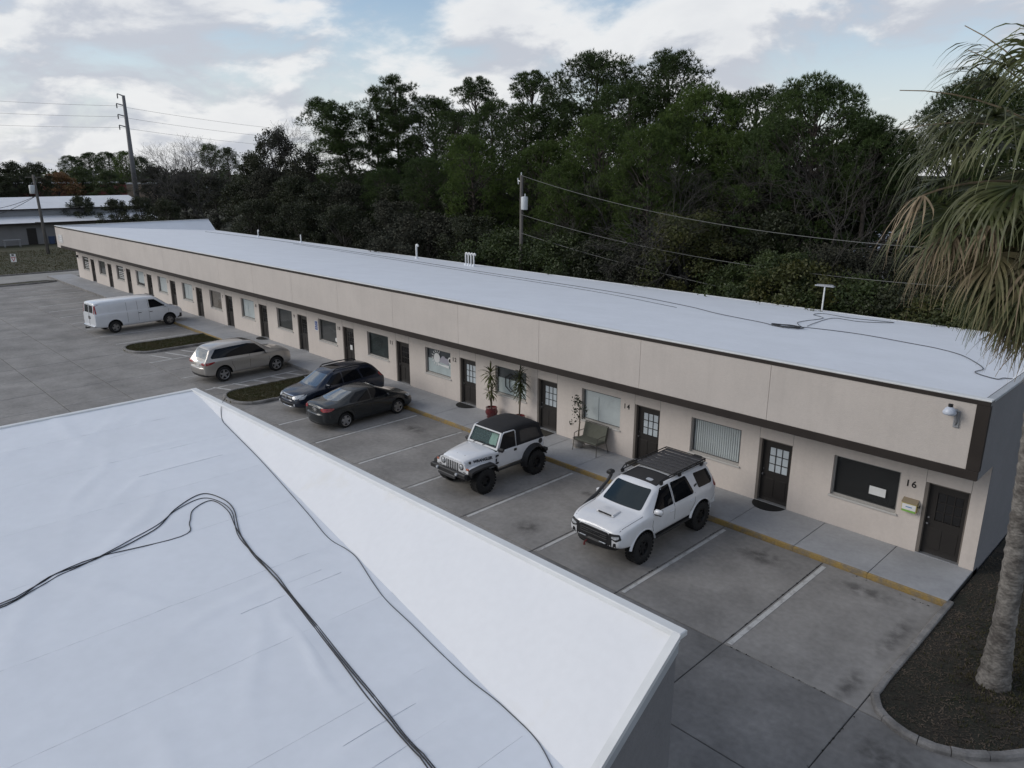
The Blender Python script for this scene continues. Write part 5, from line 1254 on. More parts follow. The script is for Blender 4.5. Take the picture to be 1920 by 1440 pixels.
Pc = dict(rim=C_rim, rs='split', nsp=5, al=0.02, ws=[(-0.62, 1.0), (0.62, 1.0), (0.50, 1.36), (-0.50, 1.36)], rw=[(-0.57, 1.12), (0.57, 1.12), (0.48, 1.365), (-0.48, 1.365)],
          sw=[[(0.95, 1.0), (0.36, 1.33), (0.0, 1.37), (0.0, 0.985)], [(-0.06, 0.985), (-0.06, 1.37), (-0.62, 1.335), (-1.02, 1.13), (-1.10, 1.03), (-1.0, 1.0)]],
          seams=[[(1.0, 0.97), (1.02, 0.6), (0.95, 0.3)], [(-0.03, 1.38), (-0.03, 0.8), (-0.05, 0.3)], [(-1.06, 1.0), (-1.0, 0.75), (-0.86, 0.55), (-0.84, 0.3)]],
          handles=[(0.12, 0.86, 0.885), (-0.82, 0.88, 0.885)], mir=(0.83, 0.78, 1.02, 0.85),
          tail=[[(0.50, 0.98), (0.74, 0.965), (0.76, 0.85), (0.62, 0.83), (0.48, 0.87)]], tails=[[(-2.20, 0.84), (-2.20, 0.97), (-1.88, 0.965), (-1.84, 0.93), (-2.0, 0.86)]],
          head=[[(0.42, 0.72), (0.70, 0.80), (0.72, 0.70), (0.45, 0.64)]], heads=[[(1.75, 0.80), (2.1, 0.74), (2.12, 0.66), (1.9, 0.68)]],
          extra=[([(-0.44, 0.94), (0.44, 0.94), (0.44, 0.975), (-0.44, 0.975)], 'rear', C_chr, 'boot_trim'), ([(-0.26, 0.74), (0.26, 0.74), (0.26, 0.90), (-0.26, 0.90)], 'rear', C_trim, 'plate_recess'), ([(-0.155, 0.76), (0.155, 0.76), (0.155, 0.885), (-0.155, 0.885)], 'rear', C_plate, 'number_plate'),
                 ([(-0.5, 0.36), (0.5, 0.36), (0.42, 0.48), (-0.42, 0.48)], 'front', C_trim, 'grille'), ([(-0.40, 0.60), (0.40, 0.60), (0.36, 0.67), (-0.36, 0.67)], 'front', C_trim, 'grille')])
bv = build_car(c, rows, P_grey, 2.67, 0.325, 0.215, 0.385, 0.86, Pc)
bumper(c, P_grey, -2.36, 0.84, 0.34, 0.72, 0.3, 'bumper', 0.30); bumper(c, C_trim, -2.34, 0.74, 0.26, 0.38, 0.3, 'bumper_lip', 0.26); bumper(c, P_grey, 2.32, 0.80, 0.26, 0.56, 0.3, 'bumper', 0.34)
MB().lathe([(0, 0.012), (0.05, 0.01), (0.055, 0)], 12, 0, 'y', (0, -2.275, 0.925)).build('emblem', C_chr, c)

# dark blue wagon, backed in
c = vehicle('station_wagon', -26.12, -1.68, -1, 'dark blue station wagon with roof rails backed in beside grass island', 'station wagon', yaw=R(1.0))
rows = [(-2.30, 0.44, 0.95, 1.25, 0.76, 0.76, 0.58, 0.30), (-2.2, 0.36, 1.0, 1.46, 0.85, 0.86, 0.60, 0.30), (-1.85, 0.30, 1.03, 1.60, 0.90, 0.90, 0.61, 0.12), (-1.2, 0.27, 1.03, 1.66, 0.905, 0.905, 0.62, 0), (-0.4, 0.26, 1.02, 1.68, 0.905, 0.905, 0.63, 0), (0.2, 0.26, 1.01, 1.66, 0.905, 0.905, 0.625, 0),
        (0.50, 0.26, 1.0, 1.59, 0.905, 0.905, 0.62, 0), (1.28, 0.26, 0.99, 1.06, 0.90, 0.895, 0.72, 0), (1.45, 0.26, 0.97, 1.045, 0.90, 0.89, 0.70, 0), (1.95, 0.28, 0.88, 0.98, 0.88, 0.86, 0.66, 0), (2.25, 0.32, 0.76, 0.88, 0.80, 0.77, 0.58, 0), (2.36, 0.36, 0.66, 0.76, 0.68, 0.64, 0.46, 0)]
Pc = dict(rim=C_rim, nsp=5, al=0.02, ws=[(-0.66, 1.09), (0.66, 1.09), (0.545, 1.50), (-0.545, 1.50)], rw=[(-0.55, 1.14), (0.55, 1.14), (0.48, 1.44), (-0.48, 1.44)],
          sw=[[(0.92, 1.07), (0.42, 1.46), (0.02, 1.52), (0.02, 1.06)], [(-0.05, 1.06), (-0.05, 1.52), (-0.85, 1.51), (-1.0, 1.10)], [(-1.10, 1.10), (-0.96, 1.50), (-1.55, 1.46), (-1.88, 1.24), (-1.80, 1.14)]],
          seams=[[(1.0, 1.03), (1.02, 0.65), (0.95, 0.36)], [(-0.02, 1.53), (-0.02, 0.85), (-0.04, 0.36)], [(-1.05, 1.08), (-1.0, 0.8), (-0.88, 0.6), (-0.86, 0.36)]],
          handles=[(0.12, 0.93, 0.91), (-0.84, 0.94, 0.91)], mir=(0.87, 0.82, 1.11, 0.95),
          head=[[(0.42, 0.80), (0.50, 0.71), (0.74, 0.74), (0.80, 0.90), (0.66, 0.88)]], heads=[[(1.82, 0.90), (2.18, 0.80), (2.2, 0.70), (2.0, 0.72)]],
          tails=[[(-2.24, 1.0), (-2.24, 1.22), (-1.98, 1.20), (-1.92, 1.12), (-2.05, 1.02)]],
          extra=[([(-0.42, 0.84), (0.42, 0.84), (0.36, 0.66), (-0.36, 0.66)], 'front', C_trim, 'grille'), ([(-0.40, 0.735), (0.40, 0.735), (0.38, 0.775), (-0.38, 0.775)], 'front', C_chr, 'grille_bar'), ([(-0.43, 0.83), (0.43, 0.83), (0.42, 0.855), (-0.42, 0.855)], 'front', C_chr, 'grille_bar'),
                 ([(-0.5, 0.40), (0.5, 0.40), (0.56, 0.56), (-0.56, 0.56)], 'front', C_trim, 'lower_grille')])
bv = build_car(c, rows, P_blue, 2.74, 0.345, 0.22, 0.41, 0.89, Pc)
bumper(c, P_blue, 2.42, 0.80, 0.40, 0.66, 0.3, 'bumper', 0.30); bumper(c, C_trim, 2.435, 0.62, 0.42, 0.56, 0.2, 'lower_grille', 0.16); bumper(c, C_chr, 2.43, 0.5, 0.335, 0.375, 0.2, 'skid_trim', 0.10)
bumper(c, P_blue, -2.40, 0.84, 0.40, 0.74, 0.3, 'bumper', 0.2)
for s_ in (1, -1):
    MB().tube([(s_ * 0.55, 0.30, 1.61), (s_ * 0.57, 0.15, 1.69), (s_ * 0.58, -0.6, 1.71), (s_ * 0.575, -1.45, 1.68), (s_ * 0.55, -1.62, 1.58)], 0.028, 6).build('roof_rail', C_trim, c, True)
    MB().lathe([(0.0, 0.02), (0.05, 0.015), (0.055, 0)], 12, 0, 'y', (s_ * 0.62, 2.36, 0.47)).build('fog_light', C_lens, c)
patch(bv, [(-0.34, -0.25), (0.34, -0.25), (0.34, 0.25), (-0.34, 0.25)], 'top', C_glass, 'sunroof', c, round_=0.05)
MB().lathe([(0, 0.012), (0.06, 0.01), (0.065, 0)], 12, 0, 'y', (0, 2.395, 0.755)).build('emblem', C_chr, c)

# silver SUV, nose to the kerb
c = vehicle('sport_utility_vehicle', -33.86, -2.42, 1, 'silver SUV with black sunroof parked nose-in beside the hatched bay', 'SUV', yaw=R(2.0))
rows = [(-2.40, 0.48, 1.02, 1.30, 0.80, 0.80, 0.62, 0.26), (-2.32, 0.40, 1.11, 1.60, 0.90, 0.90, 0.66, 0.30), (-2.0, 0.32, 1.14, 1.76, 0.945, 0.945, 0.69, 0.14), (-1.2, 0.36, 1.14, 1.83, 0.955, 0.955, 0.71, 0), (-0.4, 0.36, 1.12, 1.85, 0.955, 0.955, 0.72, 0), (0.2, 0.36, 1.11, 1.83, 0.955, 0.955, 0.69, 0),
        (0.52, 0.36, 1.10, 1.74, 0.955, 0.955, 0.70, 0), (1.30, 0.36, 1.12, 1.22, 0.95, 0.945, 0.78, 0), (1.5, 0.36, 1.11, 1.21, 0.95, 0.94, 0.76, 0), (2.0, 0.30, 1.07, 1.16, 0.93, 0.91, 0.72, 0), (2.30, 0.34, 0.97, 1.07, 0.85, 0.82, 0.62, 0), (2.42, 0.40, 0.86, 0.96, 0.72, 0.68, 0.50, 0)]
Pc = dict(rim=C_rim, nsp=5, rs='five', al=0.03, ws=[(-0.70, 1.25), (0.70, 1.25), (0.60, 1.66), (-0.60, 1.66)], rw=[(-0.60, 1.20), (0.60, 1.20), (0.55, 1.64), (-0.55, 1.64)],
          sw=[[(0.95, 1.18), (0.42, 1.64), (0.0, 1.72), (-0.92, 1.70), (-1.70, 1.66), (-2.02, 1.32), (-1.98, 1.24)]],
          seams=[[(1.02, 1.08), (1.05, 0.7), (0.98, 0.38)], [(-0.01, 1.62), (-0.01, 0.9), (-0.03, 0.38)], [(-1.0, 1.12), (-0.98, 0.85), (-0.88, 0.66), (-0.86, 0.38)]],
          handles=[(0.12, 0.98, 0.965), (-0.84, 1.0, 0.965)], mir=(0.92, 0.85, 1.17, 1.0),
          tail=[[(0.42, 1.03), (0.82, 1.08), (0.84, 0.96), (0.60, 0.93), (0.44, 0.97)]], tails=[[(-2.32, 0.94), (-2.32, 1.08), (-1.88, 1.10), (-1.86, 1.06), (-2.1, 0.98)]],
          head=[[(0.45, 0.86), (0.78, 0.95), (0.80, 0.84), (0.48, 0.78)]],
          sidep=[([(0.92, 0.40), (0.92, 0.43), (-0.85, 0.43), (-0.85, 0.40)], C_chr, 'sill_trim')],
          extra=[([(-0.48, 1.02), (0.48, 1.02), (0.48, 1.06), (-0.48, 1.06)], 'rear', C_chr, 'tailgate_trim'), ([(-0.17, 0.80), (0.17, 0.80), (0.17, 0.94), (-0.17, 0.94)], 'rear', C_plate, 'number_plate'), ([(-0.52, 0.55), (0.52, 0.55), (0.46, 0.80), (-0.46, 0.80)], 'front', C_trim, 'grille'),
                 ([(-0.40, -0.05), (0.40, -0.05), (0.40, 0.42), (-0.40, 0.42)], 'top', C_glass, 'sunroof')])
bv = build_car(c, rows, P_silver, 2.88, 0.385, 0.245, 0.455, 0.935, Pc)
bumper(c, P_silver, -2.50, 0.90, 0.48, 0.82, 0.3, 'bumper', 0.22); bumper(c, C_trim, -2.47, 0.84, 0.36, 0.50, 0.3, 'bumper_lip', 0.18); bumper(c, P_silver, 2.48, 0.86, 0.36, 0.70, 0.3, 'bumper', 0.32)
MB().lathe([(0.0, 0.06), (0.02, 0.05), (0.05, 0.0)], 8, 0, 'z', (0, -1.6, 1.70)).build('antenna', C_trim, c)

# white cargo van, nose to the kerb
c = vehicle('cargo_van', -50.30, -2.24, 1, 'white windowless cargo van parked nose-in near far end of lot', 'van', yaw=R(4.5))
rows = [(-2.86, 0.52, 1.30, 1.98, 0.93, 0.95, 0.83, 0.06), (-2.78, 0.44, 1.32, 2.06, 0.985, 1.0, 0.86, 0.05), (-2.3, 0.38, 1.33, 2.10, 1.0, 1.005, 0.87, 0), (-1.0, 0.36, 1.33, 2.12, 1.0, 1.005, 0.87, 0), (0.4, 0.36, 1.33, 2.12, 1.0, 1.005, 0.86, 0), (1.05, 0.36, 1.32, 2.08, 1.0, 1.0, 0.83, 0), (1.20, 0.36, 1.31, 2.02, 1.0, 1.0, 0.82, 0),
        (2.02, 0.36, 1.26, 1.37, 0.99, 0.98, 0.84, 0), (2.15, 0.36, 1.24, 1.33, 0.99, 0.97, 0.82, 0), (2.60, 0.40, 1.14, 1.22, 0.96, 0.94, 0.78, 0), (2.80, 0.44, 1.02, 1.12, 0.90, 0.88, 0.72, 0), (2.86, 0.48, 0.94, 1.02, 0.84, 0.80, 0.64, 0)]
Pc = dict(rim=C_rim_s, rs='steel', nsp=4, al=0.04, fo=0.10, hm=C_trim, ws=[(-0.84, 1.41), (0.84, 1.41), (0.74, 1.97), (-0.74, 1.97)],
          sw=[[(1.68, 1.37), (1.02, 1.88), (0.62, 1.90), (0.62, 1.34)]],
          seams=[[(1.86, 1.28), (1.86, 0.8), (1.7, 0.46)], [(0.55, 2.02), (0.55, 1.1), (0.55, 0.46)], [(-0.15, 2.02), (-0.15, 1.1), (-0.15, 0.46)], [(-0.85, 2.02), (-0.85, 1.1), (-0.85, 0.46)]],
          handles=[(0.68, 1.10, 1.015), (-0.05, 1.12, 1.015)], mir=(0.98, 1.62, 1.42, 1.1),
          tail=[[(0.80, 1.36), (0.90, 1.36), (0.86, 1.94), (0.78, 1.94)]], tails=[[(-2.80, 1.36), (-2.80, 1.92), (-2.74, 1.92), (-2.72, 1.36)]],
          head=[[(0.55, 0.86), (0.80, 0.86), (0.78, 1.0), (0.55, 1.02)]],
          extra=[([(-0.66, 1.40), (-0.08, 1.40), (-0.08, 1.88), (-0.62, 1.88)], 'rear', C_glass, 'rear_window'), ([(0.08, 1.40), (0.66, 1.40), (0.62, 1.88), (0.08, 1.88)], 'rear', C_glass, 'rear_window'),
                 ([(-0.012, 0.60), (0.012, 0.60), (0.012, 1.98), (-0.012, 1.98)], 'rear', C_seam, 'door_seam'), ([(-0.16, 0.98), (0.20, 0.98), (0.20, 1.16), (-0.16, 1.16)], 'rear', C_trim, 'plate_recess'), ([(-0.10, 1.01), (0.12, 1.01), (0.12, 1.12), (-0.10, 1.12)], 'rear', C_plate, 'number_plate'),
                 ([(-0.5, 0.62), (0.5, 0.62), (0.5, 0.98), (-0.5, 0.98)], 'front', C_trim, 'grille')])
bv = build_car(c, rows, P_vanw, 3.56, 0.385, 0.215, 0.47, 0.99, Pc)
bumper(c, C_trim, 2.96, 0.95, 0.46, 0.74, 0.3, 'bumper', 0.22); bumper(c, C_chr, -2.97, 0.88, 0.46, 0.60, 0.22, 'bumper', 0.05)
MB().box(-0.06, 0.06, -3.16, -2.9, 0.40, 0.47, 0, 0.01).build('tow_hitch', C_trim, c); MB().tube([(0, -3.12, 0.46), (0, -3.12, 0.54)], 0.03, 8).build('tow_ball', C_trim, c)
MB().box(-0.70, 0.70, 1.10, 1.18, 2.075, 2.105, 0, 0.012).build('roof_marker_strip', C_trim, c)
# ------------------------------------------------------------------ vegetation
V_pine = mat('pine_needles', (0.030, 0.054, 0.012), 0.7, coord='Object', col2=(0.054, 0.086, 0.017), scale=0.45, var2=0.35, scale2=2.5, rnd=0.12, trans=0.25)
V_pine_b = mat('pine_needles_bright', (0.054, 0.092, 0.016), 0.7, col2=(0.082, 0.122, 0.021), scale=0.5, var2=0.35, scale2=2.5, rnd=0.12, trans=0.3)
V_leaf = mat('dark_broadleaf', (0.026, 0.034, 0.014), 0.65, col2=(0.040, 0.046, 0.018), scale=0.5, var2=0.4, scale2=3, rnd=0.15, trans=0.25)
V_leaf_g = mat('green_shrub_leaf', (0.036, 0.056, 0.016), 0.6, col2=(0.060, 0.082, 0.020), scale=0.7, var2=0.4, scale2=3, rnd=0.12, trans=0.3)
V_leaf_y = mat('yellowing_leaf', (0.085, 0.080, 0.018), 0.6, col2=(0.050, 0.066, 0.018), scale=0.9, var2=0.4, scale2=4, trans=0.3)
V_brown = mat('brown_twigs', (0.040, 0.038, 0.024), 0.9, col2=(0.028, 0.032, 0.018), scale=0.6, var2=0.3, scale2=4, rnd=0.1)
V_orange = mat('orange_leaf', (0.16, 0.080, 0.025), 0.7, var=0.3, scale=1)
V_bark = mat('pine_bark', (0.075, 0.062, 0.052), 0.9, var=0.35, scale=2, var2=0.3, scale2=9, bump=0.5, bscale=14)
V_bark_g = mat('grey_bark', (0.050, 0.045, 0.040), 0.9, var=0.35, scale=2, var2=0.25, scale2=9)

def rand_dirs(q, n, up=0.0):
    d = q.normal(size=(n, 3)); d[:, 2] += up; return d / np.linalg.norm(d, axis=1)[:, None]
def needle_cloud(q, clumps, tufts=30, blades=9, ln=0.30, wid=0.017):
    """clumps: rows (x,y,z,r). tufts sit in a flattened dome round each centre, needles fan outwards"""
    C_ = np.array(clumps); n = len(C_)
    c = np.repeat(C_, tufts, 0); N = len(c)
    d = rand_dirs(q, N, 0.35); rr = q.random(N) ** 0.45
    P = c[:, :3] + d * (c[:, 3] * rr)[:, None] * np.array([1, 1, 0.58])
    P = np.repeat(P, blades, 0); D0 = np.repeat(d, blades, 0); N = len(P)
    D = D0 * 0.9 + rand_dirs(q, N, 0.35) * 0.8; D /= np.linalg.norm(D, axis=1)[:, None]
    L_ = ln * q.uniform(0.6, 1.25, N); sd = np.cross(D, rand_dirs(q, N)); sd /= np.linalg.norm(sd, axis=1)[:, None] + 1e-9
    w = (wid * q.uniform(0.7, 1.4, N))[:, None]
    T = P + D * L_[:, None]
    return np.stack([P - sd * w, P + sd * w, T], 1).reshape(-1, 3)
def leaf_cloud(q, clumps, per=120, size=0.13, flat=0.75):
    C_ = np.array(clumps); c = np.repeat(C_, per, 0); N = len(c)
    d = rand_dirs(q, N, 0.1); rr = q.random(N) ** 0.5
    P = c[:, :3] + d * (c[:, 3] * rr)[:, None] * np.array([1, 1, flat])
    u = rand_dirs(q, N); nrm = rand_dirs(q, N, 0.6); v = np.cross(nrm, u); v /= np.linalg.norm(v, axis=1)[:, None] + 1e-9
    s_ = (size * q.uniform(0.55, 1.3, N))[:, None]
    return np.stack([P - u * s_, P - v * s_ * 0.5, P + u * s_, P + v * s_ * 0.5], 1).reshape(-1, 3)
def limb(mb, p0, p1, r0, r1, q, sag=0.0, n=4, sides=5):
    p0 = Vector(p0); p1 = Vector(p1); L_ = (p1 - p0).length; pts = []; rs = []
    for i in range(n + 1):
        t = i / n; p = p0.lerp(p1, t) + Vector((q.normal() * 0.035 * L_, q.normal() * 0.035 * L_, q.normal() * 0.03 * L_ + sag * L_ * math.sin(math.pi * t))) * (0 if i in (0, n) else 1)
        pts.append(p); rs.append(r0 + (r1 - r0) * t)
    mb.tube(pts, rs, sides, cap=False); return pts
def make_pine(seed, H, R_, crown0=0.45, nl=26, clump=0.95, dens=1.0, flat_top=False, lean=(0, 0), style='round', mt=None, tufts=34, ln=0.32):
    """returns (trunk mesh, crown mesh); base at origin"""
    q = np.random.default_rng(seed); tm = MB(); clumps = []
    n = 9; trunk = []
    wob = q.normal(0, 0.18, (n + 1, 2)).cumsum(0) * 0.35
    for i in range(n + 1):
        t = i / n; trunk.append(Vector((lean[0] * t * t + wob[i][0] * t, lean[1] * t * t + wob[i][1] * t, H * 0.93 * t)))
    r0 = 0.011 * H + 0.06
    tm.tube(trunk, [r0 * (1 - 0.80 * (i / n) ** 1.1) for i in range(n + 1)], 8, cap=False)
    def tr(t):
        f = max(0, min(n - 1e-6, t * n)); i = int(f); return trunk[i].lerp(trunk[i + 1], f - i)
    if style in ('dome', 'egg'):
        zc = H * crown0; hz = H - zc - clump * 0.45; lo = -0.12 if style == 'dome' else -0.75
        if style == 'egg': zc = H * (crown0 + 1) / 2; hz = (H - zc) - clump * 0.45
        lobes = [(q.uniform(0, 6.28), q.uniform(0.2, 1.0), q.uniform(0.05, 0.15)) for _ in range(5)]
        for k in range(nl):
            zz = lo + (0.99 - lo) * ((k + 0.5) / nl) ** 0.9; az = k * 2.399 + q.normal(0, 0.25); rr = math.sqrt(max(0.0, 1 - min(1, abs(zz)) ** 2.8))
            f_ = q.uniform(0.80, 1.03) if q.random() > 0.22 else q.uniform(0.45, 0.75)
            for (la, lz, amp) in lobes: f_ *= 1 + amp * (math.cos(az - la) * 0.5 + 0.5) ** 4 * (1 if abs(zz - lz) < 0.5 else 0) - amp * 0.3
            e = Vector((math.cos(az) * R_ * rr * f_, math.sin(az) * R_ * rr * f_, zc + hz * zz * (0.86 + 0.14 * min(1.0, f_))))
            tb_ = min(0.97, max(0.3, (e.z - R_ * rr * 0.55) / H)); cs = clump * q.uniform(0.75, 1.15); b = tr(tb_)
            e.x += b.x; e.y += b.y
            if k % 2 == 0 or q.random() < 0.4: limb(tm, b, e, r0 * q.uniform(0.16, 0.32), 0.02, q, -0.06, 5, 4)
            clumps.append((e.x, e.y, e.z, cs))
        nl = 0
    for k in range(nl):
        u = (k + q.uniform(0, 0.9)) / nl; t = crown0 + (0.98 - crown0) * u
        az = k * 2.399 + q.normal(0, 0.35)
        if style == 'round': rad = R_ * (math.sin(math.pi * (0.18 + 0.74 * u)) ** 0.8) * q.uniform(0.75, 1.08)
        elif style == 'umbrella': rad = R_ * (0.35 + 0.75 * u if u < 0.75 else 1.15 - 0.75 * (u - 0.75) * 2.2) * q.uniform(0.75, 1.1)
        elif style == 'column': rad = R_ * (0.75 + 0.35 * math.sin(3.1 * u)) * (1 if u < 0.85 else 0.6) * q.uniform(0.6, 1.1)
        else: rad = R_ * q.uniform(0.5, 1.1)
        b = tr(t); rise = rad * (q.uniform(0.15, 0.55) if style != 'open' else q.uniform(-0.1, 0.4))
        if style == 'umbrella': rise = min(H - b.z - clump * 0.4, rad * q.uniform(0.35, 0.8))
        e = b + Vector((math.cos(az) * rad, math.sin(az) * rad, rise))
        if e.z > H - clump * 0.3: e.z = H - clump * 0.3 - q.uniform(0, 0.3)
        pts = limb(tm, b, e, r0 * 0.34 * (1 - 0.5 * u), 0.025, q, -0.08, 4, 4)
        cs = clump * q.uniform(0.75, 1.2)
        clumps.append((e.x, e.y, e.z + cs * 0.2, cs))
        m = int(max(1, rad / clump * 1.5 * dens) + q.random())
        for j in range(m):
            t2 = q.uniform(0.35, 0.95); p = pts[min(4, int(t2 * 4))]
            off = Vector((q.normal(), q.normal(), abs(q.normal()) * 0.4)) * clump * 0.85; s2 = clump * q.uniform(0.55, 0.95); pe = p + off
            limb(tm, p, pe, 0.035, 0.015, q, 0, 2, 3); clumps.append((pe.x, pe.y, pe.z + s2 * 0.15, s2))
    top_ = tr(1.0)
    for j in range(4): clumps.append((top_.x + q.normal() * clump * 0.6, top_.y + q.normal() * clump * 0.6, min(H - clump * 0.4, top_.z + q.uniform(-0.3, 0.5)), clump * q.uniform(0.7, 1.0)))
    # dead lower stubs
    for j in range(6):
        t = q.uniform(0.2, crown0); b = tr(t); az = q.uniform(0, 6.28); L_ = q.uniform(0.6, 1.8); limb(tm, b, b + Vector((math.cos(az) * L_, math.sin(az) * L_, q.uniform(-0.2, 0.6))), 0.04, 0.012, q, 0, 3, 3)
    return tm.mesh('trunk', V_bark, True), needle_cloud(q, clumps, tufts, 9, ln)
def make_broad(seed, H, R_, base=0.12, n_cl=70, cl=0.9, per=130, leaf=0.13, bark=None, trunk_r=None):
    q = np.random.default_rng(seed); tm = MB(); clumps = []
    r0 = trunk_r or 0.02 * H + 0.04; stems = 1 + int(H < 6) * 2
    for s_ in range(stems):
        a = q.uniform(0, 6.28); pts = []
        for i in range(5):
            t = i / 4; pts.append(Vector((math.cos(a) * R_ * 0.25 * t * (stems > 1) + q.normal() * 0.1 * t, math.sin(a) * R_ * 0.25 * t * (stems > 1) + q.normal() * 0.1 * t, H * 0.6 * t)))
        tm.tube(pts, [r0 * (1 - 0.15 * i) / stems ** 0.5 for i in range(5)], 6, cap=False)
    for k in range(n_cl):
        zt = base + (1 - base) * q.random() ** 0.8; env = math.sin(math.pi * min(0.97, 0.16 + 0.80 * (zt - base) / (1 - base))) ** 0.6
        az = q.uniform(0, 6.28); rr = R_ * env * q.random() ** 0.42 * q.uniform(0.85, 1.1)
        p = Vector((math.cos(az) * rr, math.sin(az) * rr, H * zt - cl * 0.4)); s2 = cl * q.uniform(0.6, 1.2)
        clumps.append((p.x, p.y, max(s2 * 0.3, p.z), s2))
        if k % 3 == 0: limb(tm, (p.x * 0.1, p.y * 0.1, min(p.z * 0.6, H * 0.55)), p, r0 * 0.25, 0.012, q, 0.03, 3, 3)
    return tm.mesh('trunk', bark or V_bark_g, True), leaf_cloud(q, clumps, per, leaf)
def make_bare(seed, H, R_, depth=5, r0=None, mt=None, thin=0.010):
    q = np.random.default_rng(seed); tm = MB()
    def grow(p, d, L_, r, dep):
        pts = [p]; n = 3
        for i in range(n):
            d = (d + Vector((q.normal(), q.normal(), q.normal() * 0.6 + 0.12)) * 0.16).normalized(); pts.append(pts[-1] + d * L_ / n)
        tm.tube(pts, [max(thin, r * (1 - 0.45 * i / n)) for i in range(n + 1)], 4 if dep > 2 else 3, cap=False)
        if dep <= 0: return
        for k in range(3 if dep > 1 else 3):
            a = q.uniform(0, 6.28); sp = q.uniform(0.35, 0.85); o_ = d.orthogonal().normalized(); o2 = d.cross(o_)
            nd = (d + (o_ * math.cos(a) + o2 * math.sin(a)) * sp).normalized(); st = pts[-1] if k else pts[2]
            grow(st, nd, L_ * q.uniform(0.62, 0.82), r * 0.55, dep - 1)
    for s_ in range(2):
        grow(Vector((q.normal() * 0.15, q.normal() * 0.15, 0)), Vector((q.normal() * 0.15 * R_ / H * 3, q.normal() * 0.15, 1)).normalized(), H * 0.34, r0 or 0.012 * H + 0.03, depth)
    return tm.mesh('branches', mt or V_bark_g, False)

PROTO = {}
def crown_mesh(V, m_, nv):
    o = tri_mesh('crown', V, m_, None, nv); me = o.data; bpy.data.objects.remove(o); return me
def proto(key, kind, *a, m_=None, **k):
    if kind == 'pine':
        t_, V_ = make_pine(*a, **k); PROTO[key] = ('pine_tree', [('trunk', t_), ('crown', crown_mesh(V_, m_ or V_pine, 3))], a[1])
    elif kind == 'broad':
        t_, V_ = make_broad(*a, **k); PROTO[key] = ('broadleaf_tree', [('trunk', t_), ('crown', crown_mesh(V_, m_ or V_leaf, 4))], a[1])
    elif kind == 'bare': PROTO[key] = ('bare_tree', [('branches', make_bare(*a, **k))], a[1])
def plant(key, x, y, h, label, cat='tree', group=None, rot=None, name=None, sx=1.0, z=-0.05, crown=None):
    nm, parts, H0 = PROTO[key]; s_ = h / H0
    q = random.Random(int(x * 31 + y * 17)); r_ = rot if rot is not None else q.uniform(0, 6.28)
    o = empty(name or nm, (x, y, z), r_, label, cat, group); o.scale = (s_ * sx, s_ * sx, s_)
    for pn, me in parts:
        if pn == 'crown' and crown is not None:
            k2 = (me.name, crown.name)
            if k2 not in PROTO: mc = me.copy(); mc.materials.clear(); mc.materials.append(crown); PROTO[k2] = mc
            me = PROTO[k2]
        link(pn, me, o)
    return o
# prototypes
proto('pA', 'pine', 1, 17, 3.3, 0.34, 110, 0.84, style='egg', tufts=56, ln=0.26)
proto('pB', 'pine', 2, 18, 4.3, 0.60, 110, 0.86, style='dome', tufts=70, ln=0.26)
proto('pC', 'pine', 3, 19, 2.6, 0.42, 26, 0.68, 1.0, style='column', tufts=44)
proto('pD', 'pine', 4, 15, 3.1, 0.20, 110, 0.80, style='egg', tufts=56, ln=0.26, m_=V_pine_b)
proto('pE', 'pine', 5, 18, 2.0, 0.875, 30, 0.52, style='dome', tufts=50, ln=0.24)
proto('pF', 'pine', 6, 18, 3.2, 0.66, 22, 0.88, 1.0, lean=(-3.2, 0), style='open', tufts=52)
proto('pG', 'pine', 8, 16.5, 5.2, 0.40, 210, 0.92, style='dome', tufts=66, ln=0.26)
proto('pH', 'pine', 9, 17, 2.5, 0.60, 58, 0.78, style='egg', tufts=60, ln=0.26)
proto('bA', 'broad', 11, 9, 3.2, 0.05, 110, 0.80, 150, 0.105)
proto('bB', 'broad', 12, 7, 2.8, 0.03, 100, 0.70, 150, 0.095)
proto('bC', 'broad', 13, 12, 3.6, 0.10, 130, 0.90, 150, 0.12)
proto('sA', 'broad', 14, 4.6, 2.9, 0.0, 90, 0.60, 190, 0.070)
proto('sB', 'broad', 15, 7.0, 2.7, 0.0, 90, 0.72, 190, 0.075)
proto('nA', 'bare', 21, 12, 4, 6, thin=0.007)
proto('nB', 'bare', 22, 9, 4, 6, thin=0.006)
proto('nC', 'bare', 23, 5, 3, 5, thin=0.006, mt=V_brown)

def by_pix(key, px, top, Y, label, cat='tree', group='trees behind the strip building', **k):
    p = at_y(px, top, Y); return plant(key, p.x, Y, p.z + 0.05, label, cat, group, **k)
GP = 'pines behind the strip building'
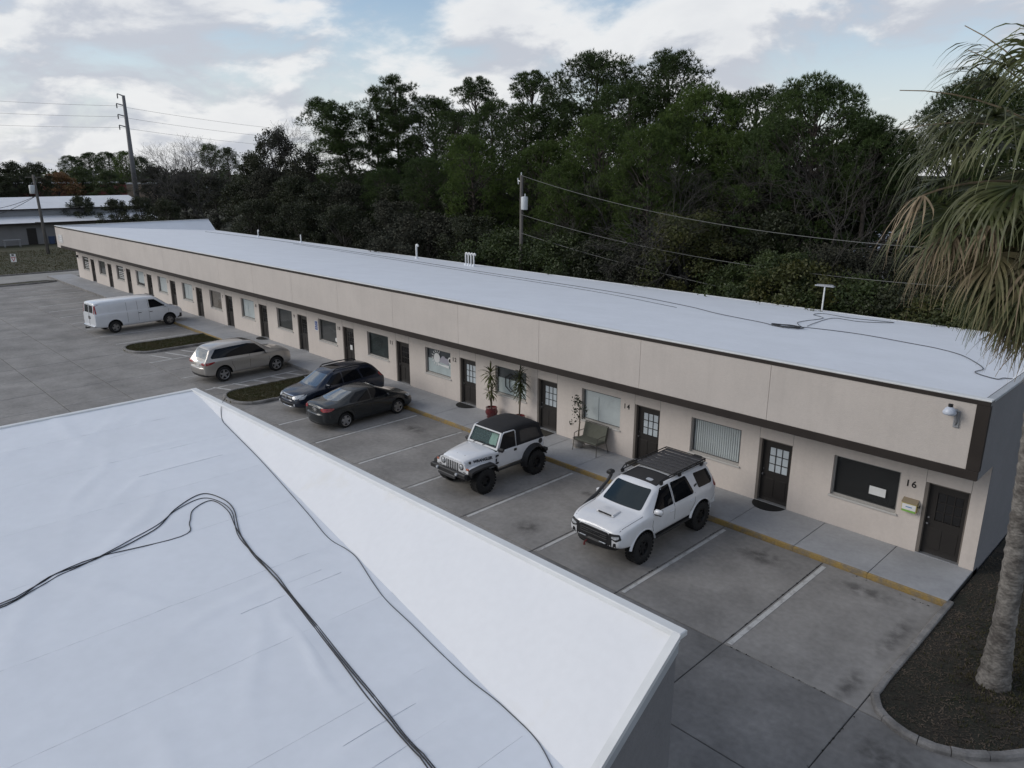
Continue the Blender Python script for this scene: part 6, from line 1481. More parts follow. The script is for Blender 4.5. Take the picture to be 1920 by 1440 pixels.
# the crowns one can tell apart along the skyline
for (k_, px, py, Y, rot, sx, mt, lab) in [
    ('pF', 668, 172, 30, R(45.7), 1.0, None, 'leaning pine with lopsided crown left of the tall thin pair'),
    ('pC', 742, 128, 33, 0.4, 1.0, None, 'tallest thin open-crowned pine on the left skyline'),
    ('pC', 702, 150, 34, 2.3, 0.9, None, 'thin open-crowned pine just left of the tallest thin one'),
    ('pB', 812, 176, 36, 1.0, 1.05, None, 'dense round-topped pine right of the thin open pair'),
    ('pE', 893, 143, 38, 0.2, 1.0, None, 'small flat-topped pine crown poking above the dense mass'),
    ('pA', 860, 200, 34, 2.0, 1.0, None, 'round dark pine left of the small flat-topped crown'),
    ('pB', 925, 182, 33, 4.0, 0.85, None, 'round dark pine below the small flat-topped crown'),
    ('pE', 996, 131, 34, 1.7, 1.0, None, 'umbrella pine with bare forked stem beside the big crown'),
    ('pH', 990, 190, 30, 0.9, 1.15, None, 'dark pine under the forked umbrella pine'),
    ('pB', 1120, 92, 34, 2.8, 1.05, None, 'highest broad pine at the middle of the skyline'),
    ('pH', 1262, 88, 33, 0.5, 1.0, None, 'tall round-headed pine right of the highest broad pine'),
    ('pA', 1185, 146, 31, 1.2, 1.1, None, 'dense pine below the two highest crowns'),
    ('pA', 1060, 180, 32, 3.2, 1.0, None, 'dark pine left of and below the highest broad pine'),
    ('pG', 1330, 150, 28, 0.1, 0.80, V_pine_b, 'wide dense pine with greener crown right of middle'),
    ('pA', 1425, 156, 31, 0.7, 1.0, None, 'pine filling the gap left of the great domed crown'),
    ('pG', 1545, 135, 27, 1.9, 0.92, None, 'great domed pine crown near the palm'),
    ('pH', 1640, 215, 26, 3.0, 1.2, None, 'pine on right shoulder of the domed crown'),
    ('pH', 1688, 240, 27, 1.0, 0.9, None, 'low pine at the far right end of the domed crown'),
    ('pG', 1850, 128, 30, 2.2, 0.80, None, 'dark pine crown behind the palm fronds'),
    ('pA', 1985, 140, 30, 2.6, 1.2, None, 'pine at right edge behind the palm'),
    ('pD', 1130, 212, 24, 0.3, 1.0, None, 'greener pine with rounded tufts right of the transformer pole'),
    ('pD', 890, 250, 24, 1.3, 1.05, None, 'greener pine left of the transformer pole'),
    ('pD', 1010, 262, 27, 4.0, 1.1, None, 'greener pine directly behind the transformer pole'),
    ('pD', 1225, 232, 23, 2.5, 1.0, None, 'greener pine in front of the wide dense pine'),
    ('pD', 1060, 300, 22, 5.1, 1.0, None, 'short greener pine right behind the upper wire'),
    ('pD', 628, 292, 28, 5.0, 1.1, V_pine, 'dark pine below the leaning pine'),
    ('pA', 718, 312, 26, 5.5, 1.1, None, 'dark low pine below the thin open pair'),
    ('pA', 800, 290, 25, 3.5, 1.2, None, 'dark low pine left of the four gooseneck pipes'),
    ('pA', 1290, 210, 27, 4.4, 1.1, None, 'dark pine below the tall round-headed one'),
    ('pA', 1390, 240, 26, 2.9, 1.2, V_pine_b, 'greener pine below the gap left of the domed crown'),
    ('pA', 1480, 215, 29, 1.9, 1.2, None, 'dark pine tucked under left side of the domed crown'),
    ('pA', 1590, 260, 30, 0.2, 1.2, None, 'dark pine tucked under right side of the domed crown')]:
    by_pix(k_, px, py, Y, lab, group=GP, rot=rot, sx=sx, crown=mt)
# dark broadleaf trees on the left and in the understory
GB = 'dark broadleaf trees behind the strip building'
for (px, top, Y, lab) in [(512, 240, 30, 'tallest dark broadleaf tree left of the pines'), (470, 284, 30, 'dark broadleaf tree at left end of the wood'), (572, 278, 30, 'dark broadleaf tree beside the leaning pine')]:
    by_pix('bC', px, top, Y, lab, group=GB, sx=0.85)
uq = random.Random(77)
for i_, (px, top, Y) in enumerate([(462, 335, 24), (505, 315, 24), (550, 330, 24), (600, 340, 23), (660, 340, 24), (700, 345, 29), (760, 345, 26), (830, 340, 27), (880, 350, 25), (930, 330, 30), (1060, 345, 30), (1110, 330, 32), (1190, 350, 31), (1250, 330, 34), (1320, 320, 30), (1380, 310, 32), (1430, 310, 27), (1490, 315, 30), (1540, 340, 26), (1420, 365, 25), (1350, 385, 24), (1470, 395, 23), (1560, 320, 36), (1200, 300, 38), (1000, 300, 38), (860, 300, 38), (775, 300, 40), (680, 325, 38), (590, 325, 38), (1752, 345, 40), (1790, 340, 36), (1870, 350, 34)]):
    br = i_ % 3 == 1
    by_pix(uq.choice(['bA', 'bB', 'bC']), px, top, Y, 'brownish thin-leaved undergrowth tree crowded below the pines' if br else 'dark green undergrowth tree crowded below the pines', group='brownish undergrowth trees' if br else 'dark green undergrowth trees', sx=uq.uniform(0.95, 1.25), crown=V_brown if br else None)
# bare grey trees standing in the wood
for (px, top, Y, k_, lab) in [(560, 226, 31, 'nA', 'bare twiggy treetop rising between dark trees on left skyline'), (1500, 262, 24, 'nA', 'bare grey tree in front of the great domed pine'), (1250, 300, 22.5, 'nA', 'bare grey tree right of the greener pine'), (1340, 320, 22, 'nB', 'bare grey tree leaning behind the upper wire'), (1090, 400, 21, 'nB', 'bare grey tree right of the transformer pole')]:
    by_pix(k_, px, top, Y, lab, group='bare trees in the wood', name='bare_tree')
# brush right behind the roof
def brush(key, px, top, Y, label, mt, **k): return by_pix(key, px, top, Y, label, 'shrub', 'brush behind the roof edge', name='shrub', crown=mt, **k)
for (px, top, Y, k_, mt, lab) in [
    (735, 372, 20, 'sB', V_brown, 'grey-brown leafless brush left of the single vent pipe'), (800, 400, 19.5, 'sA', V_brown, 'low grey-brown brush behind the single vent pipe'), (640, 380, 20, 'sB', V_leaf, 'dark green brush behind far half of the roof'),
    (560, 375, 20, 'sB', V_leaf, 'dark brush beyond far half of the roof, left one'), (480, 370, 20, 'sB', V_leaf, 'dark brush beside the raised far parapet'), (880, 400, 19.5, 'sB', V_leaf, 'dark brush behind the four gooseneck pipes'),
    (945, 430, 18.8, 'sA', V_leaf_g, 'green brush just left of the transformer pole'), (1050, 440, 19, 'sA', V_leaf_g, 'green brush just right of the transformer pole'), (1130, 455, 19, 'sA', V_leaf, 'dark low brush below the middle wires'),
    (1210, 470, 19, 'sA', V_brown, 'brown brush below the middle wires'), (1290, 392, 19.5, 'sB', V_leaf_y, 'yellow-green vine-topped bush above the middle wires'), (1260, 430, 20, 'sB', V_brown, 'brown leafless bush beside the yellow-green one'),
    (1385, 500, 18.2, 'sA', V_leaf_g, 'low green shrub at the roof edge left of the taller one'), (1470, 466, 18.4, 'sB', V_leaf_g, 'tall green shrub at roof edge left of the T-headed mast'), (1520, 492, 18.0, 'sA', V_leaf_y, 'yellowing shrub behind the T-headed mast'),
    (1600, 520, 18.4, 'sA', V_leaf_g, 'green shrub right of the T-headed mast'), (1560, 455, 21, 'sB', V_brown, 'brown brush above the green roof-edge shrubs'), (1650, 470, 21, 'sB', V_brown, 'brown brush under the far house'), (1690, 540, 18.2, 'sA', V_leaf, 'dark shrub below the palm fronds'),
    (1790, 556, 17.6, 'sA', V_leaf_y, 'yellow-green shrub at roof edge under the palm'), (1740, 500, 20.5, 'sB', V_leaf, 'dark shrub behind the yellow-green one under the palm'), (1860, 560, 17.8, 'sA', V_leaf_g, 'green shrub at right end of roof edge')]:
    brush(k_, px, top, Y, lab, mt, sx=1.15)
# far trees on the left horizon
GL = 'trees beyond the lawn'
def far(key, px, top, D, label, **k):
    d = pix(px, top); p = CAM + d * D; return plant(key, p.x, p.y, p.z + 0.05, label, 'tree', GL, **k)
for (px, top, D, k_, lab, mt, sx) in [
    (20, 302, 165, 'bC', 'dark tree at left edge behind the white-roofed building', None, 1.3), (62, 304, 172, 'bC', 'dark tree beside the orange one behind white-roofed building', None, 1.2), (-30, 300, 165, 'bC', 'dark tree just cut by the left edge', None, 1.3),
    (105, 322, 190, 'bB', 'orange-leaved tree behind the white-roofed building', V_orange, 1.4), (130, 290, 230, 'pB', 'leftmost small pine on the far horizon', None, 1.2), (165, 284, 235, 'pB', 'second small pine from left on the far horizon', None, 1.2), (200, 283, 225, 'pB', 'third small pine from left on the far horizon', None, 1.2), (232, 282, 215, 'pD', 'bright green pine left of the tall steel pole', None, 1.1),
    (262, 292, 210, 'pB', 'small pine right of the tall steel pole', None, 1.2), (150, 312, 200, 'bC', 'pale grey-green tree below the horizon pines', V_leaf_g, 1.5), (200, 318, 190, 'bC', 'grey-green tree behind the red building', V_leaf_g, 1.4), (290, 310, 150, 'bC', 'dull green tree behind the bare trees', V_brown, 1.2),
    (392, 268, 165, 'pH', 'distant pine with pale trunk left of the dark wood', V_pine_b, 1.0), (425, 275, 160, 'pH', 'distant pine beside the dark wood', None, 1.0), (340, 320, 140, 'bC', 'brownish tree behind the far roof corner', V_brown, 1.3), (400, 330, 130, 'bA', 'dull brown tree left of the dark wood', V_brown, 1.3)]:
    far(k_, px, top, D, lab, crown=mt, sx=sx)
for (px, top, D, lab) in [(345, 254, 135, 'tall bare fan-shaped tree left of the dark wood'), (298, 270, 135, 'smaller bare tree right of the tall steel pole'), (375, 300, 125, 'bare tree between fan-shaped tree and the wood')]:
    far('nA', px, top, D, lab, name='bare_tree', sx=1.2)
for (px, top, D, lab) in [(150, 366, 112, 'open-branched evergreen in front of the white-roofed building'), (215, 372, 108, 'second open evergreen beside the white-roofed building'), (262, 368, 105, 'dark evergreen at right end of white-roofed building'), (310, 372, 100, 'dark evergreen just above the raised far parapet')]:
    far('bB', px, top, D, lab, crown=V_leaf, sx=1.0)
# the far wood closing the view behind everything
fq = np.random.default_rng(51); cl = []
for i in range(420):
    x = fq.uniform(-330, 60); y = fq.uniform(62, 120) + max(0, (-x - 120)) * 0.0; h = fq.uniform(4, 11)
    for j in range(3): cl.append((x + fq.normal() * 1.5, y + fq.normal() * 1.5, h * (0.3 + 0.3 * j), 2.2))
o = tri_mesh('far_wood', leaf_cloud(fq, cl, 34, 0.55), V_leaf, None, 4); tag(o, 'dark belt of far woodland closing the view behind the trees', 'woodland', kind='stuff')
cl = []
for i in range(260):
    y = fq.uniform(-60, 120); x = -270 + fq.normal() * 14; h = fq.uniform(5, 10)
    for j in range(3): cl.append((x, y + fq.normal() * 2, h * (0.3 + 0.3 * j), 2.6))
o = tri_mesh('far_wood', leaf_cloud(fq, cl, 30, 0.7), V_leaf_g, None, 4); tag(o, 'hazy belt of far woodland on the left horizon', 'woodland', kind='stuff')

# ------------------------------------------------------------------ the fan palm at the right
V_frond = mat('palm_leaf', (0.078, 0.100, 0.032), 0.5, col2=(0.140, 0.145, 0.062), scale=1.2, var2=0.25, scale2=6, rnd=0.34, trans=0.3)
V_dead = mat('dead_palm_leaf', (0.32, 0.245, 0.160), 0.8, col2=(0.20, 0.160, 0.105), scale=1.0, var2=0.3, scale2=6, rnd=0.2, trans=0.2)
V_mixd = mat('fading_palm_leaf', (0.105, 0.112, 0.042), 0.6, col2=(0.25, 0.20, 0.115), scale=1.2, var2=0.3, scale2=6, rnd=0.34, trans=0.25)
V_ptrunk = mat('palm_trunk', (0.205, 0.190, 0.172), 0.9, col2=(0.095, 0.085, 0.076), scale=2.6, var2=0.45, scale2=13, bump=1.0, bscale=16, stretch=(1, 1, 1.6), thr=(0.42, 0.60))
PB = Vector((0.72, -2.46, 0.0)); PT = Vector((0.28, -2.95, 10.25))
palm = empty('fan_palm', PB, label='tall fan palm with drooping fronds and shaggy dead skirt at right edge', cat='palm tree')
tpts = []; trad = []
pq = random.Random(8)
for i in range(121):
    t = i / 120; p = (PT - PB) * t + Vector((0.10 * math.sin(t * 3.1), 0.08 * math.sin(t * 3.1), 0)); tpts.append(p)
    trad.append((0.335 - 0.125 * min(1, t * 7) ** 0.7 if t < 0.16 else 0.205 - 0.01 * t) + (0.010 if i % 3 == 0 else -0.005) + pq.uniform(-0.007, 0.007))
tb = MB().tube(tpts, trad, 18, cap=False).build('trunk', V_ptrunk, palm, True)
def frond(seed, az, el, pet, fan, mt, droop=1.0, dead=False):
    """one costapalmate leaf: petiole, then a fan of narrow segments whose tips hang"""
    q = np.random.default_rng(seed); V = []; droop = droop * q.uniform(0.6, 1.15)
    ca, sa = math.cos(az), math.sin(az); out = np.array([ca, sa, 0.0]); lat = np.array([-sa, ca, 0.0]); up = np.array([0, 0, 1.0])
    n = 8; P = [np.zeros(3)]; e = el
    for i in range(n):
        e -= droop * (0.035 + 0.014 * i) * (1.0 if not dead else 0.6); P.append(P[-1] + (out * math.cos(e) + up * math.sin(e)) * pet / n)
    def ribbon(pts, wd, side):
        for i in range(len(pts) - 1):
            a, b = pts[i], pts[i + 1]; V.extend([a - side[i] * wd[i], a + side[i] * wd[i], b + side[i + 1] * wd[i + 1], b - side[i + 1] * wd[i + 1]])
    ribbon(P, [0.030 - 0.0016 * i for i in range(n + 1)], [lat] * (n + 1)); ribbon(P, [0.018] * (n + 1), [up] * (n + 1))
    hub = P[-1]; fd = out * math.cos(e) + up * math.sin(e); fn = -out * math.sin(e) + up * math.cos(e)
    ns = 34 if not dead else 20
    for k in range(ns):
        th = (-1 + 2 * (k + 0.5) / ns) * 1.75 + q.normal() * 0.03
        d = fd * math.cos(th) + lat * math.sin(th) + fn * (0.22 * (1 if k % 2 else -0.4))
        d /= np.linalg.norm(d); L_ = fan * (0.72 + 0.28 * math.cos(th * 0.8)) * (q.uniform(0.85, 1.12) if not dead else q.uniform(0.45, 1.2)); pts = [hub]; m = 9; cur = d.copy()
        stiff = 5 if not dead else 1
        for i in range(m):
            g_ = 0.04 if i < stiff - 1 else (0.26 + 0.16 * q.random()) * droop * (1.15 if not dead else 0.9)
            cur = cur + np.array([0, 0, -1.0]) * g_ + q.normal(size=3) * (0.04 if not dead else 0.13); cur /= np.linalg.norm(cur); pts.append(pts[-1] + cur * L_ / m)
        sd = []
        for i in range(m + 1):
            t = pts[min(i + 1, m)] - pts[max(i - 1, 0)]; s_ = np.cross(t, fn if i < 6 else out); nn = np.linalg.norm(s_); sd.append(s_ / nn if nn > 1e-6 else lat)
        w0 = 0.029 if not dead else 0.019
        wd = [0.010, w0 * 0.75, w0, w0, w0 * 0.85, w0 * 0.65, w0 * 0.45, w0 * 0.32, w0 * 0.2, 0.004]
        ribbon(pts, wd, sd)
    return np.array(V)
crown_c = PT - PB
fi = 0
def add_fronds(n, el0, el1, pet, fan, mt, zo, droop, dead=False, az0=0.0):
    global fi
    for k in range(n):
        az = az0 + 2 * math.pi * (k + pq.uniform(-0.3, 0.3)) / n; t = (k * 0.618) % 1.0; el = R(el0 + (el1 - el0) * t)
        V = frond(100 + fi, az, el, pet * pq.uniform(0.85, 1.12), fan * pq.uniform(0.85, 1.1), mt, droop, dead); fi += 1
        o = tri_mesh('frond', V, mt, palm, 4); o.location = crown_c + Vector((math.cos(az) * 0.14, math.sin(az) * 0.14, zo + pq.uniform(-0.25, 0.25)))
add_fronds(12, 40, 82, 1.45, 1.35, V_frond, 0.5, 0.9)
add_fronds(17, 12, 46, 1.60, 1.45, V_frond, 0.3, 1.0, az0=0.2)
add_fronds(15, -18, 14, 1.55, 1.45, V_frond, 0.0, 0.95, az0=0.1)
add_fronds(14, -44, -18, 1.55, 1.45, V_mixd, -0.3, 0.9, az0=0.25)
add_fronds(14, -64, -42, 1.35, 1.25, V_frond, -0.5, 0.7, az0=0.05)
add_fronds(16, -80, -60, 1.25, 1.2, V_mixd, -0.8, 0.6, az0=0.15)
add_fronds(12, -40, -8, 1.80, 1.25, V_dead, -0.2, 1.2, True, az0=0.3)
add_fronds(14, -86, -70, 1.15, 1.1, V_dead, -1.25, 0.4, True, az0=0.4)
for (az, el, pet) in ((R(222), 8, 2.15), (R(232), -12, 1.9), (R(214), -20, 2.0)):
    V = frond(900 + fi, az, R(el), pet, 1.35, V_dead, 1.5, True); fi += 1
    o = tri_mesh('frond', V, V_dead, palm, 4); o.location = crown_c + Vector((math.cos(az) * 0.14, math.sin(az) * 0.14, -0.2))
# spent flower stalks sticking out
for (az, L_, el) in ((R(200), 2.9, 38), (R(215), 2.7, 24), (R(170), 2.6, 60), (R(188), 2.8, 66)):
    pts = []; p = Vector(crown_c) + Vector((0, 0, 0.4)); e = R(el)
    for i in range(8): pts.append(p.copy()); p = p + Vector((math.cos(az) * math.cos(e), math.sin(az) * math.cos(e), math.sin(e))) * L_ / 7; e -= 0.10
    MB().tube(pts, [0.022 - 0.002 * i for i in range(8)], 5).build('flower_stalk', V_dead, palm)
# ------------------------------------------------------------------ pots, bench and mats along the walk
Z0 = WALK_Z + 0.002
def leaf_strip(V, base, d, L_, w, droop, m=6):
    """arching strap leaf"""
    p = np.array(base, float); cur = np.array(d, float); cur /= np.linalg.norm(cur); pts = [p.copy()]
    for i in range(m):
        cur = cur + np.array([0, 0, -droop]); cur /= np.linalg.norm(cur); p = p + cur * L_ / m; pts.append(p.copy())
    for i in range(m):
        a, b = pts[i], pts[i + 1]; s_ = np.cross(b - a, [0, 0, 1]); n_ = np.linalg.norm(s_); s_ = s_ / n_ if n_ > 1e-6 else np.array([1, 0, 0.0])
        wa = w * math.sin(math.pi * (0.12 + 0.86 * i / m)) ; wb = w * math.sin(math.pi * (0.12 + 0.86 * (i + 1) / m))
        V.extend([a - s_ * wa, a + s_ * wa, b + s_ * wb, b - s_ * wb])
M_pot = mat('glazed_red_pot', (0.115, 0.014, 0.016), 0.18, coat=0.5, var=0.25, scale=4)
M_pot2 = mat('pale_stone_pot', (0.33, 0.31, 0.29), 0.8, var=0.2, scale=6)
V_drac = mat('dracaena_leaf', (0.050, 0.065, 0.018), 0.45, col2=(0.13, 0.14, 0.05), scale=6, var2=0.2, scale2=9, trans=0.2)
V_drac_d = mat('dark_dracaena_leaf', (0.028, 0.038, 0.014), 0.45, col2=(0.06, 0.07, 0.025), scale=6, trans=0.2)
V_cane = mat('plant_cane', (0.17, 0.14, 0.10), 0.9, var=0.2, scale=9)
def pot(parent, mt, r, h):
    MB().lathe([(r * 0.55, 0.0), (r * 0.62, 0.02), (r * 0.98, h * 0.45), (r, h * 0.62), (r * 0.84, h * 0.88), (r * 0.90, h * 0.93), (r * 0.93, h), (r * 0.80, h), (r * 0.78, h * 0.90), (0.0, h * 0.90)], 22).build('pot', mt, parent, True)
    MB().lathe([(r * 0.72, 0.0), (r * 0.80, 0.02), (r * 0.80, 0.035), (0, 0.036)], 18).build('saucer', mt, parent)
def dracaena(x, y, label, seed, heads, mt, potm):
    root = empty('potted_plant', (x, y, Z0), label=label, cat='potted plant', group='potted plants along the walk')
    pot(root, potm, 0.27, 0.45); q = np.random.default_rng(seed)
    for (hx, hy, hz, n, L_) in heads:
        MB().tube([(0, 0, 0.35), (hx * 0.4, hy * 0.3, 0.35 + (hz - 0.35) * 0.5), (hx, hy, hz)], [0.03, 0.026, 0.022], 6).build('cane', V_cane, root, True)
        V = []
        for k in range(n):
            az = k * 2.399; el = 1.25 - 1.9 * (k / n) + q.normal() * 0.12
            leaf_strip(V, (hx, hy, hz - 0.32 * k / n), (math.cos(az) * math.cos(el), math.sin(az) * math.cos(el), math.sin(el)), L_ * q.uniform(0.8, 1.1), 0.030, 0.20)
        tri_mesh('leaves', V, mt, root, 4)
dracaena(-19.05, 1.66, 'tall strap-leaved plant in glossy red pot left of hexagon window', 3, [(-0.03, -0.02, 2.02, 46, 0.55), (0.02, 0.03, 1.30, 30, 0.40), (-0.12, -0.06, 1.22, 14, 0.32)], V_drac, M_pot)
dracaena(-17.42, 1.70, 'tall dark strap-leaved plant behind the off-roader beside hexagon window', 4, [(0.10, -0.03, 2.38, 18, 0.42), (0.08, -0.05, 2.08, 50, 0.58), (0.12, -0.02, 1.62, 26, 0.45)], V_drac_d, M_pot)
root = empty('potted_plant', (-14.16, 1.62, Z0), label='spindly small-leaved tree in pale pot beside the bench', cat='potted plant', group='potted plants along the walk')
pot(root, M_pot2, 0.24, 0.36)
for a_ in range(3): MB().tube([(0.03 * math.cos(a_ * 2.1), 0.03 * math.sin(a_ * 2.1), 0.3), (0.05 * math.sin(a_), 0.04 * math.cos(a_), 1.0), (0.10 * math.sin(a_ * 2), 0.06 * math.cos(a_ * 3), 1.75 + 0.1 * a_)], [0.016, 0.013, 0.008], 5).build('stem', V_cane, root)
qq = np.random.default_rng(5); cl = [(qq.normal() * 0.16, qq.normal() * 0.13, z, 0.20) for z in (0.95, 1.1, 1.25, 1.35, 1.5, 1.55, 1.65, 1.75, 1.85, 1.9)]
tri_mesh('leaves', leaf_cloud(qq, cl, 17, 0.055), mat('ficus_leaf', (0.022, 0.030, 0.014), 0.5), root, 4)
# bench
bench = empty('bench', (-13.55, 1.55, Z0), label='small two-seat bench with grey-green cushions and thin metal frame', cat='bench')
M_cush = mat('grey_green_cushion', (0.105, 0.108, 0.086), 0.9, var=0.15, scale=5); M_bfr = mat('bronze_frame', (0.085, 0.075, 0.062), 0.5)
MB().box(-0.52, 0.52, -0.26, 0.26, 0.40, 0.48, 0, 0.03).build('seat', M_cush, bench)
MB().add([(-0.53, 0.22, 0.46), (0.53, 0.22, 0.46), (0.53, 0.36, 0.98), (-0.53, 0.36, 0.98), (-0.53, 0.29, 0.44), (0.53, 0.29, 0.44), (0.53, 0.42, 0.97), (-0.53, 0.42, 0.97)], [(0, 1, 2, 3), (7, 6, 5, 4), (0, 4, 5, 1), (1, 5, 6, 2), (2, 6, 7, 3), (3, 7, 4, 0)]).build('backrest', M_cush, bench)
for s_ in (-1, 1):
    MB().tube([(s_ * 0.57, -0.30, 0.0), (s_ * 0.55, -0.26, 0.40), (s_ * 0.55, -0.24, 0.66)], 0.014, 6).build('leg', M_bfr, bench); MB().tube([(s_ * 0.57, 0.40, 0.0), (s_ * 0.55, 0.28, 0.40), (s_ * 0.55, 0.42, 1.0)], 0.014, 6).build('leg', M_bfr, bench)
    MB().tube([(s_ * 0.55, -0.24, 0.66), (s_ * 0.55, -0.10, 0.69), (s_ * 0.55, 0.35, 0.68)], 0.014, 6).build('armrest', M_bfr, bench); MB().tube([(s_ * 0.55, -0.26, 0.42), (s_ * 0.55, 0.30, 0.42)], 0.012, 6).build('side_rail', M_bfr, bench)
MB().tube([(-0.55, 0.42, 1.0), (0.55, 0.42, 1.0)], 0.014, 6).build('top_rail', M_bfr, bench); MB().tube([(-0.55, -0.26, 0.41), (0.55, -0.26, 0.41)], 0.012, 6).build('front_rail', M_bfr, bench)
# door mats
def half_mat(k, label, square=False):
    x = door_x(k) + 0.44; pts = []
    if square: pts = [(-0.45, -0.52), (0.45, -0.52), (0.45, 0.0), (-0.45, 0.0)]
    else: pts = [(0.52 * math.cos(R(a)), -0.52 * math.sin(R(a))) for a in range(0, 181, 12)][::-1]
    o = MB().prism(pts, 0, 0.018).build('door_mat', M_blackm if not square else mat('worn_mat', (0.05, 0.045, 0.035), 0.95, var=0.4, scale=12)); o.location = (x, YW - 0.035, Z0); tag(o, label, 'door mat', 'mats at the doors')
half_mat(15, 'black half-round mat at second door from near end'); half_mat(14, 'worn dark rectangular mat behind the roof-racked SUV', True); half_mat(13, 'black mat at door behind the off-roader', True); half_mat(12, 'black half-round mat at door left of the red pot'); half_mat(8, 'black half-round mat at door beyond the silver SUV')

# ------------------------------------------------------------------ poles and wires
M_pole = mat('weathered_pole', (0.115, 0.105, 0.095), 0.9, var=0.3, scale=3, stretch=(1, 1, 0.2)); M_trf = mat('transformer_grey', (0.52, 0.54, 0.55), 0.45, var=0.08, scale=4)
M_wire = mat('wire', (0.15, 0.15, 0.14), 0.6); M_wire_d = mat('dark_wire', (0.05, 0.05, 0.055), 0.6)
def wire(a, b, sag, r, label, m_=None, group='overhead wires', n=16):
    a = Vector(a); b = Vector(b); pts = []
    for i in range(n + 1): t = i / n; p = a.lerp(b, t); p.z -= sag * 4 * t * (1 - t); pts.append(p)
    return top_thing('overhead_wire', MB().tube(pts, r, 5), m_ or M_wire, label, 'wire', group)
pp = at_y(978, 328, 17.6)
pole = empty('utility_pole', (pp.x, pp.y, -0.1), label='wooden utility pole with grey transformer behind the strip roof', cat='utility pole')
MB().tube([(0, 0, 0), (0, 0, pp.z + 0.1)], [0.15, 0.11], 10).build('pole', M_pole, pole, True)
MB().lathe([(0, 0), (0.21, 0.01), (0.23, 0.06), (0.23, 0.80), (0.20, 0.86), (0, 0.88)], 18, 0, 'z', (0.34, -0.06, pp.z - 2.15)).build('transformer', M_trf, pole, True)
MB().box(0.10, 0.20, -0.12, 0.0, pp.z - 1.95, pp.z - 1.45).build('bracket', M_steel, pole)
for x in (-0.02, 0.34): MB().lathe([(0, 0), (0.05, 0.01), (0.03, 0.08), (0.05, 0.10), (0.02, 0.18), (0, 0.19)], 8, 0, 'z', (x + 0.06, -0.06, pp.z - 1.28 if x > 0.1 else pp.z + 0.09)).build('insulator', M_trf, pole)
MB().tube([(-0.02, 0, pp.z - 0.35), (-0.35, 0, pp.z - 0.25)], 0.03, 5).build('cutout_arm', M_steel, pole); MB().tube([(-0.35, 0, pp.z - 0.10), (-0.28, 0, pp.z - 0.50)], 0.04, 6).build('fuse_cutout', M_trf, pole)
MB().tube([(0.02, 0.05, pp.z - 0.1), (0.10, -0.12, pp.z - 1.0), (0.12, -0.05, pp.z - 1.3)], 0.012, 4).build('drop_lead', M_wire_d, pole)
top_w = (pp.x, pp.y - 0.1, pp.z - 0.02)
e1 = at_y(1760, 466, 17.6); wire(top_w, e1, 0.75, 0.014, 'uppermost pale wire running right from the transformer pole')
e2 = at_y(1790, 538, 17.6); wire((pp.x, pp.y - 0.1, at_y(985, 402, 17.6).z), e2, 0.70, 0.013, 'middle pale wire running right from the transformer pole')
e3 = at_y(1345, 537, 17.6); wire((pp.x, pp.y - 0.1, at_y(985, 437, 17.6).z), e3, 0.15, 0.015, 'lowest pale wire running from the transformer pole into the shrubs')
wire(at_y(1560, 566, 17.2), at_y(1780, 580, 17.2), 0.03, 0.013, 'short pale wire right of the T-headed mast')
# tall steel transmission pole
dt = 150; b_ = CAM + pix(252, 340) * dt; t_ = CAM + pix(231, 178) * dt
tp = empty('transmission_pole', (t_.x, t_.y, -0.1), label='tall tapered grey transmission pole with short arms on left skyline', cat='utility pole')
M_tp = mat('transmission_steel', (0.13, 0.13, 0.135), 0.7, var=0.15, scale=0.5)
MB().tube([(0, 0, 0), (0, 0, t_.z)], [0.62, 0.30], 12).build('pole', M_tp, tp, True)
ld = (-_r); arms = [178, 196, 216, 236]
for i, py in enumerate(arms):
    z = (CAM + pix(231, py) * dt).z; L_ = 1.6 if i else 1.2
    MB().tube([(0, 0, z - 0.1), (ld.x * L_, ld.y * L_, z + 0.35)], [0.14, 0.09], 6).build('arm', M_tp, tp); MB().lathe([(0, -0.9), (0.12, -0.8), (0.12, 0.0), (0, 0.0)], 8, 0, 'z', (ld.x * L_, ld.y * L_, z + 0.30)).build('insulator', M_tp, tp)
    if i:
        o_ = Vector((t_.x + ld.x * L_, t_.y + ld.y * L_, z - 0.2)); lft = CAM + pix(-40, [0, 187, 210, 233][i]) * 170; rgt = CAM + pix(700, [0, 254, 268, 282][i]) * 210
        wire(o_, lft, 0.15, 0.028, ['', 'upper', 'middle', 'lower'][i] + ' power line running left from the tall steel pole', M_wire, 'power lines on the tall pole'); wire(o_, rgt, 1.0, 0.025, ['', 'upper', 'middle', 'lower'][i] + ' power line running right from the tall steel pole', M_wire, 'power lines on the tall pole')
# nearer utility pole on the lawn
up0 = at_z(91, 476, 0.03); D_ = (up0 - CAM).dot(_f); ut = CAM + pix(62, 328) * D_; ut.x += 0.0
upole = empty('utility_pole', (up0.x, up0.y, 0.0), label='leaning utility pole with transformer standing on the left lawn', cat='utility pole')
tv = Vector((ut.x - up0.x, ut.y - up0.y, ut.z))
MB().tube([(0, 0, 0), tv], [0.20, 0.15], 10).build('pole', M_pole, upole, True)
tc = tv * 0.76 - _r * 0.48
MB().lathe([(0, 0), (0.32, 0.01), (0.34, 0.08), (0.34, 1.0), (0.28, 1.08), (0, 1.10)], 16, 0, 'z', tc).build('transformer', M_trf, upole, True)
MB().tube([tv * 0.97 - _r * 1.1, tv * 0.97 + _r * 0.9], 0.05, 6).build('crossarm', M_pole, upole); MB().tube([tv * 0.40 - _r * 0.9, tv * 0.40], 0.06, 6).build('step_bracket', M_pole, upole)
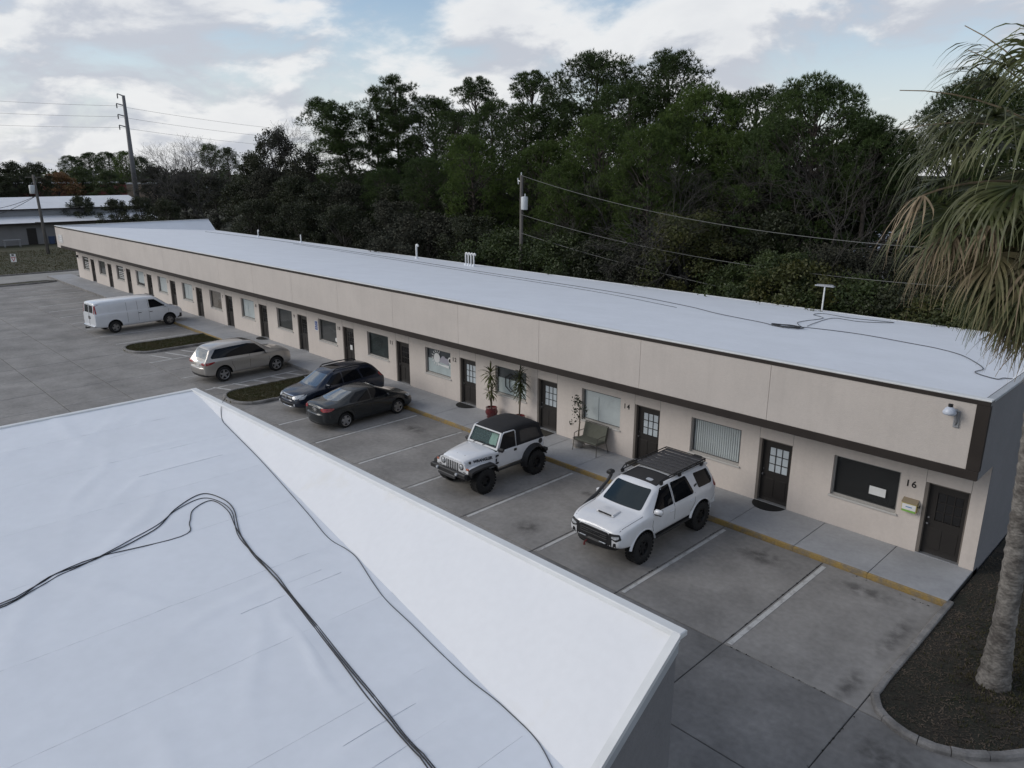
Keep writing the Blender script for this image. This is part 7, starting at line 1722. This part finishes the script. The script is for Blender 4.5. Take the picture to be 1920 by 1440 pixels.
for k_, (px, py) in enumerate(((-10, 392), (-10, 404))): wire(up0 + tv * 0.74, CAM + pix(px, py) * D_ * 0.97, 0.2, 0.03, ['upper', 'lower'][k_] + ' thin service wire in front of white-roofed building', M_wire_d)
# do-not-enter sign
sgn = empty('road_sign', at_z(31, 516, 0.03), R(60), label='red and white road sign on thin post by the far driveway', cat='sign')
sgn.scale = (0.62, 0.62, 0.85); MB().tube([(0, 0, 0), (0, 0, 2.55)], 0.035, 6).build('post', M_pole, sgn)
MB().box(-0.40, 0.40, -0.05, -0.036, 1.55, 2.20, 0, 0.005).build('plate', M_white, sgn)
sr = mat('sign_red', (0.36, 0.03, 0.04), 0.5)
MB().poly([(-0.36, -0.056, 2.12), (0.36, -0.056, 2.12), (0.0, -0.056, 1.60)][::-1]).build('red_triangle', sr, sgn); MB().poly([(-0.20, -0.060, 2.04), (0.20, -0.060, 2.04), (0.0, -0.060, 1.75)][::-1]).build('white_triangle', M_white, sgn)
MB().box(-0.40, 0.40, -0.05, -0.036, 2.24, 2.5, 0, 0.005).build('plate', M_white, sgn); MB().box(-0.20, 0.16, -0.056, -0.0505, 2.28, 2.46).build('legend', M_num, sgn)

# ------------------------------------------------------------------ white-roofed building beyond the lawn
lb = empty('low_building', (-122, 12, 0), label='long low grey building with two-tier white metal roof beyond lawn', cat='building')
M_lbw = mat('pale_grey_wall', (0.24, 0.235, 0.235), 0.9, coord='World', var=0.1, scale=0.5); M_lroof = mat('white_metal_roof', (0.66, 0.67, 0.69), 0.5, coord='World', var=0.08, scale=0.6); M_lgr = mat('grey_metal_roof', (0.24, 0.25, 0.265), 0.5, coord='World', var=0.1, scale=0.6)
def lbb(name, mb, m_): o = mb.build(name, m_, lb); o.location = (122, -12, 0); return o
Y0_, Y1_ = -38, 25
lbb('wall', MB().box(-140, -121.6, Y0_, Y1_, -0.1, 3.0), M_lbw)
lbb('eave_roof', MB().add([(-120.6, Y0_, 3.05), (-120.6, Y1_, 3.05), (-125.5, Y1_, 3.75), (-125.5, Y0_, 3.75)], [(0, 1, 2, 3)]), M_lroof)
lbb('upper_wall', MB().box(-139, -125.4, Y0_, Y1_, 3.7, 4.75), M_lgr)
lbb('roof', MB().add([(-124.9, Y0_, 4.78), (-124.9, Y1_, 4.78), (-133, Y1_, 6.2), (-133, Y0_, 6.2), (-141, Y1_, 4.8), (-141, Y0_, 4.8)], [(0, 1, 2, 3), (3, 2, 4, 5)]), M_lroof)
lbb('gutter', MB().box(-120.75, -120.5, Y0_, Y1_, 2.85, 3.04), M_trim); lbb('gutter', MB().box(-125.05, -124.8, Y0_, Y1_, 4.6, 4.77), M_trim)
for y in (-3.5, 7.2, 14.0, -14): 
    p_ = at_z(38, 444, 0.0); lbb('door', MB().box(-121.62, -121.52, y, y + 1.15, 0.0, 2.25), M_door)
M_bin = mat('blue_bin', (0.05, 0.075, 0.14), 0.6)
for i, y in enumerate((9.9, 10.8)):
    o = empty('wheelie_bin', (-120.6, y, 0.03), label=['left', 'right'][i] + ' of two dull blue bins by the grey building', cat='bin', group='blue bins'); MB().add([(-0.25, -0.28, 0), (0.25, -0.28, 0), (0.25, 0.28, 0), (-0.25, 0.28, 0), (-0.32, -0.34, 0.95), (0.32, -0.34, 0.95), (0.32, 0.34, 0.95), (-0.32, 0.34, 0.95)], [(3, 2, 1, 0), (0, 1, 5, 4), (1, 2, 6, 5), (2, 3, 7, 6), (3, 0, 4, 7)]).build('body', M_bin, o); MB().box(-0.35, 0.35, -0.36, 0.36, 0.955, 1.03, 0, 0.02).build('lid', M_bin, o)
tb_ = empty('work_table', (-118.5, 4.6, 0.03), R(90), label='thin-legged table in front of the grey building at left edge', cat='table')
MB().box(-1.0, 1.0, -0.4, 0.4, 0.95, 1.02).build('tabletop', M_steel, tb_)
for x in (-0.9, 0.9):
    for y in (-0.33, 0.33): MB().tube([(x, y, 0), (x, y, 0.95)], 0.035, 5).build('leg', M_steel, tb_)
# red building and small far houses
rb = empty('low_building', CAM + pix(135, 355) * 205 - Vector((0, 0, 0)), R(80), label='low dull red building behind the white-roofed one', cat='building'); rb.location.z = 0
MB().box(-13, 13, -4, 4, 0, 6.6).build('wall', mat('dull_red_wall', (0.20, 0.055, 0.055), 0.9, var=0.12, scale=0.3), rb); MB().box(-13.2, 13.2, -4.2, 4.2, 6.6, 6.9).build('roof', M_lroof, rb)
MB().box(13.0, 24, -4, 3, 0, 6.3).build('wing', mat('tan_wall', (0.26, 0.20, 0.15), 0.9), rb); MB().box(12.9, 24.2, -4.2, 3.2, 6.3, 6.6).build('roof', M_lroof, rb)
M_hw = mat('house_wall', (0.30, 0.30, 0.31), 0.9, var=0.1, scale=0.6); M_hr = mat('house_roof', (0.20, 0.215, 0.24), 0.7, var=0.2, scale=0.8)
def house(px, py, Y, rz, label, w=11, d=7, h=2.7, rh=2.0, roof=None, wall=None):
    p = at_y(px, py, Y); o = empty('house', (p.x, Y, -0.1), rz, label, 'house')
    MB().box(-w / 2, w / 2, -d / 2, d / 2, 0, h).build('wall', wall or M_hw, o)
    MB().add([(-w / 2 - 0.5, -d / 2 - 0.5, h - 0.05), (w / 2 + 0.5, -d / 2 - 0.5, h - 0.05), (w / 2 + 0.5, d / 2 + 0.5, h - 0.05), (-w / 2 - 0.5, d / 2 + 0.5, h - 0.05), (-w / 2 - 0.5, 0, h + rh), (w / 2 + 0.5, 0, h + rh)], [(0, 1, 5, 4), (2, 3, 4, 5), (1, 2, 5), (3, 0, 4), (3, 2, 1, 0)]).build('roof', roof or M_hr, o)
    MB().box(-0.5, 0.5, -d / 2 - 0.06, -d / 2 - 0.002, 0, 2.1).build('door', M_white, o)
    for x in (-w * 0.32, w * 0.30):
        wo = MB().box(x - 0.8, x + 0.8, -d / 2 - 0.05, -d / 2 - 0.002, 0.9, 2.1).build('window', M_white, o); MB().box(x - 0.7, x + 0.7, -d / 2 - 0.07, -d / 2 - 0.052, 1.0, 2.0).build('pane', M_pane_dark, wo)
house(1655, 400, 58, R(25), 'pale grey house with blue-grey roof glimpsed left of the palm', w=12, roof=mat('pale_roof', (0.36, 0.39, 0.44), 0.6))
house(708, 352, 62, R(10), 'white house glimpsed through the trees above the vent pipe', wall=M_white)
house(405, 365, 95, R(30), 'tan house glimpsed at left end of the wood', wall=mat('tan_house_wall', (0.40, 0.30, 0.22), 0.9))
# small shed and swing glimpsed behind the roof edge
sh = at_y(1190, 500, 23.5); so = empty('garden_shed', (sh.x, 23.5, -0.1), R(10), label='dark low shed half hidden behind the roof under the wires', cat='shed')
MB().box(-1.8, 1.8, -1.2, 1.2, 0, 1.9).build('wall', mat('shed_wall', (0.05, 0.048, 0.045), 0.9), so); MB().add([(-2.0, -1.5, 1.85), (2.0, -1.5, 1.85), (2.0, 1.5, 2.5), (-2.0, 1.5, 2.5), (-2.0, -1.5, 1.93), (2.0, -1.5, 1.93), (2.0, 1.5, 2.58), (-2.0, 1.5, 2.58)], [(3, 2, 1, 0), (4, 5, 6, 7), (0, 1, 5, 4), (1, 2, 6, 5), (2, 3, 7, 6), (3, 0, 4, 7)]).build('roof', mat('shed_roof', (0.12, 0.12, 0.12), 0.8, var=0.3, scale=3), so)
